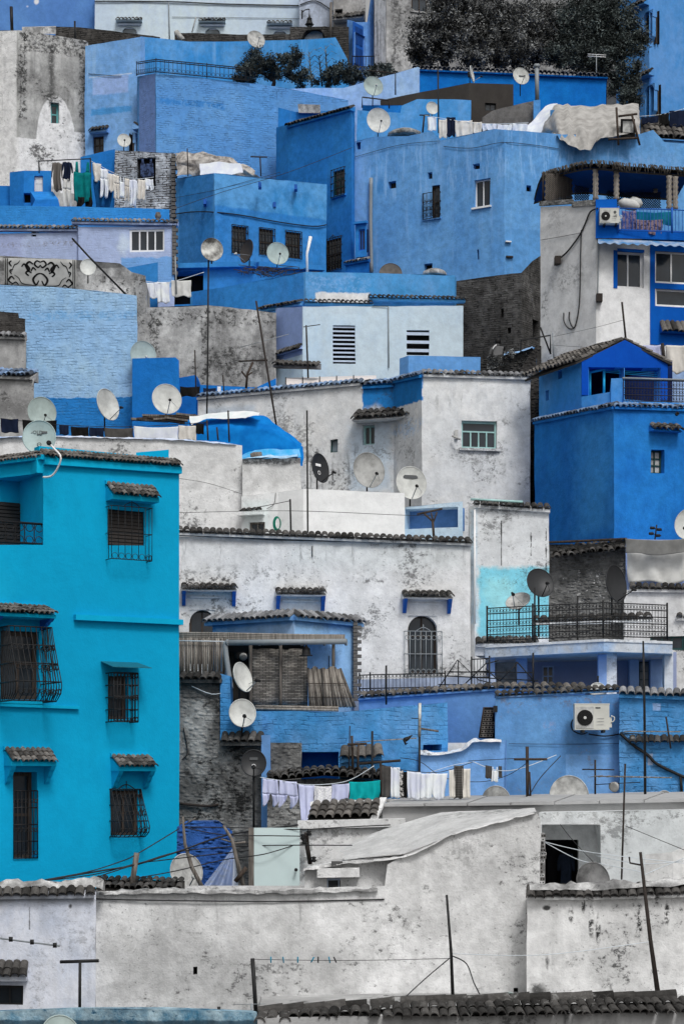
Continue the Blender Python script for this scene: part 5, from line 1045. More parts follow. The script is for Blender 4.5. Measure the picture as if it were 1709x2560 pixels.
pole([(1318, 1998, 43.9), (1317, 1867, 43.9)], .035, 'dark timber cross pole before the blue wall', 'wood_d', 'cross_pole', 'pole', [([(1284, 1899, 43.85), (1367, 1899, 43.85)], .028), ([(1326, 1998, 43.9), (1323, 1930, 43.9)], .02, 'stake')])
wire([(1322, 1990, 43.9), (1350, 1945, 44.1), (1401, 1890, 44.7)], 'cable slanting up right from the cross pole foot', .01, 'wire')
pole([(1612, 1992, 43.7), (1610, 1760, 43.7), (1607, 1603, 43.7)], [.03, .026, .02], 'tall thin black mast crossing the balcony house and right blue wall', 'iron')
yagi(1553, 1910, 2200, 38, (1484, 1679, 1941), 'large yagi aerial on a dark mast at the lower right', 10, 'bamboo', 9, 4, .5)
b = MB(); t = empty('floodlight', P(1535, 1985, 38), 'round dark floodlight on a thin bar under the large yagi aerial', 'lamp'); b.tube([P(1487, 1962, 38), P(1600, 1956, 38)], .008, 4); b.build('bar', 'iron', t); b = MB(); b.lathe(P(1537, 1965, 38.05), Vector((-.5, -.8, -.35)), [(.03, -.06), (.08, 0), (.09, .06), (.10, .07), (.07, .075)], 12); b.build('housing', 'dish_g', t)
yagi(1487, 1900, 1986, 38.1, (1455, 1535, 1924), 'small rod aerial standing left of the large yagi', 3, 'rust', 0, 1, .3)
yagi(1676, 1792, 1872, 43.5, (1560, 1700, 1829), 'bent aerial on the right edge in front of the blue wall', 6, 'bamboo', -12, 1, .35)
for (p, lab) in (([(1360, 2105, 38.6), (1420, 2120, 38.3), (1500, 2135, 37.9), (1720, 2160, 37)], 'upper pale washing line at the dark doorway'), ([(1360, 2106, 38.6), (1445, 2150, 38.2), (1500, 2160, 37.8), (1600, 2180, 36.8)], 'lower pale washing line at the dark doorway'), ([(1490, 2140, 37.8), (1600, 2160, 36.6), (1720, 2152, 36.5)], 'pale line strung to the leaning dark pole'), ([(1606, 2190, 36), (1650, 2170, 36.3), (1720, 2142, 36.5)], 'pale line rising right from the leaning pole')): wire(p, lab, .007, 'wire_l', 'washing line')
wire([(1562, 2065, 38), (1720, 2130, 37)], 'thin dark guy wire from the yagi mast to the right edge', .006, 'wire'); wire([(1400, 2062, 38.9), (1430, 2100, 38.6), (1488, 2162, 38)], 'thin dark wire hanging across the courtyard opening', .006, 'wire')
h = House('patio_wall', 'small white walled patio corner at the right edge behind the coping', [(1612, 2138, 37.8), (1680, 2132, 37.6), (1720, 2120, 37.6)], plaster('patio lime', S(196, 196, 196), S(176, 176, 176), dirt=.3), back=.3, cat='wall', zb=CZ - 3); h.done()
# ================================================================ white house with the arched windows
d = 52
m = plaster('flaking lime', S(206, 206, 206), S(188, 188, 188), mott=.4, dirt=.4, streak=.15, bump=.5, big=.5,
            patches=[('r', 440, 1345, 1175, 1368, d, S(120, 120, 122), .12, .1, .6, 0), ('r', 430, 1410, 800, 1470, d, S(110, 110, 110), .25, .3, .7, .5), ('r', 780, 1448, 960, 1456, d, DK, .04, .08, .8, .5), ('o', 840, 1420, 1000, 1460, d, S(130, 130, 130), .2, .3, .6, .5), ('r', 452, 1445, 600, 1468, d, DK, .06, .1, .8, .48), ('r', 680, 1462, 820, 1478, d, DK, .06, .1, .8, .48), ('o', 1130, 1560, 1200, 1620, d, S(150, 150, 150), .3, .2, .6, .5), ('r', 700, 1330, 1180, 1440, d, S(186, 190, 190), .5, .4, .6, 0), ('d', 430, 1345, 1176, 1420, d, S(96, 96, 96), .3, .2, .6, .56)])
h = House('arched_window_house', 'long white house with arched windows and blue-bracketed tile hoods', [(425, 1342, 51.6), (1176, 1362, 52.4)], m, back=3.5, amp=.035)
h.eave(425, 1319, 1178, 1347, tw=.165, tl=.34, mat='tile_d', out=.16, pitch=20, board=.05, rows=1)
h.win(474, 1525, 538, 1660, 'glass', nx=2, fw=.05, fm='wood_d', r=.2, arch=True); h.win(1019, 1539, 1093, 1683, 'glass', nx=2, ny=3, fw=.05, fm='wood_d', r=.26, arch=True, grille=dict(out=.12, bars=7, rails=3, rings=(.12, .86), low=.72, r=.010, mat='galv', m=.1, crest=True))
for (a, c, vt, vb) in ((453, 590, 1464, 1478), (688, 812, 1476, 1490), (1004, 1127, 1482, 1497)): h.awning(a, c, vt, vb, .34, 2, .16, 'tile_d', m, True, .05, bm=MT['blue_f'], bh=.34, cap=False)
h.ledge(1022, 1506, 1104, 1508, .05, .05, name='moulding'); h.ledge(474, 1490, 560, 1492, .05, .05, name='moulding'); h.ledge(706, 1500, 796, 1502, .05, .05, name='moulding')
h.cable([(780, 1366), (780, 1392)], .012, 'black'); h.done()
t = empty('terrace_railing', P(1005, 1732, 49), 'black iron terrace railing below the right arched window', 'railing')
railing(t, [P(898, 1732, 49), P(925, 1731, 48.9), P(1112, 1727, 48.8)], .42, .085, .006, 'iron', (0.02, .22, .98), (.12, .88), True)
h = House('terrace_slab', 'pale blue terrace wall behind the iron railing under the arched window', [(880, 1700, 49.6), (1240, 1690, 49.5)], plaster('pale lilac lime', S(184, 196, 222), S(120, 130, 150), mott=.4), back=2, cat='wall'); h.done()
t = empty('scaffold_frame', P(1230, 1725, 48.2), 'triangular black angle-iron frames stacked beside the balcony house', 'metal frame')
for pts in ([(1092, 1726), (1143, 1650), (1195, 1700), (1245, 1712)], [(1112, 1690), (1345, 1702)], [(1095, 1712), (1300, 1714)], [(1150, 1722), (1213, 1660), (1245, 1652)], [(1292, 1655), (1345, 1715)], [(1240, 1712), (1294, 1656)], [(1213, 1672), (1262, 1715)], [(1145, 1650), (1145, 1722)], [(1290, 1655), (1290, 1720)], [(1120, 1680), (1330, 1682)]):
    b = MB(); b.tube([P(u, v, 48.1 + .2 * rng.random()) for u, v in pts], .014, 4); b.build('strut', 'iron', t)
t = empty('iron_gate', P(1200, 1720, 48.5), 'small upright wrought iron gate panel beside the metal frames', 'gate'); railing(t, [P(1178, 1720, 48.5), P(1223, 1718, 48.5)], .68, .07, .007, 'iron', (0.02, .35, .55, .98), (.45,), True)
# ---- balcony house
d = 49
m = plaster('balcony lime', S(202, 204, 208), S(186, 190, 196), mott=.4, dirt=.2, streak=.2); ml = plaster('lilac room', S(150, 160, 190), S(140, 150, 180), mott=.15); mb_ = plaster('column blue', S(146, 174, 212), S(132, 160, 204), mott=.2)
mf = plaster('patchy fascia', S(156, 180, 208), S(180, 184, 188), mott=.4, dirt=.15, big=1.3)
h = House('balcony_house', 'balcony house with a concrete slab, columns and pale blue rooms behind', [(1215, 1640, 51.8), (1690, 1630, 51.3)], ml, back=3, amp=.01)
h.win(1238, 1649, 1291, 1740, 'door', fm=MT['dish_g'], gm='dish_g', r=.1, name='door'); h.win(1354, 1664, 1384, 1740, 'glass', nx=2, ny=3, fw=.04, fm='lav_frame', r=.1); h.win(1596, 1654, 1623, 1745, 'glass', nx=2, ny=4, fw=.03, fm='frame_k', gm='glass_b', r=.06)
L, Cn, Rr = P(1212, 1616, 49.8), P(1509, 1600, 48.2), P(1680, 1606, 49.2); bl, br = P(1212, 1616, 52), P(1680, 1606, 51.6); bl.z = L.z; br.z = Rr.z; zs = .27
def slab(b, top, th, pts): 
    n = len(b.v); b.v += [Vector((p.x, p.y, p.z)) for p in pts] + [p - Z * th for p in pts]; k = len(pts); b.face(tuple(range(n, n + k))); b.face(tuple(range(n + k, n + 2 * k))[::-1])
    for i in range(k): j = (i + 1) % k; b.face((n + i, n + j, n + k + j, n + k + i))
b = MB(); slab(b, 0, zs, [L, Cn, Rr, br, bl]); b.build('balcony_slab', mf, h.root); b = MB(); up_ = Vector((0, -.03, .02)); slab(b, 0, .06, [L + up_, Cn + up_, Rr + up_, br + Z * .02, bl + Z * .02]); b.build('slab_edge', m, h.root)
for (u0, u1, dd, mat) in ((1224, 1236, 50, mb_), (1291, 1317, 50.2, mb_), (1497, 1541, 48.75, m), (1660, 1682, 49.6, m), (1573, 1596, 51.1, mb_), (1625, 1659, 51.1, mb_)):
    b = MB(); A, B = P(u0, 1626, dd), P(u1, 1626, dd); zt = min(Cn.z, L.z, Rr.z) - .1; zbb = P(0, 1760, dd).z - .8; b.obox(Vector((0, dd, 0)), X, Y, Z, (A.x, B.x), (0, .3), (zbb, zt)); b.build('column', mat, h.root)
b = MB(); b.obox(Vector((0, 48.73, 0)), X, Y, Z, (P(1496, 0, 48.7).x - .004, P(1516, 0, 48.7).x), (-.004, .2), (P(0, 1760, 49).z - .8, Cn.z - .3)); b.build('column_paint', mb_, h.root); h.done()
t = empty('balcony_railing', Cn, 'long black iron roof railing with a ring lattice above the balcony', 'railing'); railing(t, [P(1217, 1604, 49.7), P(1331, 1599, 49.1), P(1507, 1592, 48.3), P(1667, 1597, 49.1)], .80, .083, .0065, 'iron', (0.02, .2, .42, .62, .82, .99), (.12, .32, .52, .9), True, pr=.025)
h = House('roof_box', 'low white stepped wall with dark tiles behind the balcony railing', [(1188, 1608, 51), (1310, 1608, 51), (1640, 1600, 51)], m, back=.8, cat='wall'); h.zb = P(0, 1640, 51).z; h.eave(1188, 1596, 1345, 1594, seg=None, tw=.16, tl=.34, mat='tile_d', out=.15); h.eave(1330, 1545, 1630, 1536, seg=1, tw=.2, tl=.3, mat='tile_d', out=.1, board=.05); h.done()
dish(1350, 1457, 51.2, .76, 18, 20, 'dark grey dish facing right above the left end of the balcony railing', 'dish_d', mast=1590); dish(1540, 1459, 51.0, .92, 48, 8, 'tall black dish turned sideways above the balcony railing', 'dish_d', mast=1575); dish(1294, 1502, 51.4, .66, -25, 48, 'pale dish tipped skyward left of the dark grey dish', 'dish_g', mast=1560)
dish(1494, 1727, 46.2, .40, 0, 25, 'white dish top peeping over the blue house tiles', 'dish_w', mast=1760, arm=False)
for (u, v0, v1, dd, lab) in ((1443, 1490, 1600, 49.5, 'short black post behind the balcony railing'), (1336, 1470, 1608, 49.4, 'black dish post at the corner of the balcony railing'), (1332, 1632, 1734, 46.5, 'black pole before the lilac balcony room'), (965, 1664, 1762, 47, 'black pole before the terrace railing'), (1494, 1690, 1716, 48.1, 'short dark stub at the foot of the corner column')): pole([(u, v1, dd), (u, v0, dd)], .022, lab, 'iron')
# ---- white house with the aqua patch, rubble house and awning to its right
d = 54
m = plaster('aqua patched lime', S(204, 206, 208), S(190, 192, 194), mott=.4, dirt=.35, streak=.2, patches=[('r', 1174, 1268, 1196, 1560, d, S(176, 200, 220), .1, .08, .7, 0), ('r', 1192, 1414, 1380, 1600, d, S(112, 192, 210), .12, .16, .92, 0), ('o', 1200, 1430, 1300, 1540, d, S(160, 214, 224), .3, .4, .6, 0), ('r', 1251, 1300, 1255, 1414, d, S(30, 30, 30), .015, .03, .95, .34), ('r', 1325, 1330, 1329, 1390, d, S(40, 40, 40), .015, .04, .9, .42), ('r', 1362, 1320, 1367, 1430, d, S(50, 50, 50), .02, .05, .9, .42)])
h = House('aqua_patch_house', 'white house with a pale aqua painted lower patch and tile top', [(1171, 1268, 54.3), (1186, 1262, 54.1), (1372, 1274, 54)], m, back=3, amp=.03)
h.eave(1184, 1250, 1374, 1262, seg=1, tw=.16, tl=.36, mat='tile_d', out=.16, pitch=20); h.cable([(1181, 1249), (1306, 1256)], .035, 'frame_g', name='pipe'); h.cable([(1186, 1275), (1186, 1560)], .03, 'white_pipe', name='downpipe', seg=1); h.done()
m = plaster('spotted rubble', S(110, 110, 109), S(86, 86, 85), mott=1, dirt=.6, bump=1, rub=.8, course=.5, patches=[('o', 1380, 1400, 1560, 1520, 56, S(200, 200, 200), .4, .4, .9, .56)])
h = House('rubble_house', 'dark speckled rubble house behind the black dishes with a sagging tile slope', [(1365, 1362, 56.4), (1470, 1360, 56.2), (1564, 1350, 56)], m, back=3, amp=.05, cell=.2)
A, B = P(1377, 1372, 57), P(1552, 1352, 56.8); E = P(1377, 1393, 55.9); b = MB(); b.poly([A - Z * .01, B - Z * .01, P(1552, 1372, 55.8), E]); e = b.build('roof', S_ROOF, h.root); dn = E - A; dn.x = 0; tiles(e, A, B, dn.normalized(), .16, dn.length / 2.56 * 1.1, 3, 'tile_d', 1.6); h.ledge(1372, 1354, 1566, 1345, .05, .15, MT['wood_d'], 'roof_edge', seg=None); h.done()
m = plaster('stained lime', S(200, 200, 200), S(182, 182, 182), dirt=.5, streak=.3)
h = House('awning_house', 'white house at the right edge with a grey canvas blind and tile strip', [(1560, 1476, 55.4), (1720, 1478, 55.2)], m, back=3, amp=.03); h.eave(1572, 1461, 1720, 1462, tw=.17, tl=.34, mat='tile_d', out=.16); h.win(1625, 1590, 1709, 1625, 'glass', nx=3, fm='frame_k', r=.1); h.eave(1690, 1532, 1725, 1532, tw=.16, tl=.34, mat='tile_d'); h.done()
h = House('blind_frame', 'upper wall behind the grey canvas blind at the right edge', [(1562, 1348, 55.9), (1720, 1350, 55.8)], plaster('blue sill', S(140, 160, 205)), back=2); h.done()
CV = cloth_mat('grey canvas', S(190, 190, 188), S(168, 168, 166))
cloth(1566, 1378, 1722, 1453, 55.6, CV, 'pale grey canvas blind hanging at the right edge', 'sheet', group=None, fold=.06, cat='blind', name='canvas_blind'); t = cloth(1562, 1346, 1722, 1382, 55.3, cloth_mat('darker canvas', S(120, 120, 118), S(104, 104, 102)), 'darker canvas valance above the pale blind at the right edge', 'sheet', group=None, fold=.03, cat='valance', name='canvas_valance', folds=7)
t = empty('floodlight_cluster', P(1637, 1352, 56), 'black four-headed lamp bracket before the deep blue wall', 'lamp'); b = MB(); b.tube([P(1636, 1352, 56), P(1641, 1312, 56)], .02, 5); b.tube([P(1622, 1333, 56), P(1652, 1339, 56)], .015, 5); b.tube([P(1625, 1319, 56), P(1654, 1326, 56)], .015, 5); b.build('bracket', 'iron', t)
for (u, v) in ((1630, 1321), (1647, 1325), (1627, 1335), (1644, 1340)): b = MB(); b.lathe(P(u - 6, v - 1, 56), X, [(.03, 0), (.04, .02), (.04, .11), (.03, .13)], 8); b.build('lamp_head', 'black', t)
dish(1722, 1310, 55.8, .86, -25, 8, 'white dish cut off by the right edge before the deep blue wall', 'dish_w', mast=1360)
# ---- white terraces behind the arched-window house
m = plaster('rough white', S(206, 206, 206), S(186, 186, 186), mott=.4, dirt=.4, streak=.2, bump=.6, patches=[('r', 430, 1212, 610, 1340, 57.2, S(216, 217, 218), .06, .06, .9, 0)])
h = House('flaking_white_house', 'flaking white wall behind the turquoise roof, freshly whitened at the bottom', [(-40, 1094, 58.3), (130, 1090, 58.2), (440, 1098, 58), (605, 1112, 57.7)], m, back=.5, amp=.04)
mound(h, [(-30, 1093, 58.3), (130, 1089, 58.25), (330, 1094, 58.1), (440, 1097, 58.05), (600, 1110, 57.8)], .06, .12, mat=plaster('blue edge', S(150, 178, 222), S(190, 196, 210), mott=.5)); h.done()
m = plaster('drip lime', S(196, 196, 196), S(176, 176, 176), mott=.5, dirt=.45, streak=.5, bump=.6, patches=[('r', 605, 1138, 755, 1165, 57.4, S(70, 70, 72), .06, .14, .8, .45)])
h = House('drip_wall', 'grey white wall with dark drips under the blue tarpaulin shack', [(605, 1148, 57.4), (750, 1142, 57.2)], m, back=2, amp=.04, cat='wall')
mound(h, [(606, 1144, 57.4), (660, 1138, 57.3), (710, 1141, 57.2), (748, 1135, 57.2)], .08, .1, mat=plaster('aqua edge', S(110, 170, 214), S(160, 190, 214), mott=.6)); h.done()
m = plaster('clean white', S(216, 217, 218), S(204, 208, 210), mott=.2, dirt=.08, bump=.3, patches=[('r', 600, 1240, 680, 1330, 56.5, S(206, 216, 220), .2, .1, .6, 0)])
h = House('clean_white_house', 'clean white low house under the three dishes with a coiled hose', [(603, 1240, 57), (694, 1230, 56.7), (757, 1222, 56.3), (1012, 1232, 56.6)], m, back=2, amp=.025)
h.win(622, 1305, 661, 1350, 'glass', nx=2, fm='wood_g', r=.12); h.ledge(600, 1281, 662, 1277, .12, .25, name='hood'); h.eave(604, 1270, 655, 1268, seg=0, tw=.15, tl=.25, mat='tile_d', out=.1); h.cable([(690, 1232), (686, 1260), (668, 1272)], .008); h.done()
t = empty('hose_coil', P(693, 1328, 56.3), 'green garden hose coiled on the clean white wall', 'hose'); b = MB()
for k in range(4): b.ring(P(693, 1309, 56.2) + X * (k - 1.5) * .01 - Y * .01 * k, X * .5, Z, .19 - .012 * k, .014, 18, 5)
b.build('coil', solid('green hose', S(10, 112, 92), .4, .2), t)
pole([(727, 1332, 55.8), (725, 1248, 55.8)], .026, 'thin dark post beside the green hose coil', 'iron'); pole([(769, 1332, 55), (768, 1180, 55), (767, 1026, 55)], .024, 'tall thin black mast before the drip-stained wall and clean white house', 'iron')
wire([(440, 1282, 56.2), (725, 1277, 55.8), (1010, 1288, 56), (1092, 1288, 55.6)], 'long thin line across the clean white house', .007, 'wire', 'washing line'); wire([(597, 1276, 56.4), (660, 1265, 56.2), (724, 1252, 55.8)], 'dark line from the hood to the thin post', .009, 'wire'); wire([(440, 1195, 57), (520, 1208, 57), (605, 1235, 56.8)], 'thin wire sagging over the whitened wall', .006, 'wire')
h = House('recess_house', 'pale terrace box with a blue painted recess beside the tile-topped white house', [(1008, 1268, 56.9), (1156, 1254, 56.4)], plaster('ice blue lime', S(190, 206, 226), S(170, 196, 228), mott=.3, dirt=.2, dcol=S(120, 130, 150)), back=2, amp=.02)
h.win(1012, 1270, 1144, 1321, 'dark', r=.5, wm=plaster('slate blue', S(92, 132, 190), S(84, 122, 182)), name='recess'); h.done()
pole([(1084, 1345, 55.6), (1081, 1302, 55.6)], .035, 'dark Y-shaped timber line post before the blue recess', 'wood_d', 'clothes_post', 'post', [([(1083, 1305, 55.6), (1060, 1284, 55.6)], .03, 'brace'), ([(1083, 1305, 55.6), (1077, 1282, 55.6)], .022, 'brace'), ([(1083, 1305, 55.6), (1092, 1280, 55.6)], .022, 'brace'), ([(1042, 1286, 55.6), (1105, 1272, 55.6)], .03)])
dish(801, 1170, 57.3, .82, 54, 8, 'black lettered dish turned sideways before the stained wall', 'dish_d', mast=1225, txt=[('O', 0, -.3, .16, 'print_w'), ('#.28', 0, .25, .07, 'print_w')]); dish(922, 1175, 57.2, 1.0, 22, 10, 'grey streaked dish in the middle of the three', solid('streaked grey dish', S(116, 116, 114), .6, .5, 3, c2=S(160, 160, 158)), mast=1228); dish(1028, 1207, 56.8, .93, 15, 10, 'white dish with worn print, rightmost of the three', 'dish_w', mast=1262, txt=[('#.45', 0, .42, .09, 'print')])
# ---- blue tarpaulin shack
TP = cloth_mat('blue tarpaulin', S(22, 116, 204), S(14, 96, 182)); t = empty('tarpaulin_shack', P(600, 1150, 60), 'shack covered in bright blue tarpaulin with a white cloth on top', 'shack')
def draped(pts_rows, name, mat, parent, amp=.06, n=7, fold=0):
    rows = []
    for i in range(len(pts_rows) - 1):
        for k in range(n):
            f = k / n; a, c = pts_rows[i], pts_rows[i + 1]; rows.append(smooth([P(*a[j]) * (1 - f) + P(*c[j]) * f for j in range(len(a))], 6))
    rows.append(smooth([P(*p) for p in pts_rows[-1]], 6)); rows = [[p + Y * (fold * math.sin(j_ * 1.9 + i_ * .05 + math.sin(j_ * .7))) + noise.noise_vector(p * 2.2) * amp + noise.noise_vector(p * 6) * amp * .4 for j_, p in enumerate(r)] for i_, r in enumerate(rows)]
    b = MB(); b.grid(rows); return b.build(name, mat, parent)
draped([[(470, 1050, 61), (560, 1038, 60.5), (648, 1036, 60), (690, 1060, 60), (756, 1108, 60)], [(470, 1075, 60), (560, 1070, 59.6), (648, 1068, 59.4), (690, 1084, 59.5), (756, 1116, 59.7)], [(470, 1130, 59.8), (560, 1130, 59.5), (648, 1128, 59.3), (690, 1132, 59.4), (756, 1146, 59.6)], [(470, 1160, 59.8), (560, 1160, 59.5), (648, 1160, 59.3), (690, 1160, 59.4), (756, 1165, 59.6)]], 'tarpaulin', TP, t)
draped([[(474, 1040, 60.6), (540, 1031, 60.3), (600, 1030, 60), (655, 1030, 59.6)], [(478, 1062, 60.2), (520, 1048, 60), (600, 1046, 59.5), (645, 1042, 59.2)]], 'white_cloth', cloth_mat('white tarp', S(206, 212, 212), S(186, 194, 196)), t)
draped([[(596, 1130, 59.6), (640, 1126, 59.3), (700, 1124, 59.3), (750, 1120, 59.5)], [(596, 1156, 59.2), (640, 1150, 59), (700, 1146, 59), (752, 1140, 59.2)]], 'tarpaulin_edge', cloth_mat('pale blue tarp', S(60, 148, 214), S(110, 170, 216)), t)
b = MB(); b.box8([P(480, 1190, 60.2), P(750, 1190, 60.2), P(750, 1190, 61.5), P(480, 1190, 61.5), P(480, 1062, 60.2), P(735, 1112, 60.2), P(735, 1112, 61.5), P(480, 1060, 61.5)]); b.build('frame', 'dark', t)
t = empty('paint_pot', P(643, 1146, 58.9), 'overturned grey pot lying on the tarpaulin edge', 'pot'); b = MB(); b.lathe(P(626, 1142, 58.9), Vector((1, 0, .1)), [(.10, 0), (.13, .1), (.12, .3), (.1, .33)], 10); b.build('body', 'wood_g', t)
# ---- washing and walls above the turquoise roof
for (u0, v0, u1, v1, mt, lab) in ((2, 1046, 46, 1080, NV, 'black bundle of washing at the far left'), (56, 1049, 142, 1086, BKc, 'wide black cloth behind the lettered dish'), (148, 1062, 172, 1086, NV, 'small navy cloth on the low line'), (177, 1066, 222, 1090, BKc, 'black cloth second on the low line'), (223, 1068, 260, 1090, NV, 'navy cloth in the middle of the low line'), (261, 1069, 333, 1093, DG, 'wide dark grey cloth at the end of the low line'), (334, 1065, 446, 1098, WL, 'white sheet with rust spots on the low line'), (446, 1063, 492, 1099, CR, 'grey patterned cloth beside the white sheet'), (490, 1058, 510, 1084, BKc, 'small black cloth by the tarpaulin')): cloth(u0, v0, u1, v1, 59.4, mt, lab, 'sheet', dv=1, fold=.03)
wire([(-10, 1044, 59.4), (150, 1062, 59.4), (330, 1066, 59.4), (515, 1056, 59.4)], 'low washing line behind the turquoise roof', .008, 'wire', 'washing line')
h = House('grey_house', 'grey stained house at the left edge with a blue-washed tile eave', [(-40, 946, 66.4), (83, 944, 66)], plaster('grey lime', S(176, 176, 176), S(130, 130, 130), dirt=.4, patches=[('r', -40, 990, 90, 1050, 66, S(110, 110, 110), .3, .2, .8, .42)]), back=3); h.eave(-40, 916, 82, 920, tw=.17, tl=.42, mat='tile_b', out=.2, rows=2, pitch=24); h.done()
h = House('grey_tiled_house', 'upper grey wall at the left edge under a capped tile strip', [(-40, 846, 68.2), (66, 842, 68)], plaster('grey lime two', S(182, 182, 182), S(140, 140, 140), dirt=.5, streak=.4), back=3); h.eave(-40, 828, 64, 832, tw=.17, tl=.4, mat='tile_w', out=.2); h.done()
h = House('brick_stub', 'dark bare brick block at the left edge above the grey wall', [(-40, 776, 69), (46, 782, 69), (48, 794, 69), (63, 796, 69)], plaster('dark brick', S(84, 82, 80), S(58, 56, 55), mott=.8, brick=(.24, .075, .014, .7, S(36, 35, 34)), bump=.8), back=1.5, amp=.02, cat='wall'); h.done()
b = MB()
# ---- white house with the blue corner
m = plaster('patched white', S(206, 206, 204), S(188, 190, 192), mott=.4, dirt=.28, bump=.45, big=.5,
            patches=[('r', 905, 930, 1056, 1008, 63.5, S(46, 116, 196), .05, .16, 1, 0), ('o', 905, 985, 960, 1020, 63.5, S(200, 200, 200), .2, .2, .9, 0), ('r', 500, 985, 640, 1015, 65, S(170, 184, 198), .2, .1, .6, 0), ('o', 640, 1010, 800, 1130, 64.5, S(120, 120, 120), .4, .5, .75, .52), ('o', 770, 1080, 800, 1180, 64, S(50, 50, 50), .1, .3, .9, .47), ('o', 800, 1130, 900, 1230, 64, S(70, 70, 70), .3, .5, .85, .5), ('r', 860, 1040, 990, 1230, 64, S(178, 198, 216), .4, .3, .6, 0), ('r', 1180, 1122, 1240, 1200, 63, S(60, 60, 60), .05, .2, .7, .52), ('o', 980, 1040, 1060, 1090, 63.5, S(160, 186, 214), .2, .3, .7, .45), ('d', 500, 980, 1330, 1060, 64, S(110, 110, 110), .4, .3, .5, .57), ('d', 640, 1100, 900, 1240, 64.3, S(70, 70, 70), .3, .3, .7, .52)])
h = House('white_corner_house', 'big white house in the middle with blue painted inner corner and rippling tile edge', [(495, 996, 67), (985, 955, 64.6), (1054, 940, 63), (1325, 946, 63.6)], m, back=4, amp=.035)
h.eave(495, 984, 905, 947, seg=0, tw=.17, tl=.36, mat='tile_b', out=.16, pitch=20, rows=1); h.eave(905, 947, 985, 942, seg=0, tw=.17, tl=.36, mat='tile_b', out=.14, rows=2); h.eave(985, 942, 1054, 926, seg=1, tw=.17, tl=.36, mat='tile_b', out=.15); h.eave(1054, 924, 1328, 932, seg=2, tw=.17, tl=.36, mat='tile_w', out=.15, rows=1)
h.win(905, 1062, 936, 1112, 'glass', nx=2, fw=.06, fm='frame_g', r=.2); h.win(824, 1098, 844, 1130, 'glass', nx=1, fw=.03, fm='frame_k', gm='glass_b', r=.15); h.win(1153, 1053, 1242, 1121, 'glass', nx=4, fw=.06, fm='frame_g', r=.14, transom=.62, sill=True)
h.awning(893, 1052, 1024, 1052, .55, 2, .19, 'tile_d', seg=0, cap=False, drop=.04); b = MB(); b.obox(P(1140, 1087, 63.2), X, Y, Z, (-.05, .05), (-.1, .05), (-.14, .14)); b.tube([P(1130, 1090, 63), P(1150, 1098, 62.9)], .03, 6); b.build('wall_lamp', 'dish_g', h.root); h.done()
h = House('dark_gap_wall', 'dark exposed stone wall end in the gap left of the deep blue house', [(1300, 925, 65.8), (1340, 862, 65.6), (1352, 864, 65.6)], plaster('dark stone', S(70, 68, 67), S(46, 45, 44), mott=1, rub=1, bump=1), back=2, cat='wall', amp=.05); h.done()  # dark rubble tone also carries the gap's shadow in its colour
# ---- deep blue gabled house on the right
DBL = plaster('deep blue wash', S(44, 116, 204), S(34, 98, 186), mott=.4, bump=.5, big=.5, streak=.15, dcol=S(24, 70, 150), patches=[('r', 1430, 1040, 1535, 1350, 59, S(72, 132, 212), .5, .3, .7, 0), ('o', 1500, 1030, 1720, 1140, 58, S(56, 128, 214), .5, .4, .5, 0)])
h = House('deep_blue_house', 'tall deep blue house at the right with a corner edge and a tiny tile hood', [(1336, 1056, 61.6), (1534, 1018, 57.8), (1725, 1026, 58.6)], DBL, back=3, amp=.035, cell=.3)
h.eave(1336, 1046, 1534, 1007, seg=0, tw=.165, tl=.3, mat='tile_b', out=.12, pitch=18); h.eave(1534, 1007, 1725, 1014, seg=1, tw=.165, tl=.3, mat='tile_b', out=.12, pitch=18)
h.win(1627, 1123, 1661, 1183, 'glass', nx=2, ny=3, fw=.05, fm='frame_k', gm='dish_g', r=.25); h.awning(1622, 1694, 1064, 1080, .28, 2, .17, 'tile', cap=False, drop=.03)
for (u, v) in ((1602, 1031), (1692, 1034)): b = MB(); b.lathe(P(u, v, 58.15), Vector((0, -1, 0)), [(.05, -.1), (.05, .03), (.03, .03), (.02, .0)], 10); b.build('vent_pipe', 'black', h.root)
h.done()
COB = plaster('cobalt paint', S(16, 78, 186), S(12, 68, 172), mott=.15, bump=.2); LB = plaster('sky wash', S(84, 146, 222), S(64, 126, 208), mott=.35, bump=.35)
h = House('gable_loggia', 'cobalt blue gabled loggia with a tiled roof on the deep blue house', [(1347, 912, 63), (1453, 900, 60.6), (1560, 900, 60.9), (1668, 906, 61.3)], LB, back=2.6, amp=.015, cell=.5, cat='house', roof=False)
h.win(1394, 926, 1404, 947, 'dark', r=.15, wm=MT['blue_f']); h.win(1363, 976, 1371, 1001, 'dark', r=.15, name='slit', wm=MT['blue_f'])
pl = h.pl[1]; ap = P(1561, 849, 60.95); Lc, Rc = P(1451, 905, 60.55), P(1670, 908, 61.3); back = Vector((-1.0, 2.6, 0))
b = MB(); o2 = Vector((0, -.03, 0)); q = lambda u, v: (lambda f: P(u, v, 60.55 + f * .75))((u - 1451) / 219)
fr = [q(1453, 988), q(1453, 903), q(1561, 850), q(1668, 906), q(1668, 1000)]; inn = [q(1470, 988), q(1470, 918), q(1561, 919), q(1650, 920), q(1650, 1000)]
for k in range(4):
    a, c, e_, f_ = fr[k] + o2, fr[k + 1] + o2, inn[k + 1] + o2, inn[k] + o2; b.poly([a, c, e_, f_]); b.poly([f_, e_, e_ + Y * .5, f_ + Y * .5]); b.poly([a, c, c + Y * .3, a + Y * .3])
b.build('gable_front', COB, h.root)
h.op[1].append((pl.hit(1472, 0)[0], pl.L - .01, P(0, 990, 60.8).z, P(0, 918, 60.8).z, .4)); pl2 = h.pl[2]; h.op[2].append((.01, pl2.hit(1649, 0)[0], P(0, 1000, 61).z, P(0, 918, 61).z, .4))
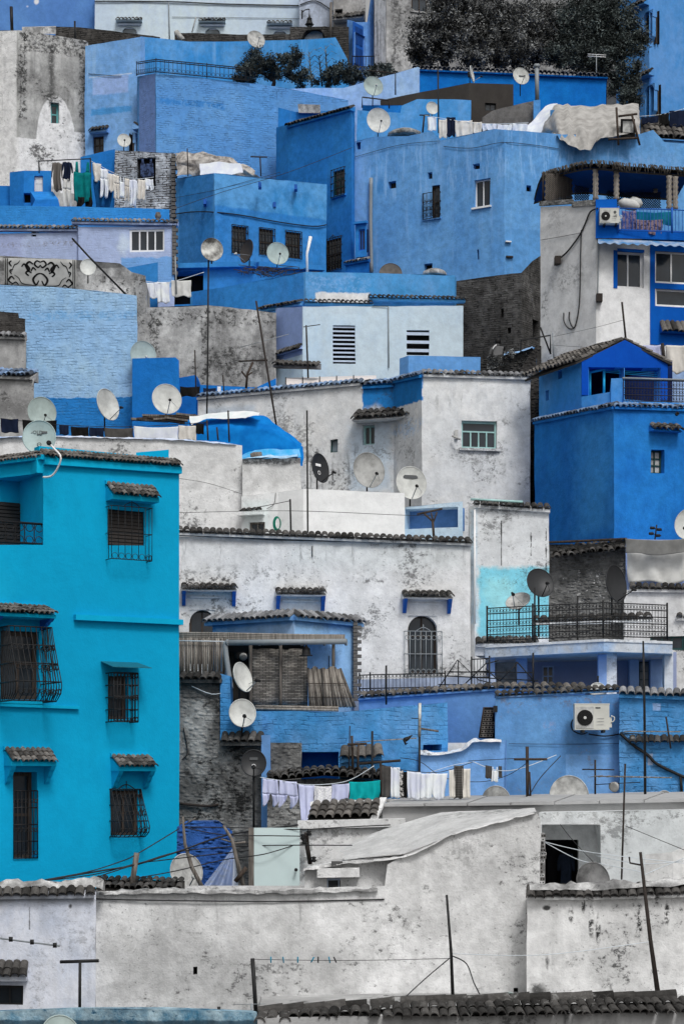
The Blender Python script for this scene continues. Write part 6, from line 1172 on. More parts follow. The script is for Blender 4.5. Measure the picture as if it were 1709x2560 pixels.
b = MB(); b.box8([P(1440, 1010, 63), P(1680, 1010, 63.4), P(1680, 1010, 63.5), P(1440, 1010, 63.1), P(1440, 900, 63), P(1680, 900, 63.4), P(1680, 900, 63.5), P(1440, 900, 63.1)]); b.build('loggia_back', plaster('dark blue room', S(20, 40, 90), S(14, 26, 60)), h.root)
rb = MB(); th = Z * .06; A1, A2 = ap + Z * .03, Lc + Vector((-.15, -.1, -.02)); bk_ = Vector((-1.4, 2.2, 0.02))
rb.box8([A2 - th, ap - th, ap + bk_ - th, A2 + Vector((-1.28, 2.3, -.05)) - th, A2, ap, ap + bk_, A2 + Vector((-1.28, 2.3, -.05))]); r_ = rb.build('roof_slope', S_ROOF, h.root); dn = (A2 - ap); Ld = dn.length; tiles(r_, ap + bk_, ap, dn.normalized(), .17, Ld / (1 + 6 * .78), 7, 'tile', .7)
rb = MB(); R2 = Rc + Vector((.1, -.1, -.02)); rb.box8([ap - th, R2 - th, R2 + bk_ - th, ap + bk_ - th, ap, R2, R2 + bk_, ap + bk_]); r_ = rb.build('roof_slope', S_ROOF, h.root); dn = (R2 - ap); tiles(r_, ap, ap + bk_, dn.normalized(), .17, dn.length / (1 + 6 * .78), 7, 'tile', .7)
h.done()
h = House('loggia_parapet', 'stepped sky blue parapet with a pier in front of the loggia', [(1453, 992, 60.2), (1524, 980, 59.6), (1527, 946, 59.5), (1556, 945, 59.4), (1558, 1003, 59.3), (1725, 1008, 59.8)], LB, back=.25, cat='wall', amp=.01, lean=0); h.zb = P(0, 1045, 60).z; h.done()
t = empty('loggia_railing', P(1630, 1006, 59.5), 'rusty iron railing in front of the blue loggia', 'railing'); railing(t, [P(1557, 1003, 59.45), P(1720, 1006, 59.9)], .62, .09, .007, 'rust', (.02, .3, .62, .98), (.15, .46, .8), True); b = MB(); b.tube([P(1555, 945, 59.4), P(1720, 950, 59.9)], .03, 6); b.build('hand_rail', 'galv', t)
t = empty('drying_rack', P(1490, 986, 61), 'turquoise pipe frame standing inside the loggia opening', 'drying rack'); TU = solid('turquoise pipe', S(40, 170, 214), .5, .1)
for pts in ([(1474, 988), (1474, 930)], [(1509, 984), (1509, 924)], [(1472, 931), (1512, 922)]): b = MB(); b.tube([P(u, v, 61) for u, v in pts], .04, 7); b.build('pipe', TU, t)
for k in range(3): b = MB(); b.tube([P(1512, 924 + k * 3, 61), P(1650, 932 + k * 5, 61.4)], .008, 4); b.build('cord', TU, t)
# ================================================================ around the white and blue hotel, right
m = plaster('hotel lime', S(200, 200, 200), S(184, 184, 184), mott=.35, dirt=.12, bump=.35, patches=[('o', 1370, 650, 1470, 740, 71, S(130, 130, 130), .4, .4, .7, .48), ('r', 1350, 545, 1490, 580, 71, S(176, 176, 176), .1, .1, .7, 0), ('o', 1355, 720, 1380, 790, 71, S(70, 70, 70), .1, .2, .8, .5), ('r', 1496, 600, 1630, 960, 70, S(206, 208, 210), .1, .05, .9, 0)])
HB = plaster('hotel blue', S(18, 88, 188), S(14, 78, 176), mott=.15, bump=.2)
h = House('hotel_house', 'white and blue guest house at the right with big windows and trailing cables', [(1350, 516, 72), (1490, 512, 70), (1622, 596, 70.4), (1725, 596, 70.7)], m, back=3, amp=.02, roof=False)
h.zt[1] = P(1490, 512, 70).z; h.pl[0].L = h.pl[0].L
h.ledge(1350, 503, 1431, 497, .16, .06, RUB, 'coping', seg=0); h.ledge(1431, 503, 1490, 498, .20, .06, RUB, 'coping', seg=0)
h.win(1537, 628, 1608, 718, 'glass', nx=2, fw=.07, fm='frame_w', r=.2, seg=1); i, pl, a0, a1, z0, z1 = h.rect(1534, 625, 1541, 720, 1); b = MB(); b.obox(pl.pt(0, 0), pl.t, pl.n, Z, (a0 - .02, a1 + .02), (-.1, .012), (z0, z1)); b.obox(pl.pt(0, 0), pl.t, pl.n, Z, (a1 + .02, a1 + .98), (-.1, .012), (z1 - .02, z1 + .07)); b.build('blue_surround', HB, h.root)
h.win(1636, 628, 1722, 708, 'glass', nx=2, fw=.07, fm='frame_w', r=.12, seg=2); h.win(1638, 722, 1722, 766, 'glass', nx=1, fw=.07, fm='frame_w', r=.12, seg=2); h.awning(1648, 1722, 806, 832, .3, 1, .18, 'tile', cap=False, drop=.06, body=HB)
b = MB(); pl = h.pl[2]; a0, z1 = pl.hit(1624, 604); a1, z0 = pl.hit(1725, 866); wins = [(pl.hit(1636, 0)[0], P(0, 708, 70.5).z, P(0, 628, 70.5).z), (pl.hit(1638, 0)[0], P(0, 766, 70.5).z, P(0, 722, 70.5).z)]
b.obox(pl.pt(0, 0), pl.t, pl.n, Z, (a0, wins[0][0]), (-.03, .03), (z0, z1)); top = z1
for (_, q0, q1) in wins: b.obox(pl.pt(0, 0), pl.t, pl.n, Z, (wins[0][0], a1), (-.03, .03), (q1, top)); top = q0
b.obox(pl.pt(0, 0), pl.t, pl.n, Z, (wins[0][0], a1), (-.03, .03), (z0, top)); b.build('blue_panel', HB, h.root)
h.cable([(1497, 521), (1478, 530), (1465, 560), (1450, 590), (1420, 630), (1396, 650)], .03, 'wire', seg=0); h.cable([(1455, 575), (1453, 640), (1451, 740), (1446, 790), (1436, 820), (1425, 800), (1425, 780)], .022, 'wire', seg=0); h.cable([(1449, 770), (1440, 815), (1425, 822), (1412, 805), (1411, 782)], .02, 'wire', seg=0)
h.cable([(1352, 600), (1400, 592), (1453, 582)], .008, seg=0); h.cable([(1493, 596), (1494, 650), (1492, 740)], .02, 'galv', seg=1)
for (u, v, s_) in ((1393, 650, .1), (1497, 744, .1)): b = MB(); c = P(u, v, 71.2 if u < 1480 else 69.95); b.obox(c, X, Y, Z, (-s_, s_), (-.14, .2), (-s_ * 1.4, s_ * 1.2)); b.build('junction_box', 'rust', h.root)
h.done()
h = House('hotel_terrace', 'cobalt blue roof terrace box and balcony base on the guest house', [(1488, 498, 69.9), (1541, 497, 69.9), (1543, 572, 69.9), (1725, 578, 70.2)], HB, back=.3, cat='terrace', amp=.008, lean=0); h.zb = P(0, 597, 70).z; h.done()
t = empty('wavy_canopy', P(1600, 606, 69.7), 'wavy white and blue corrugated strip below the blue balcony', 'canopy'); rows = [[P(1494 + 230 * j / 46, 596 + 11 * i / 3 + j * .2 + 2.2 * math.sin(j * 1.35) * i / 3, 69.95 - i * .17) for j in range(47)] for i in range(4)]; b = MB(); b.grid(rows); b.build('sheet', solid('blue white sheet', S(60, 112, 176), .6, .3, 3, c2=S(156, 166, 180)), t)
t = empty('balcony_railing', P(1630, 580, 69.8), 'blue painted balcony railing with rugs behind it on the guest house', 'railing'); railing(t, [P(1545, 577, 69.85), P(1679, 580, 69.85), P(1722, 583, 70)], .78, .12, .010, MT['blue_f'], (.03, .98), None, True, pr=.04)
for (u0, v0, u1, v1, mt, lab) in ((1553, 526, 1590, 576, cloth_mat('flower rug', S(120, 110, 130), S(60, 70, 120), 'spot', 12), 'flowered rug hung behind the blue balcony rail at left'), (1590, 528, 1680, 560, cloth_mat('teal rug', S(16, 84, 128), S(30, 110, 130)), 'teal blanket hung behind the blue balcony rail'), (1586, 548, 1656, 584, cloth_mat('rose rug', S(128, 112, 120), S(70, 62, 76), 'spot', 10), 'mottled rose cloth below the teal blanket')): cloth(u0, v0, u1, v1, 70.15 if v0 < 540 else 70.05, mt, lab, 'sheet', group=None, cat='rug', name='balcony_rug')
aircon(1499, 521, 1551, 557, 69.6, 'white air conditioner with a round logo on the cobalt terrace box', 'LG')
# thatched terrace roof
t = empty('thatched_canopy', P(1540, 500, 71), 'shaggy thatched canopy on turned posts over the guest house terrace', 'canopy'); TH_ = wood('thatch', S(38, 36, 34), S(88, 84, 80), 'x', 18)
edge = [(1354, 432, 73), (1400, 418, 72), (1476, 402, 70.2), (1560, 408, 70.1), (1640, 414, 70.3), (1725, 420, 70.6)]; q = smooth([P(*e) for e in edge], 6); rows = []
for k in range(5): rows.append([p + Vector((0, 3.2 * k / 4, -.08 + .16 * math.sin(k * .7) * (k > 0))) for p in q])
b = MB(); b.grid(rows, False); b.grid([[p - Z * .14 + Y * .05 for p in r] for r in rows], False); b.build('thatch', TH_, t)
b = MB(); b.grid([[p - Z * .17 + Y * (.1 + 2.9 * k) for p in q] for k in (0, 1)], False); b.build('ceiling', plaster('blue ceiling', S(20, 74, 158), S(16, 62, 140), mott=.2), t)
b = MB()
for k in range(260):
    p = q[rng.randrange(len(q) - 1)]; p = p + (q[min(q.index(p) + 1, len(q) - 1)] - p) * rng.random(); b.tube([p + Y * rng.uniform(-.05, .1) + Z * .03, p + Vector((rng.uniform(-.1, .1), rng.uniform(-.14, 0), -rng.uniform(.1, .3)))], .018, 3)
o = b.build('straw_fringe', TH_, t); o['kind'] = 'stuff'
for (u, v0, v1, dd) in ((1488, 424, 500, 70.3), (1540, 428, 500, 70.3), (1672, 440, 524, 70.3), (1687, 442, 524, 70.3), (1638, 450, 480, 72.4)):
    b = MB(); A = P(u, v1, dd); H_ = (v1 - v0) * px(dd); b.lathe(A, Z, [((.11 if k % 2 else .08) * (1 if dd < 72 else .8), H_ * k / 13) for k in range(14)], 9); b.build('turned_post', 'bamboo', t)
pole_ = MB(); pole_.tube([P(1357, 510, 72.8), P(1357, 432, 72.8)], .035, 5); pole_.build('corner_post', 'rust', t)
LATM = solid('dark lattice', S(44, 46, 54), .7, .2)
for (u0, u1, dd, v0, v1, mt, lab, st_) in ((1360, 1431, 72.2, 434, 508, 'bamboo_d', 'dark reed lattice panel at the left end of the thatched terrace', 5), (1434, 1473, 72.6, 448, 500, LATM, 'pale blue diamond lattice left of the first turned post', 6), (1514, 1652, 72.8, 454, 520, LATM, 'long pale blue diamond lattice behind the turned posts', 6)):
    t = empty('lattice_panel', P((u0 + u1) / 2, v1, dd), lab, 'lattice', 'terrace lattices'); b = MB(); n = int((u1 - u0 + (v1 - v0)) / st_)
    for k in range(n):
        for sg in (1, -1):
            u_ = u0 + k * st_; pts = []
            ua, ub = (u_ - (v1 - v0), u_) if sg > 0 else (u_, u_ - (v1 - v0)); f = lambda tt: (ua + (ub - ua) * tt, v1 + (v0 - v1) * tt)
            ts = [tt / 20 for tt in range(21) if u0 <= f(tt / 20)[0] <= u1]
            if len(ts) > 1: b.tube([P(*f(ts[0]), dd + .02 * sg), P(*f(ts[-1]), dd + .02 * sg)], .016 if st_ > 5 else .022, 4)
    o = b.build('lattice', mt, t); o['kind'] = 'stuff'
for (u0, v0, u1, v1, lab) in ((1545, 490, 1600, 518, 'left grey sack lying on the terrace rail'), (1570, 488, 1606, 516, 'right grey sack leaning on the other sack')):
    b = MB(); c = P((u0 + u1) / 2, (v0 + v1) / 2, 70.6 + (u0 > 1560) * .2); w_, hh = (u1 - u0) / 2 * px(70), (v1 - v0) / 2 * px(70); b.lathe(c - X * w_, Vector((1, 0, -.25)), [(hh * .3, 0), (hh * .95, w_ * .4), (hh, w_), (hh * .85, w_ * 1.6), (hh * .3, w_ * 2)], 12); tag(b.build('grain_sack', CV), lab, 'sack', 'sacks on the terrace')
for (a, c, v0, v1, lab) in ((1606, 1656, 862, 924, 'pale lilac sheet left of the post behind the gable'), (1664, 1722, 862, 930, 'grey white sheet at the right edge behind the gable')): cloth(a, v0, c, v1, 64.5, LV if a < 1650 else CR, lab, 'sheet', fold=.06)
pole([(1660, 905, 64.4), (1655, 858, 64.4)], .05, 'dark post between the two sheets behind the gable', 'rust'); pole([(1564, 852, 62), (1554, 755, 62)], .03, 'thin dark pole standing behind the gable ridge', 'rust')
h = House('pale_garden_wall', 'pale blue low wall behind the sheets right of the gable', [(1640, 915, 65.5), (1725, 918, 65.5)], plaster('pale backwall', S(150, 176, 214)), back=.4, cat='wall'); h.done()
# brick wall, hedge and the person
m = plaster('weathered brick', S(96, 95, 94), S(66, 65, 64), mott=1, dirt=.4, dcol=S(38, 38, 38), brick=(.26, .085, .016, .75, S(40, 39, 38)), bump=.9, big=.6)
h = House('brick_wall_house', 'tall weathered dark brick wall between the pale blue house and guest house', [(1136, 702, 80.2), (1302, 682, 79), (1330, 652, 79.8), (1356, 636, 80.5)], m, back=3, amp=.04, cell=.25)
h.win(1250, 770, 1257, 792, 'dark', r=.2, name='slit'); h.win(1268, 818, 1277, 832, 'dark', r=.2, name='hole'); h.win(1330, 800, 1344, 850, 'dark', r=.2, name='hole'); h.done()
h = House('hedge_wall', 'stone garden wall overgrown with dark dry creepers in front of the brick wall', [(1180, 905, 72.2), (1230, 888, 72), (1335, 870, 71.6)], plaster('creeper stone', S(76, 75, 74), S(50, 50, 49), mott=1, rub=1, bump=1), back=.5, cat='wall', amp=.06, cell=.2); mound(h, [(1262, 884, 71.9), (1300, 876, 71.7), (1335, 864, 71.5)], .1, .15, mat=plaster('blue cap', S(140, 176, 228))); h.done()
bl_ = [(P(1225, 905, 71.6), 0.5, .3, .3), (P(1270, 905, 71.5), .5, .3, .35), (P(1310, 905, 71.4), .4, .3, .35)]; foliage('dry_creeper', 'dry dark creeper hanging over the stone garden wall', bl_, 900, .05, 'leaf', 'creeper', 5)
h = House('blue_gate_post', 'light blue gate post beside the creeper wall', [(1333, 868, 71.2), (1352, 864, 71.2)], LB, back=.5, cat='pillar', amp=.01); h.done()
h = House('blue_band_wall', 'light blue roof parapet band right of the pale blue house', [(998, 896, 70.6), (1020, 888, 70.2), (1200, 892, 70)], plaster('band blue', S(108, 156, 218), S(90, 140, 208), mott=.4, streak=.3, dcol=S(70, 90, 130)), back=.4, cat='wall', amp=.02); h.done()
t = empty('pipe_frame', P(1340, 890, 71), 'bent iron pipe frame standing beside the blue gate post', 'metal frame')
for pts in ([(1301, 885), (1301, 850), (1375, 838), (1375, 884)], [(1350, 818), (1376, 885)]): b = MB(); b.tube([P(u, v, 71) for u, v in pts], .03, 5); b.build('pipe', 'iron', t)
pole([(1384, 900, 66), (1381, 832, 66)], .02, 'thin green-tipped rod right of the iron pipe frame', 'galv'); wire([(1378, 842, 69), (1480, 820, 69), (1556, 800, 63)], 'upper thin line over the white guest house wall', .006, 'wire', 'washing line'); wire([(1378, 862, 69), (1470, 868, 69), (1600, 872, 64)], 'lower thin line over the white guest house wall', .006, 'wire', 'washing line')
# person behind the wall, back turned
pe = empty('person', P(1243, 960, 73.2), 'person with black hair and grey shirt, back turned, behind the creeper wall', 'person')
vs = {'pel': (0, 0, .95), 'wai': (0, 0, 1.08), 'che': (0, .0, 1.3), 'nek': (0, -.01, 1.47), 'hd': (.01, -.03, 1.58), 'top': (.01, -.02, 1.70), 'ls': (-.19, 0, 1.40), 'le': (-.27, -.05, 1.14), 'lh': (-.22, -.25, .98), 'rs': (.19, 0, 1.40), 're': (.27, -.05, 1.14), 'rh': (.22, -.25, .98), 'lk': (-.11, -.02, .5), 'lf': (-.11, .02, .06), 'lt': (-.11, -.14, .03), 'rk': (.11, -.02, .5), 'rf': (.11, .02, .06), 'rt': (.11, -.14, .03)}
ed = [('pel', 'wai'), ('wai', 'che'), ('che', 'nek'), ('nek', 'hd'), ('hd', 'top'), ('che', 'ls'), ('ls', 'le'), ('le', 'lh'), ('che', 'rs'), ('rs', 're'), ('re', 'rh'), ('pel', 'lk'), ('lk', 'lf'), ('lf', 'lt'), ('pel', 'rk'), ('rk', 'rf'), ('rf', 'rt')]
rad = {'pel': (.16, .12), 'wai': (.15, .11), 'che': (.18, .12), 'nek': (.06, .06), 'hd': (.085, .10), 'top': (.06, .07), 'ls': (.075, .075), 'le': (.05, .05), 'lh': (.035, .035), 'rs': (.075, .075), 're': (.05, .05), 'rh': (.035, .035), 'lk': (.075, .075), 'lf': (.05, .05), 'lt': (.04, .03), 'rk': (.075, .075), 'rf': (.05, .05), 'rt': (.04, .03)}
ks = list(vs); me = bpy.data.meshes.new('body'); bmm = bmesh.new(); sk = bmm.verts.layers.skin.verify(); bv = {}
for k_, (x_, y_, z_) in vs.items(): bv[k_] = bmm.verts.new((x_, -y_, z_ - 1.0)); bv[k_][sk].radius = rad[k_]; bv[k_][sk].use_root = k_ == 'pel'
for a_, c_ in ed: bmm.edges.new((bv[a_], bv[c_]))
bmm.to_mesh(me); bmm.free(); me.materials.append(MT['shirt'])
bo = bpy.data.objects.new('body', me); COL.objects.link(bo); bo.parent = pe; bo.location = P(1243, 852, 73.2) - P(1243, 960, 73.2) + Vector((0, 0, -.66))
bo.modifiers.new('skin', 'SKIN'); sb = bo.modifiers.new('sub', 'SUBSURF'); sb.levels = 2; sb.render_levels = 2
hc = pe.location + bo.location + Vector((.01, .02, .64)); b = MB(); b.lathe(hc - Z * .11, Z, [(.05, 0), (.10, .05), (.118, .12), (.105, .19), (.06, .235), (.01, .245)], 12); b.build('hair', 'hair', pe)
b = MB(); b.tube(smooth([hc + Vector((-.19, -.14, -.30)), hc + Vector((-.13, -.15, -.2)), hc + Vector((-.06, -.12, -.14))], 4), .022, 5); b.build('strap', 'frame_w', pe)
# ================================================================ pale blue house and blue parapet, centre
m = plaster('ice wash', S(176, 198, 224), S(190, 206, 226), mott=.25, dirt=.08, streak=.12, dcol=S(140, 160, 190), bump=.3, patches=[('r', 680, 760, 757, 900, 77, S(130, 150, 198), .02, .01, .95, 0)])
h = House('pale_blue_house', 'pale ice blue house in the centre with two louvred windows', [(688, 770, 77.4), (757, 766, 76), (1157, 764, 76.4)], m, back=1.6, amp=.025)
h.win(832, 813, 888, 909, 'slats', slats=9, r=.1, fm='lav_frame'); h.win(1016, 825, 1073, 888, 'slats', slats=3, r=.12, fm='lav_frame'); h.cable([(970, 768), (971, 920)], .02, 'galv', name='pipe'); h.cable([(930, 765), (970, 766)], .015, 'wire')
h.awning(688, 757, 870, 882, .2, 1, .15, 'tile_d', cap=False, seg=0, drop=.03); h.done()
m = plaster('azure wash', S(96, 150, 216), S(80, 138, 208), mott=.45, bump=.4, streak=.2, dcol=S(60, 104, 180), patches=[('r', 786, 734, 924, 766, 77.4, S(206, 208, 208), .06, .12, 1, 0), ('r', 470, 680, 763, 790, 79, S(58, 122, 208), .06, .1, .8, 0), ('r', 764, 684, 930, 740, 77.2, S(130, 170, 215), .2, .2, .5, .48)])  # deeper blue patch on the left face puts its shade into the colour
h = House('azure_parapet_house', 'azure blue roof parapet above the pale blue house with a white bare patch', [(476, 730, 81), (560, 718, 79.6), (764, 679, 77), (925, 683, 77.2), (1136, 688, 77.6), (1140, 694, 77.8)], m, back=1.0, amp=.025)
h.eave(669, 772, 764, 755, seg=1, tw=.17, tl=.4, mat='tile_d', out=.35, pitch=18) if False else None
h.eave(660, 770, 764, 752, seg=1, tw=.17, tl=.4, mat='tile_d', out=.5, pitch=18, back=-.1); h.eave(759, 752, 930, 756, seg=2, tw=.17, tl=.42, mat='tile_d', out=.6, pitch=18, back=-.1, rows=1); h.eave(918, 741, 1158, 746, seg=3, tw=.17, tl=.42, mat='tile_d', out=.65, pitch=18, back=-.1); h.done()
m = plaster('old grey lime', S(180, 180, 180), S(132, 132, 132), mott=.7, dirt=.6, streak=.6, bump=.6, big=.6, patches=[('r', 340, 765, 690, 815, 76.5, S(40, 40, 40), .15, .3, .85, .5), ('r', 500, 765, 520, 900, 76.5, S(40, 40, 40), .05, .15, .8, .48), ('o', 500, 850, 700, 960, 76.5, S(70, 70, 70), .4, .5, .8, .48), ('r', 370, 770, 400, 880, 76.5, S(50, 50, 50), .1, .2, .8, .46)])
h = House('old_grey_house', 'old grey wall with black rain streaks left of the pale blue house', [(340, 700, 76.9), (366, 706, 76.8), (368, 768, 76.8), (520, 762, 76.6), (690, 782, 76.9)], m, back=2, amp=.05, cell=.25); h.done()
h = House('plastic_canopy', 'low building with a pale arched plastic canopy before the pale blue house', [(690, 921, 72), (770, 955, 71.4), (960, 950, 71)], plaster('canopy wall', S(110, 110, 112), S(90, 90, 92)), back=.4, cat='shed', roof=False); h.zt = [P(0, 975, 71.5).z] * 3
rows = []
for i in range(7): a = i / 6 * math.pi * .55; rows.append([P(714 + (940 - 714) * j / 16 , 958 - 18 * math.sin(a) * (1 - .45 * j / 16) - j * .9 + 4, 71.2 + .9 * (1 - math.cos(a))) for j in range(17)])
b = MB(); b.grid(rows); b.build('canopy', solid('milky plastic', S(186, 180, 178), .4, .2, 3), h.root)
for j in (0, 3, 6, 9, 12): b = MB(); b.tube([r[j] - Y * .02 + Z * .01 for r in rows], .02, 4); b.build('rib', 'iron', h.root)
h.eave(688, 903, 800, 906, seg=0, tw=.17, tl=.4, mat='tile_d', out=.3); h.done()
# ---- light blue tall wall at left
m = plaster('powder wash', S(160, 192, 224), S(140, 178, 216), mott=.35, bump=.75, course=1, big=.35, dirt=.1, dcol=S(90, 140, 190), patches=[('r', -60, 990, 400, 1100, 71, S(50, 118, 200), .04, .12, 1, 0), ('r', 60, 770, 360, 800, 71, S(110, 164, 212), .15, .2, .7, .46)])
h = House('powder_blue_house', 'tall powder blue wall at the left with a darker blue band at its foot', [(-50, 708, 71.5), (200, 722, 71.2), (342, 737, 71)], m, back=3, amp=.04, cell=.25); h.done()
m = plaster('royal wash', S(42, 116, 204), S(34, 104, 192), mott=.35, bump=.5)
h = House('royal_blue_block', 'royal blue rounded block right of the powder blue wall', [(330, 896, 69.6), (440, 894, 69.4), (448, 902, 69.4)], m, back=1, amp=.03); h.done()
h = House('royal_blue_wall', 'low royal blue terrace walls behind the white tiled eave', [(446, 945, 70.4), (490, 938, 70.2), (500, 962, 70), (640, 968, 69.6), (690, 945, 69.4)], m, back=.5, cat='wall', amp=.03); h.done()
dish(358, 886, 70.6, .95, 18, 8, 'pale dish half hidden by the powder blue wall edge', 'dish_s', mast=925); dish(270, 1011, 63.5, 1.0, 52, 12, 'tilted white dish before the blue wall foot', 'dish_w', mast=1075); dish(417, 997, 63.5, .98, 15, 14, 'big white dish on the junk roof right of the powder blue wall', 'dish_w', mast=1060); dish(105, 1030, 64, .96, 20, 8, 'sage dish behind the lettered dish at the left', 'dish_s', mast=1085)
t = empty('junk_planks', P(430, 1062, 62.5), 'heap of dark planks and sheets under the big white dish', 'planks')
for k in range(9): b = MB(); u = 370 + k * 14; b.obox(P(u, 1050 - (k % 3) * 5, 62.5), Vector((1, .1, rng.uniform(-.15, .15))).normalized(), Y, Z, (-.5, .6), (-.1, .1), (-.03, .03)); b.build('plank', 'wood_d' if k % 2 else 'wood_g', t)
h = House('small_roof_terrace', 'low blue terrace floor wall carrying the big white dish', [(344, 1050, 63.2), (520, 1052, 63)], m, back=1.2, cat='wall'); h.done()
for (u0, v0, u1, v1, mt, lab) in ((450, 966, 500, 990, BKc, 'black washing on the royal blue terrace'), (508, 970, 540, 988, NV, 'navy washing on the royal blue terrace'), (543, 966, 552, 984, WL, 'white bottle-shaped cloth on the royal blue terrace')): cloth(u0, v0, u1, v1, 69.2, mt, lab, 'sheet', fold=.04)
# masts in the middle
dish(530, 623, 61.5, .70, 12, 8, 'peeling white dish on a very tall thin mast', 'dish_r', mast=655, arm=False); pole([(516, 1105, 61.6), (519, 900, 61.6), (521, 650, 61.6)], .026, 'very tall thin dark mast carrying the peeling dish', 'iron')
pole([(700, 1122, 61), (672, 950, 61), (640, 752, 61)], .03, 'tall dark leaning pole before the old grey wall', 'rust', cross=[([(596, 903, 61), (669, 900, 61)], .025), ([(600, 868, 61), (722, 835, 61)], .01, 'rod', 'galv')])
pole([(615, 970, 66), (618, 935, 66), (632, 905, 66)], .04, 'forked dark timber post beside the leaning pole', 'wood_d', 'timber_post', 'post', [([(617, 945, 66), (604, 928, 66)], .03, 'prong'), ([(617, 940, 66), (630, 930, 66)], .025, 'prong')])
pole([(770, 945, 70), (765, 813, 70)], .03, 'thin aerial mast before the pale blue house', 'rust', cross=[([(758, 817, 70), (800, 811, 70)], .015)])
for (u, v0, v1, dd, lab) in ((573, 1026, 1105, 58.6, 'rusty rod before the blue tarpaulin'), (520, 1050, 1100, 58.6, 'rusty rod at the left end of the tarpaulin'), (545, 1068, 1100, 58.5, 'short rusty rod before the tarpaulin'), (490, 875, 990, 68.5, 'thin rod before the royal blue terrace'), (560, 937, 985, 68.5, 'short rod at the right of the royal blue terrace')): pole([(u, v1, dd), (u - 3, v0, dd)], .024, lab, 'rust')
# ================================================================ blue houses, upper centre
m1 = plaster('big blue wash', S(100, 152, 216), S(84, 138, 208), mott=.45, bump=.4, streak=.6, dcol=S(134, 172, 214), big=.3, patches=[('d', 880, 330, 1600, 480, 89, S(130, 172, 216), .4, .3, .7, .5), ('r', 1262, 570, 1360, 700, 88, S(84, 138, 206), .06, .05, .8, 0), ('r', 870, 345, 930, 700, 90, S(122, 166, 220), .3, .2, .6, 0), ('o', 940, 425, 960, 480, 90, S(70, 124, 200), .1, .1, .6, 0), ('r', 1540, 370, 1720, 420, 88.5, S(120, 160, 210), .3, .3, .5, .47)])
h = House('big_blue_house', 'biggest light blue house in the upper middle with scattered small windows', [(878, 356, 91.5), (933, 341, 91), (1019, 339, 90.2), (1080, 326, 89.7), (1101, 350, 89.5), (1235, 322, 88.2), (1260, 324, 88), (1404, 335, 88.4), (1600, 334, 89), (1632, 324, 89), (1660, 354, 89), (1725, 360, 89.2)], m1, back=1.6, amp=.03, cell=.5)
h.win(970, 452, 989, 470, 'dark', r=.3, name='vent', wm=MT['wood_d']); h.win(1069, 430, 1086, 447, 'dark', r=.3, name='vent', wm=MT['wood_d']); h.win(1062, 465, 1099, 545, 'glass', nx=2, ny=2, fw=.06, fm='wood_d', gm='glass', r=.15, sill=True, grille=dict(out=.16, bars=4, rails=4, rings=(.15, .4, .65), r=.014, low=.78)); h.win(1060, 657, 1098, 700, 'dark', r=.3)
h.win(891, 350, 902, 372, 'dark', r=.3, name='vent', wm=MT['blue_f']); h.win(1184, 447, 1224, 516, 'glass', nx=2, fw=.06, fm='frame_w', r=.2, sill=MT['frame_w']); h.win(1181, 408, 1198, 422, 'dark', r=.3, name='vent', wm=MT['wood_d']); h.win(1315, 463, 1327, 478, 'dark', r=.3, name='vent'); h.win(1191, 622, 1196, 648, 'dark', r=.2, name='slit', wm=MT['wood_g'])
h.cable([(930, 446), (929, 560), (931, 682)], .085, 'galv', name='drainpipe'); h.ledge(1262, 602, 1276, 603, .06, .12, MT['frame_w'], 'stone'); h.ledge(1264, 639, 1281, 640, .08, .1, MT['rust'], 'stone'); h.cable([(878, 395), (1000, 362), (1101, 352)], .01); h.cable([(1110, 366), (1180, 370), (1255, 356), (1330, 362), (1395, 372)], .012, 'wire'); h.done()
m2 = plaster('mid blue wash', S(62, 126, 206), S(48, 112, 196), mott=.5, streak=.4, dcol=S(96, 150, 212), bump=.4, big=.4)
h = House('mid_blue_house', 'mid blue house in the inner corner with a steep tile coping', [(690, 318, 94.5), (720, 311, 93.6), (878, 266, 90.8), (886, 268, 91.2)], m2, back=1.6, amp=.03)
h.eave(719, 307, 880, 262, seg=1, tw=.2, tl=.42, mat='tile_d', out=.2, pitch=22); h.win(832, 424, 862, 488, 'glass', nx=2, ny=3, fw=.06, fm='frame_k', gm='glass', r=.12, sill=True, grille=dict(out=.1, bars=4, rails=5, r=.014)); h.win(814, 597, 853, 674, 'glass', nx=2, ny=2, fw=.06, fm='wood_d', r=.1, grille=dict(out=.06, bars=6, rails=5, rings=(.15, .3), r=.016, crest=True))
h.done()
h = House('blue_bay', 'small blue bay with twin window and tile sill against the big blue house', [(888, 556, 90.2), (916, 553, 90)], plaster('bay blue', S(70, 134, 212), S(56, 118, 200)), back=.5, cat='bay window', amp=.01); h.zb = P(0, 640, 90).z; h.win(896, 572, 912, 625, 'glass', nx=2, fw=.05, fm='blue_f', r=.1, seg=0); h.ledge(886, 556, 918, 552, .1, .15); h.done()
h = House('corbelled_ledge', 'blue corbelled base with small tiles under the twin window bay', [(864, 662, 89.3), (922, 650, 88.8)], plaster('bay base', S(40, 104, 190), S(30, 88, 170)), back=.5, cat='ledge', amp=.01); h.zb = P(0, 686, 89).z; h.eave(862, 653, 922, 642, tw=.15, tl=.3, mat='tile_w', out=.15); h.done()
m3 = plaster('azure house wash', S(66, 128, 202), S(86, 146, 212), mott=.5, streak=.4, dcol=S(100, 156, 214), bump=.4, big=.4, patches=[('r', 536, 520, 820, 690, 87, S(48, 112, 196), .1, .1, .7, 0), ('r', 440, 430, 536, 680, 87, S(56, 116, 194), .05, .05, .7, 0)])
h = House('azure_house', 'azure house with three barred windows behind the row of dishes', [(440, 446, 88.4), (536, 432, 86.4), (816, 460, 88.6)], m3, back=2, amp=.03)
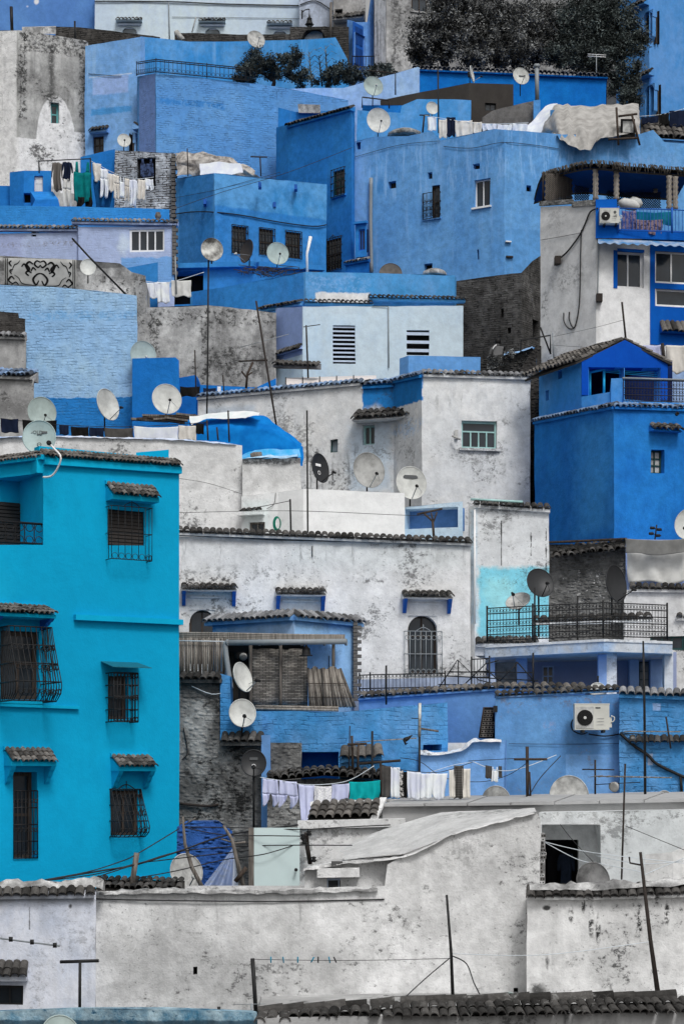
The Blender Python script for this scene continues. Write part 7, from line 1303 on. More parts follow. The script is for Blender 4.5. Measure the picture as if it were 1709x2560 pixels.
for (a, c, e_, f_) in ((581, 566, 617, 632), (649, 573, 684, 636), (715, 580, 751, 643)): h.win(a, c, e_, f_, 'glass', nx=2, ny=2, fw=.06, fm='wood_d', r=.15, grille=dict(out=.05, bars=5, rails=5, rings=(.2, .8), r=.014))
h.cable([(442, 535), (480, 530), (530, 530), (600, 538), (700, 556), (780, 566), (815, 562)], .025, 'black'); h.cable([(440, 494), (536, 476)], .008); h.cable([(536, 476), (700, 430)], .008)
for (u, v) in ((512, 505), (649, 462), (686, 512), (739, 468)): b = MB(); c = P(u, v, 86.6 if u < 660 else 87.6); b.obox(c, X, Y, Z, (-.06, .06), (-.12, .3), (-.1, .1)); b.build('spout', 'blue_f', h.root)
h.done()
wire([(880, 368, 89), (720, 430, 87), (560, 478, 85.5), (440, 520, 84)], 'long wire falling left across the blue houses', .012, 'wire')
m = plaster('terrace blue', S(76, 134, 208), S(62, 120, 198), mott=.35, bump=.3)
h = House('blue_terrace', 'blue terrace slab with a dark opening in front of the barred windows', [(392, 664, 82.6), (640, 658, 81.6), (806, 668, 83)], m, back=1.6, amp=.025)
h.win(412, 677, 508, 760, 'dark', r=.8, name='opening'); h.ledge(392, 662, 640, 656, .2, .25, name='slab_lip', seg=0); h.ledge(640, 656, 806, 666, .2, .25, name='slab_lip', seg=1); h.done()  # near-black panel in the opening paints in the shadow under the slab
dish(616, 627, 80.6, .92, -53, 8, 'dark brown dish turned sideways in the row on the blue terrace', solid('brown dish', S(58, 54, 52), .6, .3), mast=662); dish(694, 633, 80.4, .92, 12, 12, 'big pale sage dish in the row on the blue terrace', 'dish_s', mast=664)
t = empty('bent_pipe', P(766, 680, 79), 'bent white pipe standing at the end of the blue terrace', 'pipe'); b = MB(); b.tube([P(768, 690, 79), P(767, 634, 79), P(776, 591, 79)], [.05, .05, .07], 7); b.build('tube', 'white_pipe', t)
t = empty('dry_branches', P(640, 700, 79.2), 'tangle of dry vine branches along the blue terrace', 'branches'); b = MB()
for k in range(40): u = rng.uniform(590, 760); v = 672 + rng.uniform(-8, 14) + (640 - u) * -.02; b.tube(smooth([P(u, v + 8, 79.3), P(u + rng.uniform(-20, 20), v, 79.3 + rng.uniform(-.3, .3)), P(u + rng.uniform(-50, 50), v - rng.uniform(-6, 8), 79.3)], 3), .014, 4)
o = b.build('twigs', 'bark', t); o['kind'] = 'stuff'
dish(976, 684, 80, .95, 0, 20, 'brown patterned dish top behind the azure parapet', solid('brown dish top', S(92, 86, 80), .7, .6, 6), mast=710, arm=False)
b = MB(); b.lathe(P(1085, 690, 79), Z, [(.5, 0), (.45, .15), (.25, .25), (.05, .28)], 9); tag(b.build('rubble_heap', MORT), 'pale rubble heap by the low dark window of the big blue house', 'rubble')
for (u0, v0, u1, v1, lab) in ((366, 706, 396, 745, 'white cloth on the left of the small line under the terrace'), (392, 704, 424, 756, 'white towel right of the other white cloth under the terrace'), (428, 700, 478, 740, 'grey translucent cloth in the dark terrace opening')): cloth(u0, v0, u1, v1, 79.5, WL if u0 < 420 else CV, lab, 'sheet')
wire([(360, 702, 79.5), (420, 706, 79.5), (510, 680, 79.5)], 'washing line under the blue terrace', .012, 'wire_l', 'washing line'); pole([(441, 735, 79.4), (438, 640, 79.4)], .03, 'thin grey pipe before the dark terrace opening', 'galv')
h = House('blue_stub_wall', 'small blue wall block left of the dark terrace opening', [(305, 672, 80.4), (322, 668, 80.2), (394, 654, 80)], m, back=1, cat='wall', amp=.02); h.done()
# ---- lavender house
m = plaster('lavender wash', S(172, 186, 214), S(158, 172, 204), mott=.3, bump=.45, course=.5, dirt=.08, dcol=S(120, 120, 140), patches=[('r', 300, 640, 440, 720, 82, S(104, 154, 220), .08, .14, .9, 0), ('o', 290, 580, 330, 640, 82, S(196, 208, 226), .2, .2, .6, 0), ('r', -40, 592, 190, 606, 82, S(120, 116, 120), .04, .1, .7, .5), ('r', -50, 560, 60, 660, 82, S(150, 158, 196), .3, .2, .5, 0)])
h = House('lavender_house', 'lavender house with a four-light white window and rippled tile eave', [(-50, 584, 83), (192, 580, 82.4), (196, 566, 82.2), (436, 566, 82)], m, back=2, amp=.03)
h.win(324, 572, 412, 629, 'glass', nx=4, fw=.08, fm='frame_w', gm='glass', r=.1); h.win(78, 576, 90, 590, 'dark', r=.2, name='vent'); h.eave(-50, 562, 194, 564, seg=0, tw=.18, tl=.4, mat='tile_w', out=.2); h.eave(180, 545, 445, 549, seg=2, tw=.18, tl=.4, mat='tile_w', out=.2)
for k in range(14): b = MB(); b.obox(P(437, 566 + k * 9, 82), X, Y, Z, (-.1, .05 + .07 * (k % 2)), (-.08, .1), (-.06, .06)); b.build('brick', bm_, h.root)
h.done()
m = plaster('parapet blue', S(72, 136, 212), S(60, 124, 204), mott=.4, bump=.6, course=.6)
h = House('blue_roof_parapet', 'blue roof parapet above the lavender house eaves', [(-50, 512, 84), (210, 516, 84), (424, 522, 84)], m, back=.5, cat='wall', amp=.025); h.done()
t = empty('clay_pot', P(395, 546, 83), 'round grey pot at the end of the lavender house eave', 'pot'); b = MB(); b.lathe(P(395, 548, 83), Z, [(.06, 0), (.12, .08), (.13, .16), (.09, .24), (.1, .27)], 10); b.build('body', 'wood_g', t)
m = plaster('ruin lime', S(180, 180, 180), S(120, 120, 120), mott=.8, dirt=.6, streak=.4, bump=.8, big=.9, patches=[('r', -50, 636, 330, 664, 77.5, S(84, 84, 84), .05, .1, .8, 0), ('o', 190, 690, 345, 770, 77.5, S(206, 206, 206), .3, .3, .7, 0), ('r', 330, 680, 370, 780, 77.5, S(60, 60, 60), .1, .2, .8, .46)])
h = House('ruined_wall_house', 'stained grey house behind the hanging rug', [(-50, 638, 78.4), (190, 648, 78), (300, 660, 77.8), (328, 682, 77.8), (364, 690, 77.6)], m, back=2, amp=.06, cell=.2); h.done()
# rug with scroll pattern
rug = empty('hanging_rug', P(100, 722, 77.2), 'large black and white scroll-patterned rug hung over the grey wall', 'rug'); dr_ = 77.35; q = lambda a, c: P(11 + 180 * a, 644 + 5 * a + (70 + 7 * a) * c, dr_ - .05)
b = MB(); b.grid([[q(j / 10, i / 6) for j in range(11)] for i in range(7)]); o = b.build('cloth', cloth_mat('rug white', S(160, 160, 158), S(140, 140, 138)), rug); sd = o.modifiers.new('thickness', 'SOLIDIFY'); sd.thickness = .02
def stroke(pts, w):
    b = MB(); pts = smooth([Vector((x, y, 0)) for x, y in pts], 5) if len(pts) > 2 else [Vector((x, y, 0)) for x, y in pts]; L_, R_ = [], []
    for i, p in enumerate(pts):
        t_ = (pts[min(i + 1, len(pts) - 1)] - pts[max(i - 1, 0)]); t_ = Vector((t_.x, t_.y * .4, 0)).normalized(); n_ = Vector((-t_.y, t_.x * 2.4, 0)); ww = w * (1 - .5 * abs(2 * i / (len(pts) - 1) - 1)) if len(pts) > 3 else w
        L_.append(q(p.x + n_.x * ww, p.y + n_.y * ww) - Y * .03); R_.append(q(p.x - n_.x * ww, p.y - n_.y * ww) - Y * .03)
    b.grid([L_, R_]); b.build('woven_motif', BKc, rug)
for x in (.02, .045, .955, .98): stroke([(x, .02), (x, .98)], .006)
for s_ in (1, -1):
    f = lambda x, y: (.5 + s_ * (x), y)
    for pts, w in (([(.02, .75), (.06, .9), (.10, .72), (.05, .55), (.0, .5)], .016), ([(.0, .12), (.05, .08), (.08, .2), (.03, .3), (.0, .22)], .014), ([(.10, .2), (.15, .12), (.19, .22), (.15, .38), (.20, .5), (.16, .6)], .018), ([(.12, .5), (.17, .42), (.22, .2), (.26, .3)], .014), ([(.06, .4), (.1, .32), (.13, .45)], .014), ([(.05, .95), (.12, .92), (.25, .88), (.30, .7), (.36, .6)], .007), ([(.28, .08), (.32, .2), (.36, .25), (.40, .5)], .008), ([(.36, .75), (.40, .66), (.44, .8), (.38, .92)], .014), ([(.40, .1), (.43, .18), (.40, .3)], .014), ([(.38, .4), (.42, .45), (.4, .58)], .012), ([(.30, .95), (.34, .85), (.40, .95)], .01)): stroke([f(*p) for p in pts], w)
dish(220, 667, 76.6, .62, 8, 8, 'small white dish before the rug wall', 'dish_w', mast=705, arm=False); pole([(314, 735, 75), (222, 641, 75), (180, 595, 75)], .035, 'black aerial boom leaning diagonally beside the small white dish', 'iron', 'leaning_boom', 'pole')
# ---- roof clutter left
m = plaster('box blue', S(58, 128, 212), S(44, 112, 200), mott=.35, bump=.5)
h = House('blue_roof_box', 'bright blue roof box with a white door at the left', [(25, 430, 85.4), (60, 425, 85), (128, 426, 85)], m, back=1.5, amp=.03, cat='roof box'); h.win(86, 438, 107, 479, 'door', fm=MT['frame_w'], gm=MT['frame_w'], r=.12, name='door'); h.win(45, 482, 77, 506, 'dark', r=.3); h.done()
b = MB(); b.box8([P(78, 520, 84.2), P(150, 520, 84.2), P(150, 520, 85), P(78, 520, 85), P(88, 498, 84.2), P(146, 498, 84.2), P(132, 478, 85), P(76, 478, 85)]); t = empty('blue_sloped_hatch', P(112, 522, 84.4), 'blue sloped stair hatch in front of the roof box', 'hatch'); b.build('hood', m, t)
h = House('blue_block', 'blue wall block at the left edge beside the roof box', [(-40, 463, 86), (26, 464, 85.8)], m, back=1, cat='wall'); h.done()
h = House('blue_panel_wall', 'bright blue wall panel behind the green washing', [(201, 392, 90), (287, 372, 89.5)], m, back=.3, cat='wall', amp=.015); h.done()
m = plaster('whitewashed brick', S(190, 196, 204), S(150, 156, 164), mott=.9, brick=(.30, .10, .022, .9, S(60, 56, 54)), bump=1.0, dirt=.5, dcol=S(70, 66, 64), big=.9)
h = House('brick_tower', 'whitewashed rough brick tower with a curtained window', [(286, 374, 89), (438, 383, 88.6)], m, back=2, amp=.05, cell=.25); h.win(343, 394, 390, 465, 'dark', r=.25)
for k in range(16): b = MB(); b.obox(P(437, 390 + k * 10, 88.5), X, Y, Z, (-.14, .03 + .07 * (k % 2)), (-.1, .1), (-.065, .065)); b.build('brick', bm_, h.root)
h.done()
cloth(346, 396, 388, 442, 88.45, cloth_mat('checked curtain', S(60, 74, 104), S(34, 40, 58), 'spot', 8), 'dark blue checked curtain in the brick tower window', 'tank', group=None, cat='curtain', name='curtain')
dish(310, 350, 90.5, .62, 10, 12, 'small pale dish above the brick tower', 'dish_w', mast=382)
GRN = cloth_mat('green cloth', S(14, 116, 116), S(8, 88, 92)); STR = cloth_mat('striped cardigan', S(70, 66, 62), S(112, 108, 104), 'stripe', 8)
for (a, lab) in (((128, 403, 158, 474, STR, 'shirt'), 'striped grey cardigan at the left end of the roof line'), ((154, 402, 182, 448, NV, 'shirt'), 'navy shirt beside the striped cardigan'), ((157, 446, 180, 516, CV, 'trousers'), 'grey trousers under the navy shirt'), ((178, 402, 234, 504, GRN, 'tank'), 'bright green dress on the roof line'), ((233, 448, 284, 520, cloth_mat('blue drape', S(26, 76, 130), S(18, 56, 100)), 'skew'), 'dark blue drape behind the white washing'), ((190, 490, 232, 520, BKc, 'trousers'), 'black trousers below the green dress'),
    ((231, 406, 253, 452, CR, 'skew'), 'cream towel first on the slanting line'), ((250, 420, 272, 490, WL, 'trousers'), 'white long johns second on the slanting line'), ((269, 432, 286, 476, CR, 'sheet'), 'cream vest third on the slanting line'), ((284, 436, 299, 496, CR, 'trousers'), 'cream leggings fourth on the slanting line'), ((298, 440, 312, 490, WL, 'tank'), 'white vest in the middle of the slanting line'), ((311, 444, 324, 502, CR, 'trousers'), 'cream leggings right of the white vest'), ((322, 446, 345, 512, WL, 'shirt'), 'white shirt on the slanting line'), ((344, 447, 364, 498, CR, 'sheet'), 'cream shirt with dark hem stripes'), ((361, 445, 384, 476, WL, 'shorts'), 'white shorts at the right end of the slanting line')): cloth(a[0], a[1], a[2], a[3], 84.4 if a[0] < 235 else 84.2, a[4], lab, a[5], dv=3, fold=.08)
wire([(97, 402, 84.4), (160, 399, 84.4), (226, 396, 84.4)], 'iron rod carrying the green dress', .022, 'iron', 'washing line'); wire([(228, 402, 84.2), (290, 434, 84.2), (340, 446, 84.2), (384, 442, 84.2)], 'slanting washing line with white clothes', .01, 'wire_l', 'washing line')
pole([(98, 432, 84.5), (97, 400, 84.5)], .03, 'iron upright at the left of the roof line', 'iron'); pole([(227, 520, 84.5), (226, 394, 84.5)], .03, 'iron upright at the right of the green dress', 'iron')
t = empty('canvas_shelter', P(520, 440, 87.6), 'lumpy grey canvas shelter beside the brick tower', 'shelter'); draped([[(438, 384, 89), (480, 380, 88.6), (530, 388, 88.4), (580, 398, 88.2), (632, 420, 88)], [(440, 402, 88), (480, 408, 87.8), (530, 402, 87.7), (580, 412, 87.6), (640, 436, 87.5)], [(442, 436, 87.8), (480, 440, 87.8), (530, 440, 87.7), (585, 445, 87.6), (650, 452, 87.6)]], 'canvas', solid('dirty canvas', S(172, 168, 164), .95, .6, 3, c2=S(84, 80, 78)), t, .16); draped([[(500, 408, 87.5), (540, 404, 87.4), (600, 408, 87.3)], [(500, 440, 87.3), (540, 438, 87.2), (608, 432, 87.2)]], 'pale_sheet', WL, t, .06)
pole([(652, 440, 88), (650, 392, 88)], .03, 'thin T-shaped post on the azure house roof', 'rust', 'clothes_post', 'post', [([(626, 391, 88), (668, 392, 88)], .03)]); pole([(470, 440, 87), (468, 370, 87)], .025, 'thin rod before the canvas shelter', 'rust')
# ================================================================ top row
d = 100
m = plaster('old tower lime', S(176, 176, 175), S(138, 138, 137), mott=.6, dirt=.5, streak=.5, bump=.6, big=.6, patches=[('o', 92, 236, 186, 470, 100.5, S(204, 204, 205), .04, .04, 1, 0), ('r', -60, 350, 100, 480, 100.5, S(204, 204, 205), .04, .05, 1, 0), ('r', 150, 322, 230, 480, 100.5, S(204, 204, 205), .04, .05, 1, 0), ('r', -60, 60, 46, 480, 100.5, S(196, 196, 196), .03, .02, .9, 0), ('r', 48, 82, 70, 300, 100.3, S(36, 36, 36), .1, .25, .85, .46), ('r', 118, 105, 140, 240, 100.5, S(60, 60, 60), .2, .15, .8, .40), ('r', 60, 80, 215, 135, 100.5, S(44, 44, 44), .1, .2, .8, .47), ('r', 196, 100, 222, 300, 101, S(40, 40, 40), .1, .2, .8, .47)])
h = House('old_white_tower', 'old stained white tower house at the upper left with one tiny window', [(-50, 76, 100.3), (48, 72, 100), (214, 100, 101), (220, 106, 101.1)], m, back=4, amp=.05, cell=.3)
h.win(127, 256, 148, 308, 'glass', nx=1, ny=2, fw=.09, fm='frame_t', r=.3)
for r in range(2):
    for k in range(9): b = MB(); b.obox(P(78 + k * 11.5 + r * 5, 94 + r * 11 + k * 1.8, 100.2 + k * .09), X, Y, Z + X * .5, (-.09, .09), (-.02, .1), (-.07, .07)); b.build('pierced_brick', MORT, h.root)
b = MB(); b.box8([P(55, 82, 100.4), P(140, 84, 100.9), P(140, 84, 102), P(55, 82, 102), P(55, 68, 100.4), P(140, 66, 100.9), P(140, 64, 102), P(55, 66, 102)]); b.build('roof_kerb', MORT, h.root); h.done()
pole([(30, 75, 100.5), (28, 16, 100.5)], .085, 'thick black post on the old white tower', 'iron'); pole([(188, 105, 101), (187, 52, 101)], .05, 'thin black post at the back of the old white tower', 'iron')
BL1, BL2 = S(104, 152, 220), S(122, 166, 226)
m = plaster('periwinkle wash', BL1, BL2, mott=.5, streak=.5, dcol=S(150, 184, 224), bump=.4, big=.35, course=.3, patches=[('r', 226, 182, 322, 230, 99.5, S(150, 172, 222), .1, .08, .8, 0), ('r', 222, 260, 330, 280, 99.5, S(76, 138, 214), .1, .15, .8, 0), ('r', 218, 180, 330, 184, 99.5, S(180, 196, 226), .03, .04, .8, 0)])
h = House('periwinkle_house', 'periwinkle blue house right of the old tower with small hooded windows', [(212, 114, 100.2), (280, 102, 99.8), (352, 92, 99.4), (362, 94, 99.8)], m, back=2, amp=.04); h.win(231, 339, 260, 400, 'glass', nx=2, ny=3, fw=.06, fm='wood_d', r=.2); h.awning(229, 272, 318, 330, .35, 1, .2, 'tile_d', cap=False); h.win(340, 340, 361, 400, 'glass', nx=1, ny=2, fw=.06, fm='wood_d', r=.15, arch=True, seg=2); h.awning(332, 362, 316, 328, .4, 1, .2, 'tile_d', cap=False, seg=2); h.cable([(222, 184), (280, 189), (305, 190)], .015); h.done()
m = plaster('brick periwinkle', S(104, 156, 224), S(86, 140, 214), mott=.35, bump=.8, course=1, big=.4, patches=[('r', 340, 170, 389, 420, 97, S(122, 150, 216), .02, .02, .9, 0), ('r', 390, 243, 560, 262, 97, S(60, 118, 200), .1, .15, .8, .42), ('r', 600, 200, 700, 440, 97.5, S(84, 142, 216), .5, .3, .7, 0)])
h = House('railed_terrace_house', 'blue terrace house with an iron railing along its top', [(343, 190, 98.6), (390, 182, 96.8), (692, 215, 98.4), (870, 250, 98)], m, back=1.2, amp=.035, cell=.35); h.done()
t = empty('terrace_railing', P(460, 185, 97), 'long black railing on the blue terrace house', 'railing'); railing(t, [P(341, 187, 98.5), P(390, 180, 96.7), P(517, 192, 97.4), P(625, 203, 97.9)], .62, .2, .012, 'iron', (.05, .85, .98), (.25,), True)
b = MB(); b.box8([P(746, 281, 96), P(801, 282, 96), P(801, 282, 96.4), P(746, 281, 96.4), P(744, 259, 96), P(800, 261, 96), P(800, 261, 96.4), P(744, 259, 96.4)]); t = empty('white_slab', P(773, 283, 96), 'white slab leaning on the blue wall above the tile coping', 'slab'); b.build('slab', MORT, t)
h = House('slab_shelf', 'blue stub wall holding the white slab', [(694, 268, 96.4), (740, 280, 96.3), (850, 276, 96)], m2, back=.8, cat='wall'); h.done()
m = plaster('sky parapet wash', S(90, 150, 220), S(66, 130, 208), mott=.5, streak=.5, dcol=S(130, 174, 222), bump=.3, big=.4)
h = House('sky_parapet_house', 'sky blue parapet house behind the bushes', [(350, 90, 104), (474, 103, 104), (600, 102, 104), (770, 98, 104), (839, 93, 104), (868, 146, 104), (872, 170, 104)], m, back=1.5, amp=.03, cell=.6); h.done()
m = plaster('pale diagonal wash', S(152, 182, 224), S(130, 164, 218), mott=.4, bump=.4)
h = House('diagonal_blue_wall', 'pale blue garden wall climbing right behind the sage dish', [(690, 222, 99.4), (858, 218, 99.2), (960, 190, 99), (1044, 166, 99), (1048, 168, 99)], m, back=.4, cat='wall', amp=.03); h.done()
m = plaster('vivid blue wash', S(26, 112, 206), S(20, 98, 192), mott=.3, bump=.45, big=.5)
h = House('vivid_blue_house', 'vivid blue long house with a tile eave below the trees', [(1044, 172, 101), (1280, 186, 100.6), (1514, 192, 100.4)], m, back=2, amp=.03); h.eave(1030, 162, 1280, 172, seg=0, tw=.21, tl=.45, mat='tile_w', out=.25, rows=2, pitch=16); h.eave(1280, 172, 1518, 182, seg=1, tw=.21, tl=.45, mat='tile_w', out=.25, rows=2, pitch=16); h.done()
m = plaster('brown render', S(64, 61, 58), S(56, 53, 51), mott=.2, bump=.2)
h = House('brown_shed', 'plain dark brown rendered shed with a tiny window', [(950, 250, 98.2), (1172, 206, 97), (1283, 209, 97.2)], m, back=2, amp=.02); h.win(1212, 256, 1240, 276, 'glass', nx=2, fw=.06, fm='iron', r=.15); h.done()
h = House('blue_parapet', 'low blue parapet before the brown shed', [(892, 274, 95.4), (1000, 280, 95), (1003, 262, 95), (1042, 246, 95), (1176, 250, 95)], plaster('low parapet blue', S(96, 152, 220), S(76, 136, 212), mott=.4), back=.4, cat='wall', amp=.03); h.done()
h = House('blue_bench_block', 'bright blue inner block behind the low parapet', [(905, 262, 96.2), (1040, 264, 96.1)], m, back=.4, cat='wall') if False else House('bright_blue_block', 'bright blue inner block behind the low parapet', [(905, 262, 96.2), (1040, 262, 96.1)], plaster('inner blue', S(40, 116, 208)), back=.4, cat='wall'); h.done()
h = House('grey_render_wall', 'grey bare render wall with a blue end, behind the washing', [(1205, 292, 95), (1230, 276, 95), (1334, 252, 94.8)], plaster('bare render', S(128, 126, 124), S(100, 98, 96), mott=.7, dirt=.3, bump=.7), back=.4, cat='wall', amp=.04); h.done()
h = House('blue_wall_end', 'narrow blue wall end beside the grey render wall', [(1333, 250, 94.4), (1350, 248, 94.4)], plaster('end blue', S(84, 144, 218)), back=.5, cat='pillar', amp=.01); h.done()
# tarpaulin shelter on the big blue house
t = empty('canvas_hut', P(1480, 335, 90.5), 'hut wrapped in patched grey canvas on the big blue house roof', 'hut'); CVP = cloth_mat('patched canvas', S(164, 162, 159), S(134, 132, 129))
draped([[(1350, 300, 92), (1388, 262, 91.5), (1450, 264, 91.2), (1530, 260, 91.2), (1596, 258, 91.6)], [(1352, 332, 90.8), (1390, 280, 90.2), (1450, 280, 90), (1530, 278, 90), (1598, 276, 90.3)], [(1376, 330, 90.4), (1396, 325, 88.9), (1455, 322, 88.5), (1535, 318, 88.5), (1600, 312, 88.8)], [(1390, 336, 88.3), (1412, 356, 88.0), (1470, 376, 87.9), (1500, 346, 88.1), (1600, 332, 88.5)]], 'canvas', CVP, t, .035, fold=.13)
draped([[(1348, 282, 91.8), (1366, 262, 91.8), (1392, 258, 91.6)], [(1310, 320, 91.2), (1345, 318, 91), (1374, 280, 91)], [(1305, 336, 91), (1345, 336, 90.9), (1376, 336, 90.8)]], 'side_cloth', WL, t, .06)
b = MB(); b.obox(P(1384, 338, 90.7), X, Y, Z, (-.16, .16), (-.05, .05), (-.1, 1.1)); b.build('door', solid('blue door', S(60, 110, 170), .7, .3), t)
for pts in ([(1540, 268), (1545, 362)], [(1578, 284), (1598, 362)], [(1545, 290), (1592, 284)], [(1520, 348), (1592, 344)]): b = MB(); b.tube([P(u, v, 88.1) for u, v in pts], .05, 5); b.build('timber', 'wood_d', t)
b = MB(); b.obox(P(1569, 338, 88.35), X, Y, Z, (-.3, .3), (-.02, .1), (-.1, .7)); b.build('window_hole', 'dark', t); b = MB(); b.obox(P(1569, 332, 88.3), X, Y, Z, (-.22, .22), (-.03, .02), (.02, .5)); b.build('window_board', 'dish_g', t)
b = MB(); b.box8([P(1390, 340, 90.8), P(1590, 340, 90.8), P(1590, 340, 92), P(1390, 340, 92), P(1395, 275, 90.8), P(1590, 275, 90.8), P(1590, 275, 92), P(1395, 275, 92)]); b.build('frame', 'wood_d', t)
m = plaster('far right blue', S(90, 146, 214), S(110, 160, 218), mott=.4, dirt=.2, dcol=S(180, 196, 220), bump=.4)
h = House('tiled_shed', 'tiled shed roof at the right edge behind the canvas hut', [(1598, 345, 93), (1725, 352, 93)], m, back=2); A, B = P(1600, 302, 94.6), P(1725, 310, 94.6); E = P(1600, 342, 92.8); b = MB(); b.poly([A - Z * .02, B - Z * .02, P(1725, 350, 92.8), E]); e = b.build('roof', S_ROOF, h.root); dn = E - A; dn.x = 0; tiles(e, A, B, dn.normalized(), .26, dn.length / (1 + 2 * .78), 3, 'tile'); h.done()
for (u0, v0, u1, v1, mt, lab) in ((1602, 292, 1646, 308, NV, 'navy cloth at the far right upper line'), (1646, 284, 1672, 312, BKc, 'black cloth second on the far right line'), (1672, 276, 1725, 318, NV, 'large dark cloth cut off at the right edge')): cloth(u0, v0, u1, v1, 93.8, mt, lab, 'sheet', dv=-4)
wire([(1598, 290, 93.8), (1660, 284, 93.8), (1725, 266, 93.8)], 'upper right washing line with dark cloths', .012, 'wire_l', 'washing line')
for (u0, v0, u1, v1, mt, lab) in ((1068, 292, 1090, 326, WL, 'white print cloth by the round dish'), (1096, 298, 1118, 344, CR, 'cream cloth left of the navy one on the upper line'), (1115, 292, 1138, 340, NV, 'navy cloth on the upper line'), (1137, 300, 1180, 342, CR, 'wide cream cloth on the upper line'), (1178, 304, 1204, 334, CR, 'short cream cloth on the upper line'), (1204, 308, 1242, 326, WL, 'short white cloth left on the upper line'), (1242, 310, 1280, 328, WL, 'short white cloth middle on the upper line'), (1280, 308, 1318, 330, WL, 'short white cloth right on the upper line')): cloth(u0, v0, u1, v1, 91, mt, lab, 'sheet', fold=.06)
wire([(1062, 288, 91), (1200, 308, 91), (1320, 306, 91)], 'upper washing line on the big blue house', .012, 'wire_l', 'washing line')
dish(933, 214, 95.5, .98, 14, 14, 'sage green dish on the upper blue terrace', 'dish_s', mast=262); dish(946, 300, 92.8, 1.15, 10, 8, 'big white dish with feed arm at the top of the big blue house', 'dish_w', mast=345); dish(1080, 269, 94, .60, 12, 10, 'small white dish beside the thin mast above the washing', 'dish_w', mast=300, arm=False); dish(640, 97, 103.2, .98, 20, 18, 'grey streaked dish over the bushes at the top', 'dish_g', mast=135); dish(1302, 189, 98.6, .86, 16, 12, 'white dish in front of the vivid blue house', 'dish_w', mast=236, txt=[('#.3', .1, .1, .07, 'print')]); dish(1180, 184, 99.2, .80, 74, 8, 'edge-on white dish before the vivid blue house', 'dish_w', mast=212)
pole([(1342, 250, 98.4), (1341, 166, 98.4)], .10, 'grey stove pipe before the vivid blue house', 'galv', 'stove_pipe', 'pipe', [([(1341, 168, 98.4), (1341, 160, 98.4)], .15, 'cap')]); pole([(1096, 332, 93), (1095, 250, 93), (1094, 158, 93)], .035, 'thin black mast beside the small white dish', 'iron')
t = empty('line_frame', P(990, 262, 96), 'rusty pipe frame beside the sage green dish', 'metal frame')
for pts in ([(988, 236), (988, 182), (915, 175)], [(905, 268), (905, 242), (972, 250), (972, 270)]): b = MB(); b.tube([P(u, v, 95.2) for u, v in pts], .035, 5); b.build('pipe', 'rust', t)
pole([(1056, 330, 91.6), (1060, 288, 91.6)], .04, 'short T-shaped post by the big white dish', 'rust', 'clothes_post', 'post', [([(1048, 287, 91.6), (1074, 287, 91.6)], .03)])
b = MB(); b.lathe(P(1012, 338, 91.4), Z, [(.8, -.1), (.75, .08), (.5, .2), (.1, .24)], 10); tag(b.build('rubble_heap', RUB), 'dark rubble heap between the big white dish and the washing', 'rubble')
# ---- plants
lf = lambda u, v, dd, rx, rz, ry=.8: (P(u, v, dd), rx, ry, rz)
foliage('leafy_bush', 'dense dark bush left on the blue terrace below the streaked dish', [lf(640, 160, 101.5, .75, .7), lf(610, 185, 101.4, .6, .5), lf(690, 170, 101.3, .65, .7), lf(735, 160, 101.2, .55, .75), lf(760, 200, 101.2, .7, .4)], 12000, .07, 'leaf_g', 'bush', 3, (P(680, 225, 101.5), P(680, 185, 101.5), .12))
foliage('leafy_bush', 'lower dark bush right of the tall reeds on the blue terrace', [lf(850, 180, 100.8, .7, .5), lf(895, 190, 100.7, .8, .4), lf(950, 180, 100.8, .8, .35), lf(830, 200, 100.6, .6, .3)], 8000, .07, 'leaf_g', 'bush', 4, (P(880, 225, 101), P(880, 200, 101), .1))
for k, (u, v, lab) in enumerate(((772, 128, 'left tall reed stalk between the bushes'), (797, 138, 'middle tall reed stalk between the bushes'), (813, 113, 'tallest reed stalk between the bushes'))):
    t = empty('tall_reed', P(u + 4, 215, 101), lab, 'reed', 'reeds between the bushes'); b = MB(); b.tube([P(u + 8, 215, 101), P(u + 3, 170, 101), P(u, v, 101)], [.05, .04, .015], 5); b.build('stalk', 'leaf_g', t)
    for j in range(10):
        p = P(u + 8 - 8 * j / 10, 205 - (205 - v) * j / 10, 101); s_ = 1 if j % 2 else -1; b = MB(); b.grid([[p, p + Vector((s_ * .22, -.05, .25)), p + Vector((s_ * .5, -.1, .12))], [p + Z * .06, p + Vector((s_ * .24, .03, .30)), p + Vector((s_ * .52, -.08, .10))]]); b.build('leaf', 'leaf_g', t)
foliage('olive_tree', 'big dark tree at the top left of the grove beside the streaked tower', [lf(1080, 90, 106, 1.3, 1.5, 1.3), lf(1130, 30, 106, 1.4, 1.5, 1.3), lf(1150, 120, 105.5, 1.2, .9, 1), lf(1060, 130, 105.4, .8, .7, .8)], 26000, .085, 'leaf', 'tree', 11, (P(1110, 240, 106), P(1110, 120, 106), .25))
foliage('olive_tree', 'big dark tree in the middle of the grove above the tile eave', [lf(1250, 90, 106.5, 1.4, 1.5, 1.3), lf(1330, 70, 106.3, 1.5, 1.6, 1.3), lf(1290, 130, 105.4, 1.8, .8, 1), lf(1210, 140, 105.3, 1, .6, .8), lf(1230, 20, 106.6, 1, .8, 1)], 32000, .085, 'leaf', 'tree', 12, (P(1290, 250, 106), P(1290, 120, 106), .25))
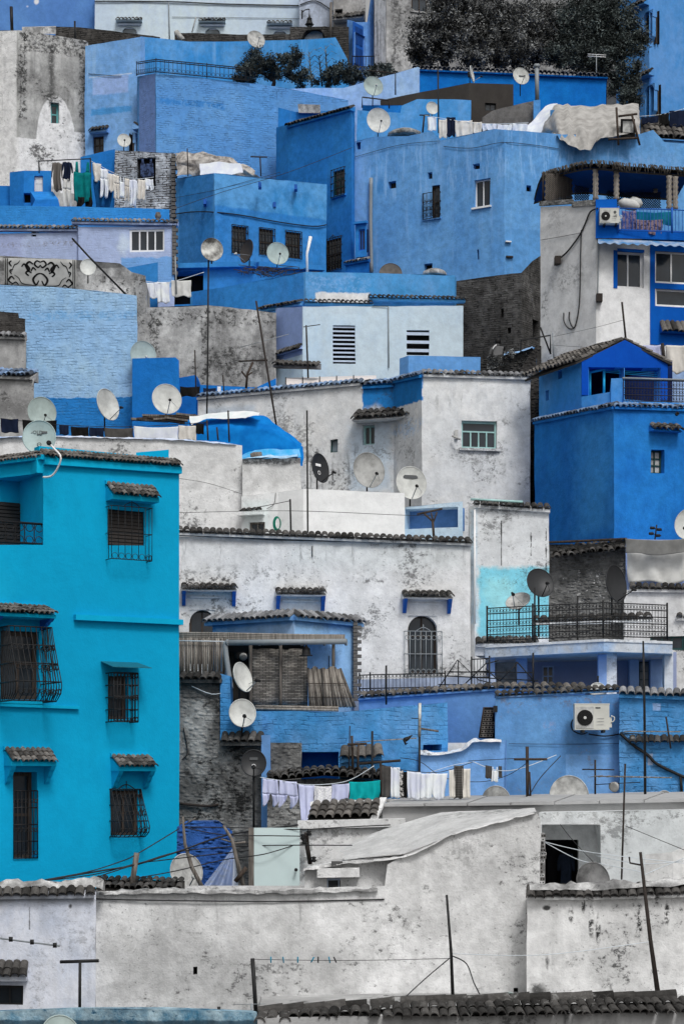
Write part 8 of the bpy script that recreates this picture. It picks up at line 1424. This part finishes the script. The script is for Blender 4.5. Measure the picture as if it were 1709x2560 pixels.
foliage('olive_tree', 'tall dark tree at the right of the grove in front of the blue tower', [lf(1450, 80, 106, 1.6, 1.9, 1.3), lf(1530, 70, 106, 1.4, 1.7, 1.2), lf(1575, 110, 105.6, .9, .9, 1), lf(1490, 150, 105.2, 1.3, .9, 1), lf(1560, 200, 105, .9, 1.2, .8), lf(1570, 250, 104.6, .6, .7, .6), lf(1400, 140, 105, 1, .7, .8), lf(1470, 10, 106.5, 1.4, .6, 1)], 46000, .08, 'leaf_g', 'tree', 13, (P(1500, 290, 105.8), P(1500, 130, 106), .3))
t = empty('tv_aerial', P(1490, 137, 101.5), 'pale thin aerial rods before the right tree', 'aerial', 'television aerials on the roofs')
for v in (133, 138): b = MB(); b.tube([P(1468, v + 1, 101.5), P(1514, v + 4, 101.5)], .018, 4); b.build('element', 'white_pipe', t)
b = MB(); b.tube([P(1490, 136, 101.5), P(1490, 200, 101.5)], .025, 5); b.build('mast', 'galv', t)
# ---- farthest houses
h = House('plain_blue_house', 'plain blue house in the top left corner', [(-50, -60, 118), (237, -60, 118)], plaster('plain blue', S(92, 136, 206), S(82, 124, 198), mott=.25, patches=[('o', 84, -8, 98, 12, 118, S(200, 200, 205), .1, .1, 1, 0), ('o', 65, 12, 72, 18, 118, S(170, 180, 205), .05, .05, 1, 0)]), back=4, cell=.8); h.done()
m = plaster('ice back wash', S(196, 210, 232), S(184, 200, 226), mott=.2, bump=.2)
h = House('pale_hooded_house', 'pale blue white house at the top with three hooded arch windows', [(237, -60, 116), (750, -60, 116)], m, back=4, cell=.6, amp=.02)
for (a, c, v) in ((291, 356, 46), (498, 564, 48), (668, 730, 54)):
    h.awning(a, c, v, v + 8, .35, 1, .22, 'tile_d', cap=False, drop=.05); h.win(a + 12, v + 20, c - 12, v + 62, 'glass', nx=1, fw=.08, fm='lav_frame', gm='glass_b', r=.12, arch=True); h.ledge(a + 4, v + 13, c - 4, v + 13, .1, .12, MT['lav_frame'], 'moulding')
h.cable([(237, 3), (420, 4), (560, 10), (750, 14)], .035, 'wire'); h.cable([(422, 5), (424, 100)], .03, 'galv'); h.cable([(490, 42), (480, 80)], .03, 'dish_g'); h.cable([(430, 42), (600, 44), (750, 46)], .012, 'wire'); h.done()
m = plaster('dry stone', S(92, 90, 88), S(64, 62, 60), mott=1, brick=(.5, .12, .03, .8, S(40, 40, 40)), bump=1)
h = House('dry_stone_wall', 'dark dry stone retaining wall at the top left', [(138, 66, 112), (200, 66, 111.6), (400, 92, 110.5)], m, back=.8, cat='wall', amp=.05); h.done()
h = House('dry_stone_terrace', 'dark dry stone retaining wall behind the sky blue parapet', [(436, 80, 111), (600, 86, 110.5), (726, 84, 110)], m, back=.8, cat='wall', amp=.05); b = MB(); b.tube([P(440, 78, 110.6), P(458, 100, 110.4)], .14, 6); b.build('prop', 'dish_g', h.root); h.done()
h = House('arched_stone_gate', 'dark stone wall with an arched gateway under the street lantern', [(724, 66, 110.4), (872, 66, 109.8)], m, back=.5, cat='gateway', amp=.03); h.win(753, 68.5, 812, 125, 'dark', r=.5, arch=True, wm=plaster('lit lane', S(196, 206, 224)), name='archway'); h.done()
h = House('lane_house', 'pale stained house behind the lantern at the top', [(748, -60, 114), (835, -60, 113.6)], plaster('lane lime', S(184, 194, 212), S(150, 158, 172), mott=.5, dirt=.3), back=2); h.cable([(750, 12), (790, 2), (835, 30)], .03, 'wire'); h.done()
t = empty('street_lantern', P(773, 62, 112), 'black street lantern on a scrolled bracket at the top', 'street lamp'); b = MB(); b.lathe(P(773, 62, 112), Z, [(.20, 0), (.26, .03), (.17, .12), (.12, .3), (.16, .34), (.06, .44), (.02, .6), (.02, .85)], 8); b.build('lamp_body', 'iron', t); b = MB(); b.tube(smooth([P(755, 30, 112.6), P(762, 24, 112.3), P(773, 22, 112)], 5), .03, 5); b.tube([P(755, 24, 112.6), P(755, 46, 112.6)], .04, 5); b.build('bracket', 'iron', t)
b = MB(); b.lathe(P(773, 73, 112), Z, [(.03, 0), (.1, .06), (.16, .22)], 8); b.build('glass', 'glass', t)
pole([(826, 96, 109.5), (827, 5, 109.5)], .07, 'grey timber post left of the dark blue door', 'wood_g')
h = House('wooden_eave_house', 'grey stained house front with a sagging wooden eave at the top centre', [(832, -60, 112), (914, -60, 111.6)], plaster('eave lime', S(176, 174, 172), S(140, 138, 136), mott=.6, dirt=.4), back=2); h.awning(836, 912, 34, 52, .6, 1, .22, 'tile_d', cap=False); h.win(836, 22, 855, 36, 'dark', r=.2); h.done()
h = House('blue_door_house', 'small blue doorway house with a tall dark blue door', [(868, 48, 110.4), (886, 52, 110), (886.5, 54, 110), (918, 54, 110.4), (938, -40, 111)], plaster('door blue', S(112, 156, 224), S(90, 136, 212)), back=1, amp=.015); h.win(888, 60, 912, 170, 'door', fm=MT['blue_f'], gm=solid('door panel blue', S(20, 60, 130), .6), r=.1, name='door', seg=3); h.done()
t = empty('door_railing', P(905, 166, 109.2), 'low black railing before the dark blue door', 'railing'); railing(t, [P(880, 166, 109.2), P(935, 166, 109.2)], .55, .14, .014, 'iron')
m = plaster('streaked tower lime', S(184, 184, 184), S(140, 140, 140), mott=.7, dirt=.5, streak=.9, bump=.5, patches=[('r', 930, -70, 964, 200, 109.6, S(206, 208, 214), .03, .02, .95, 0), ('r', 975, 0, 1005, 170, 109.5, S(70, 70, 70), .2, .3, .75, .45)])
h = House('streaked_tower', 'tall rain-streaked white house at the top beside the trees', [(935, -60, 110), (965, -60, 109), (1150, -60, 110)], m, back=3, amp=.03); h.win(1028, -10, 1069, 28, 'glass', nx=2, fw=.08, fm='wood_d', r=.15, sill=True); h.done()
h = House('pale_grey_backdrop', 'pale grey backdrop wall standing in for the hill above the trees', [(1140, -60, 119), (1560, -60, 119)], plaster('far grey', S(150, 150, 150), S(128, 128, 128), mott=.5, dirt=.3), back=3, cell=1); h.done()  # plain wall put in where grey hill shows behind the trees
m = plaster('tower blue', S(92, 142, 214), S(80, 128, 204), mott=.25, bump=.3, big=.3)
h = House('blue_tower', 'tall blue tower house in the top right corner with narrow arched windows', [(1540, -60, 113), (1622, -60, 111), (1725, -60, 112)], m, back=4, amp=.025); h.win(1606, 28, 1630, 108, 'glass', nx=1, ny=2, fw=.07, fm='wood_d', r=.3, arch=True, seg=0); h.awning(1582, 1622, 2, 16, .4, 1, .22, 'tile_d', cap=False, seg=0); h.win(1612, 212, 1634, 300, 'glass', nx=1, ny=2, fw=.07, fm='wood_d', r=.3, arch=True, seg=0); h.awning(1596, 1634, 178, 192, .4, 1, .22, 'tile_d', cap=False, seg=0); h.done()
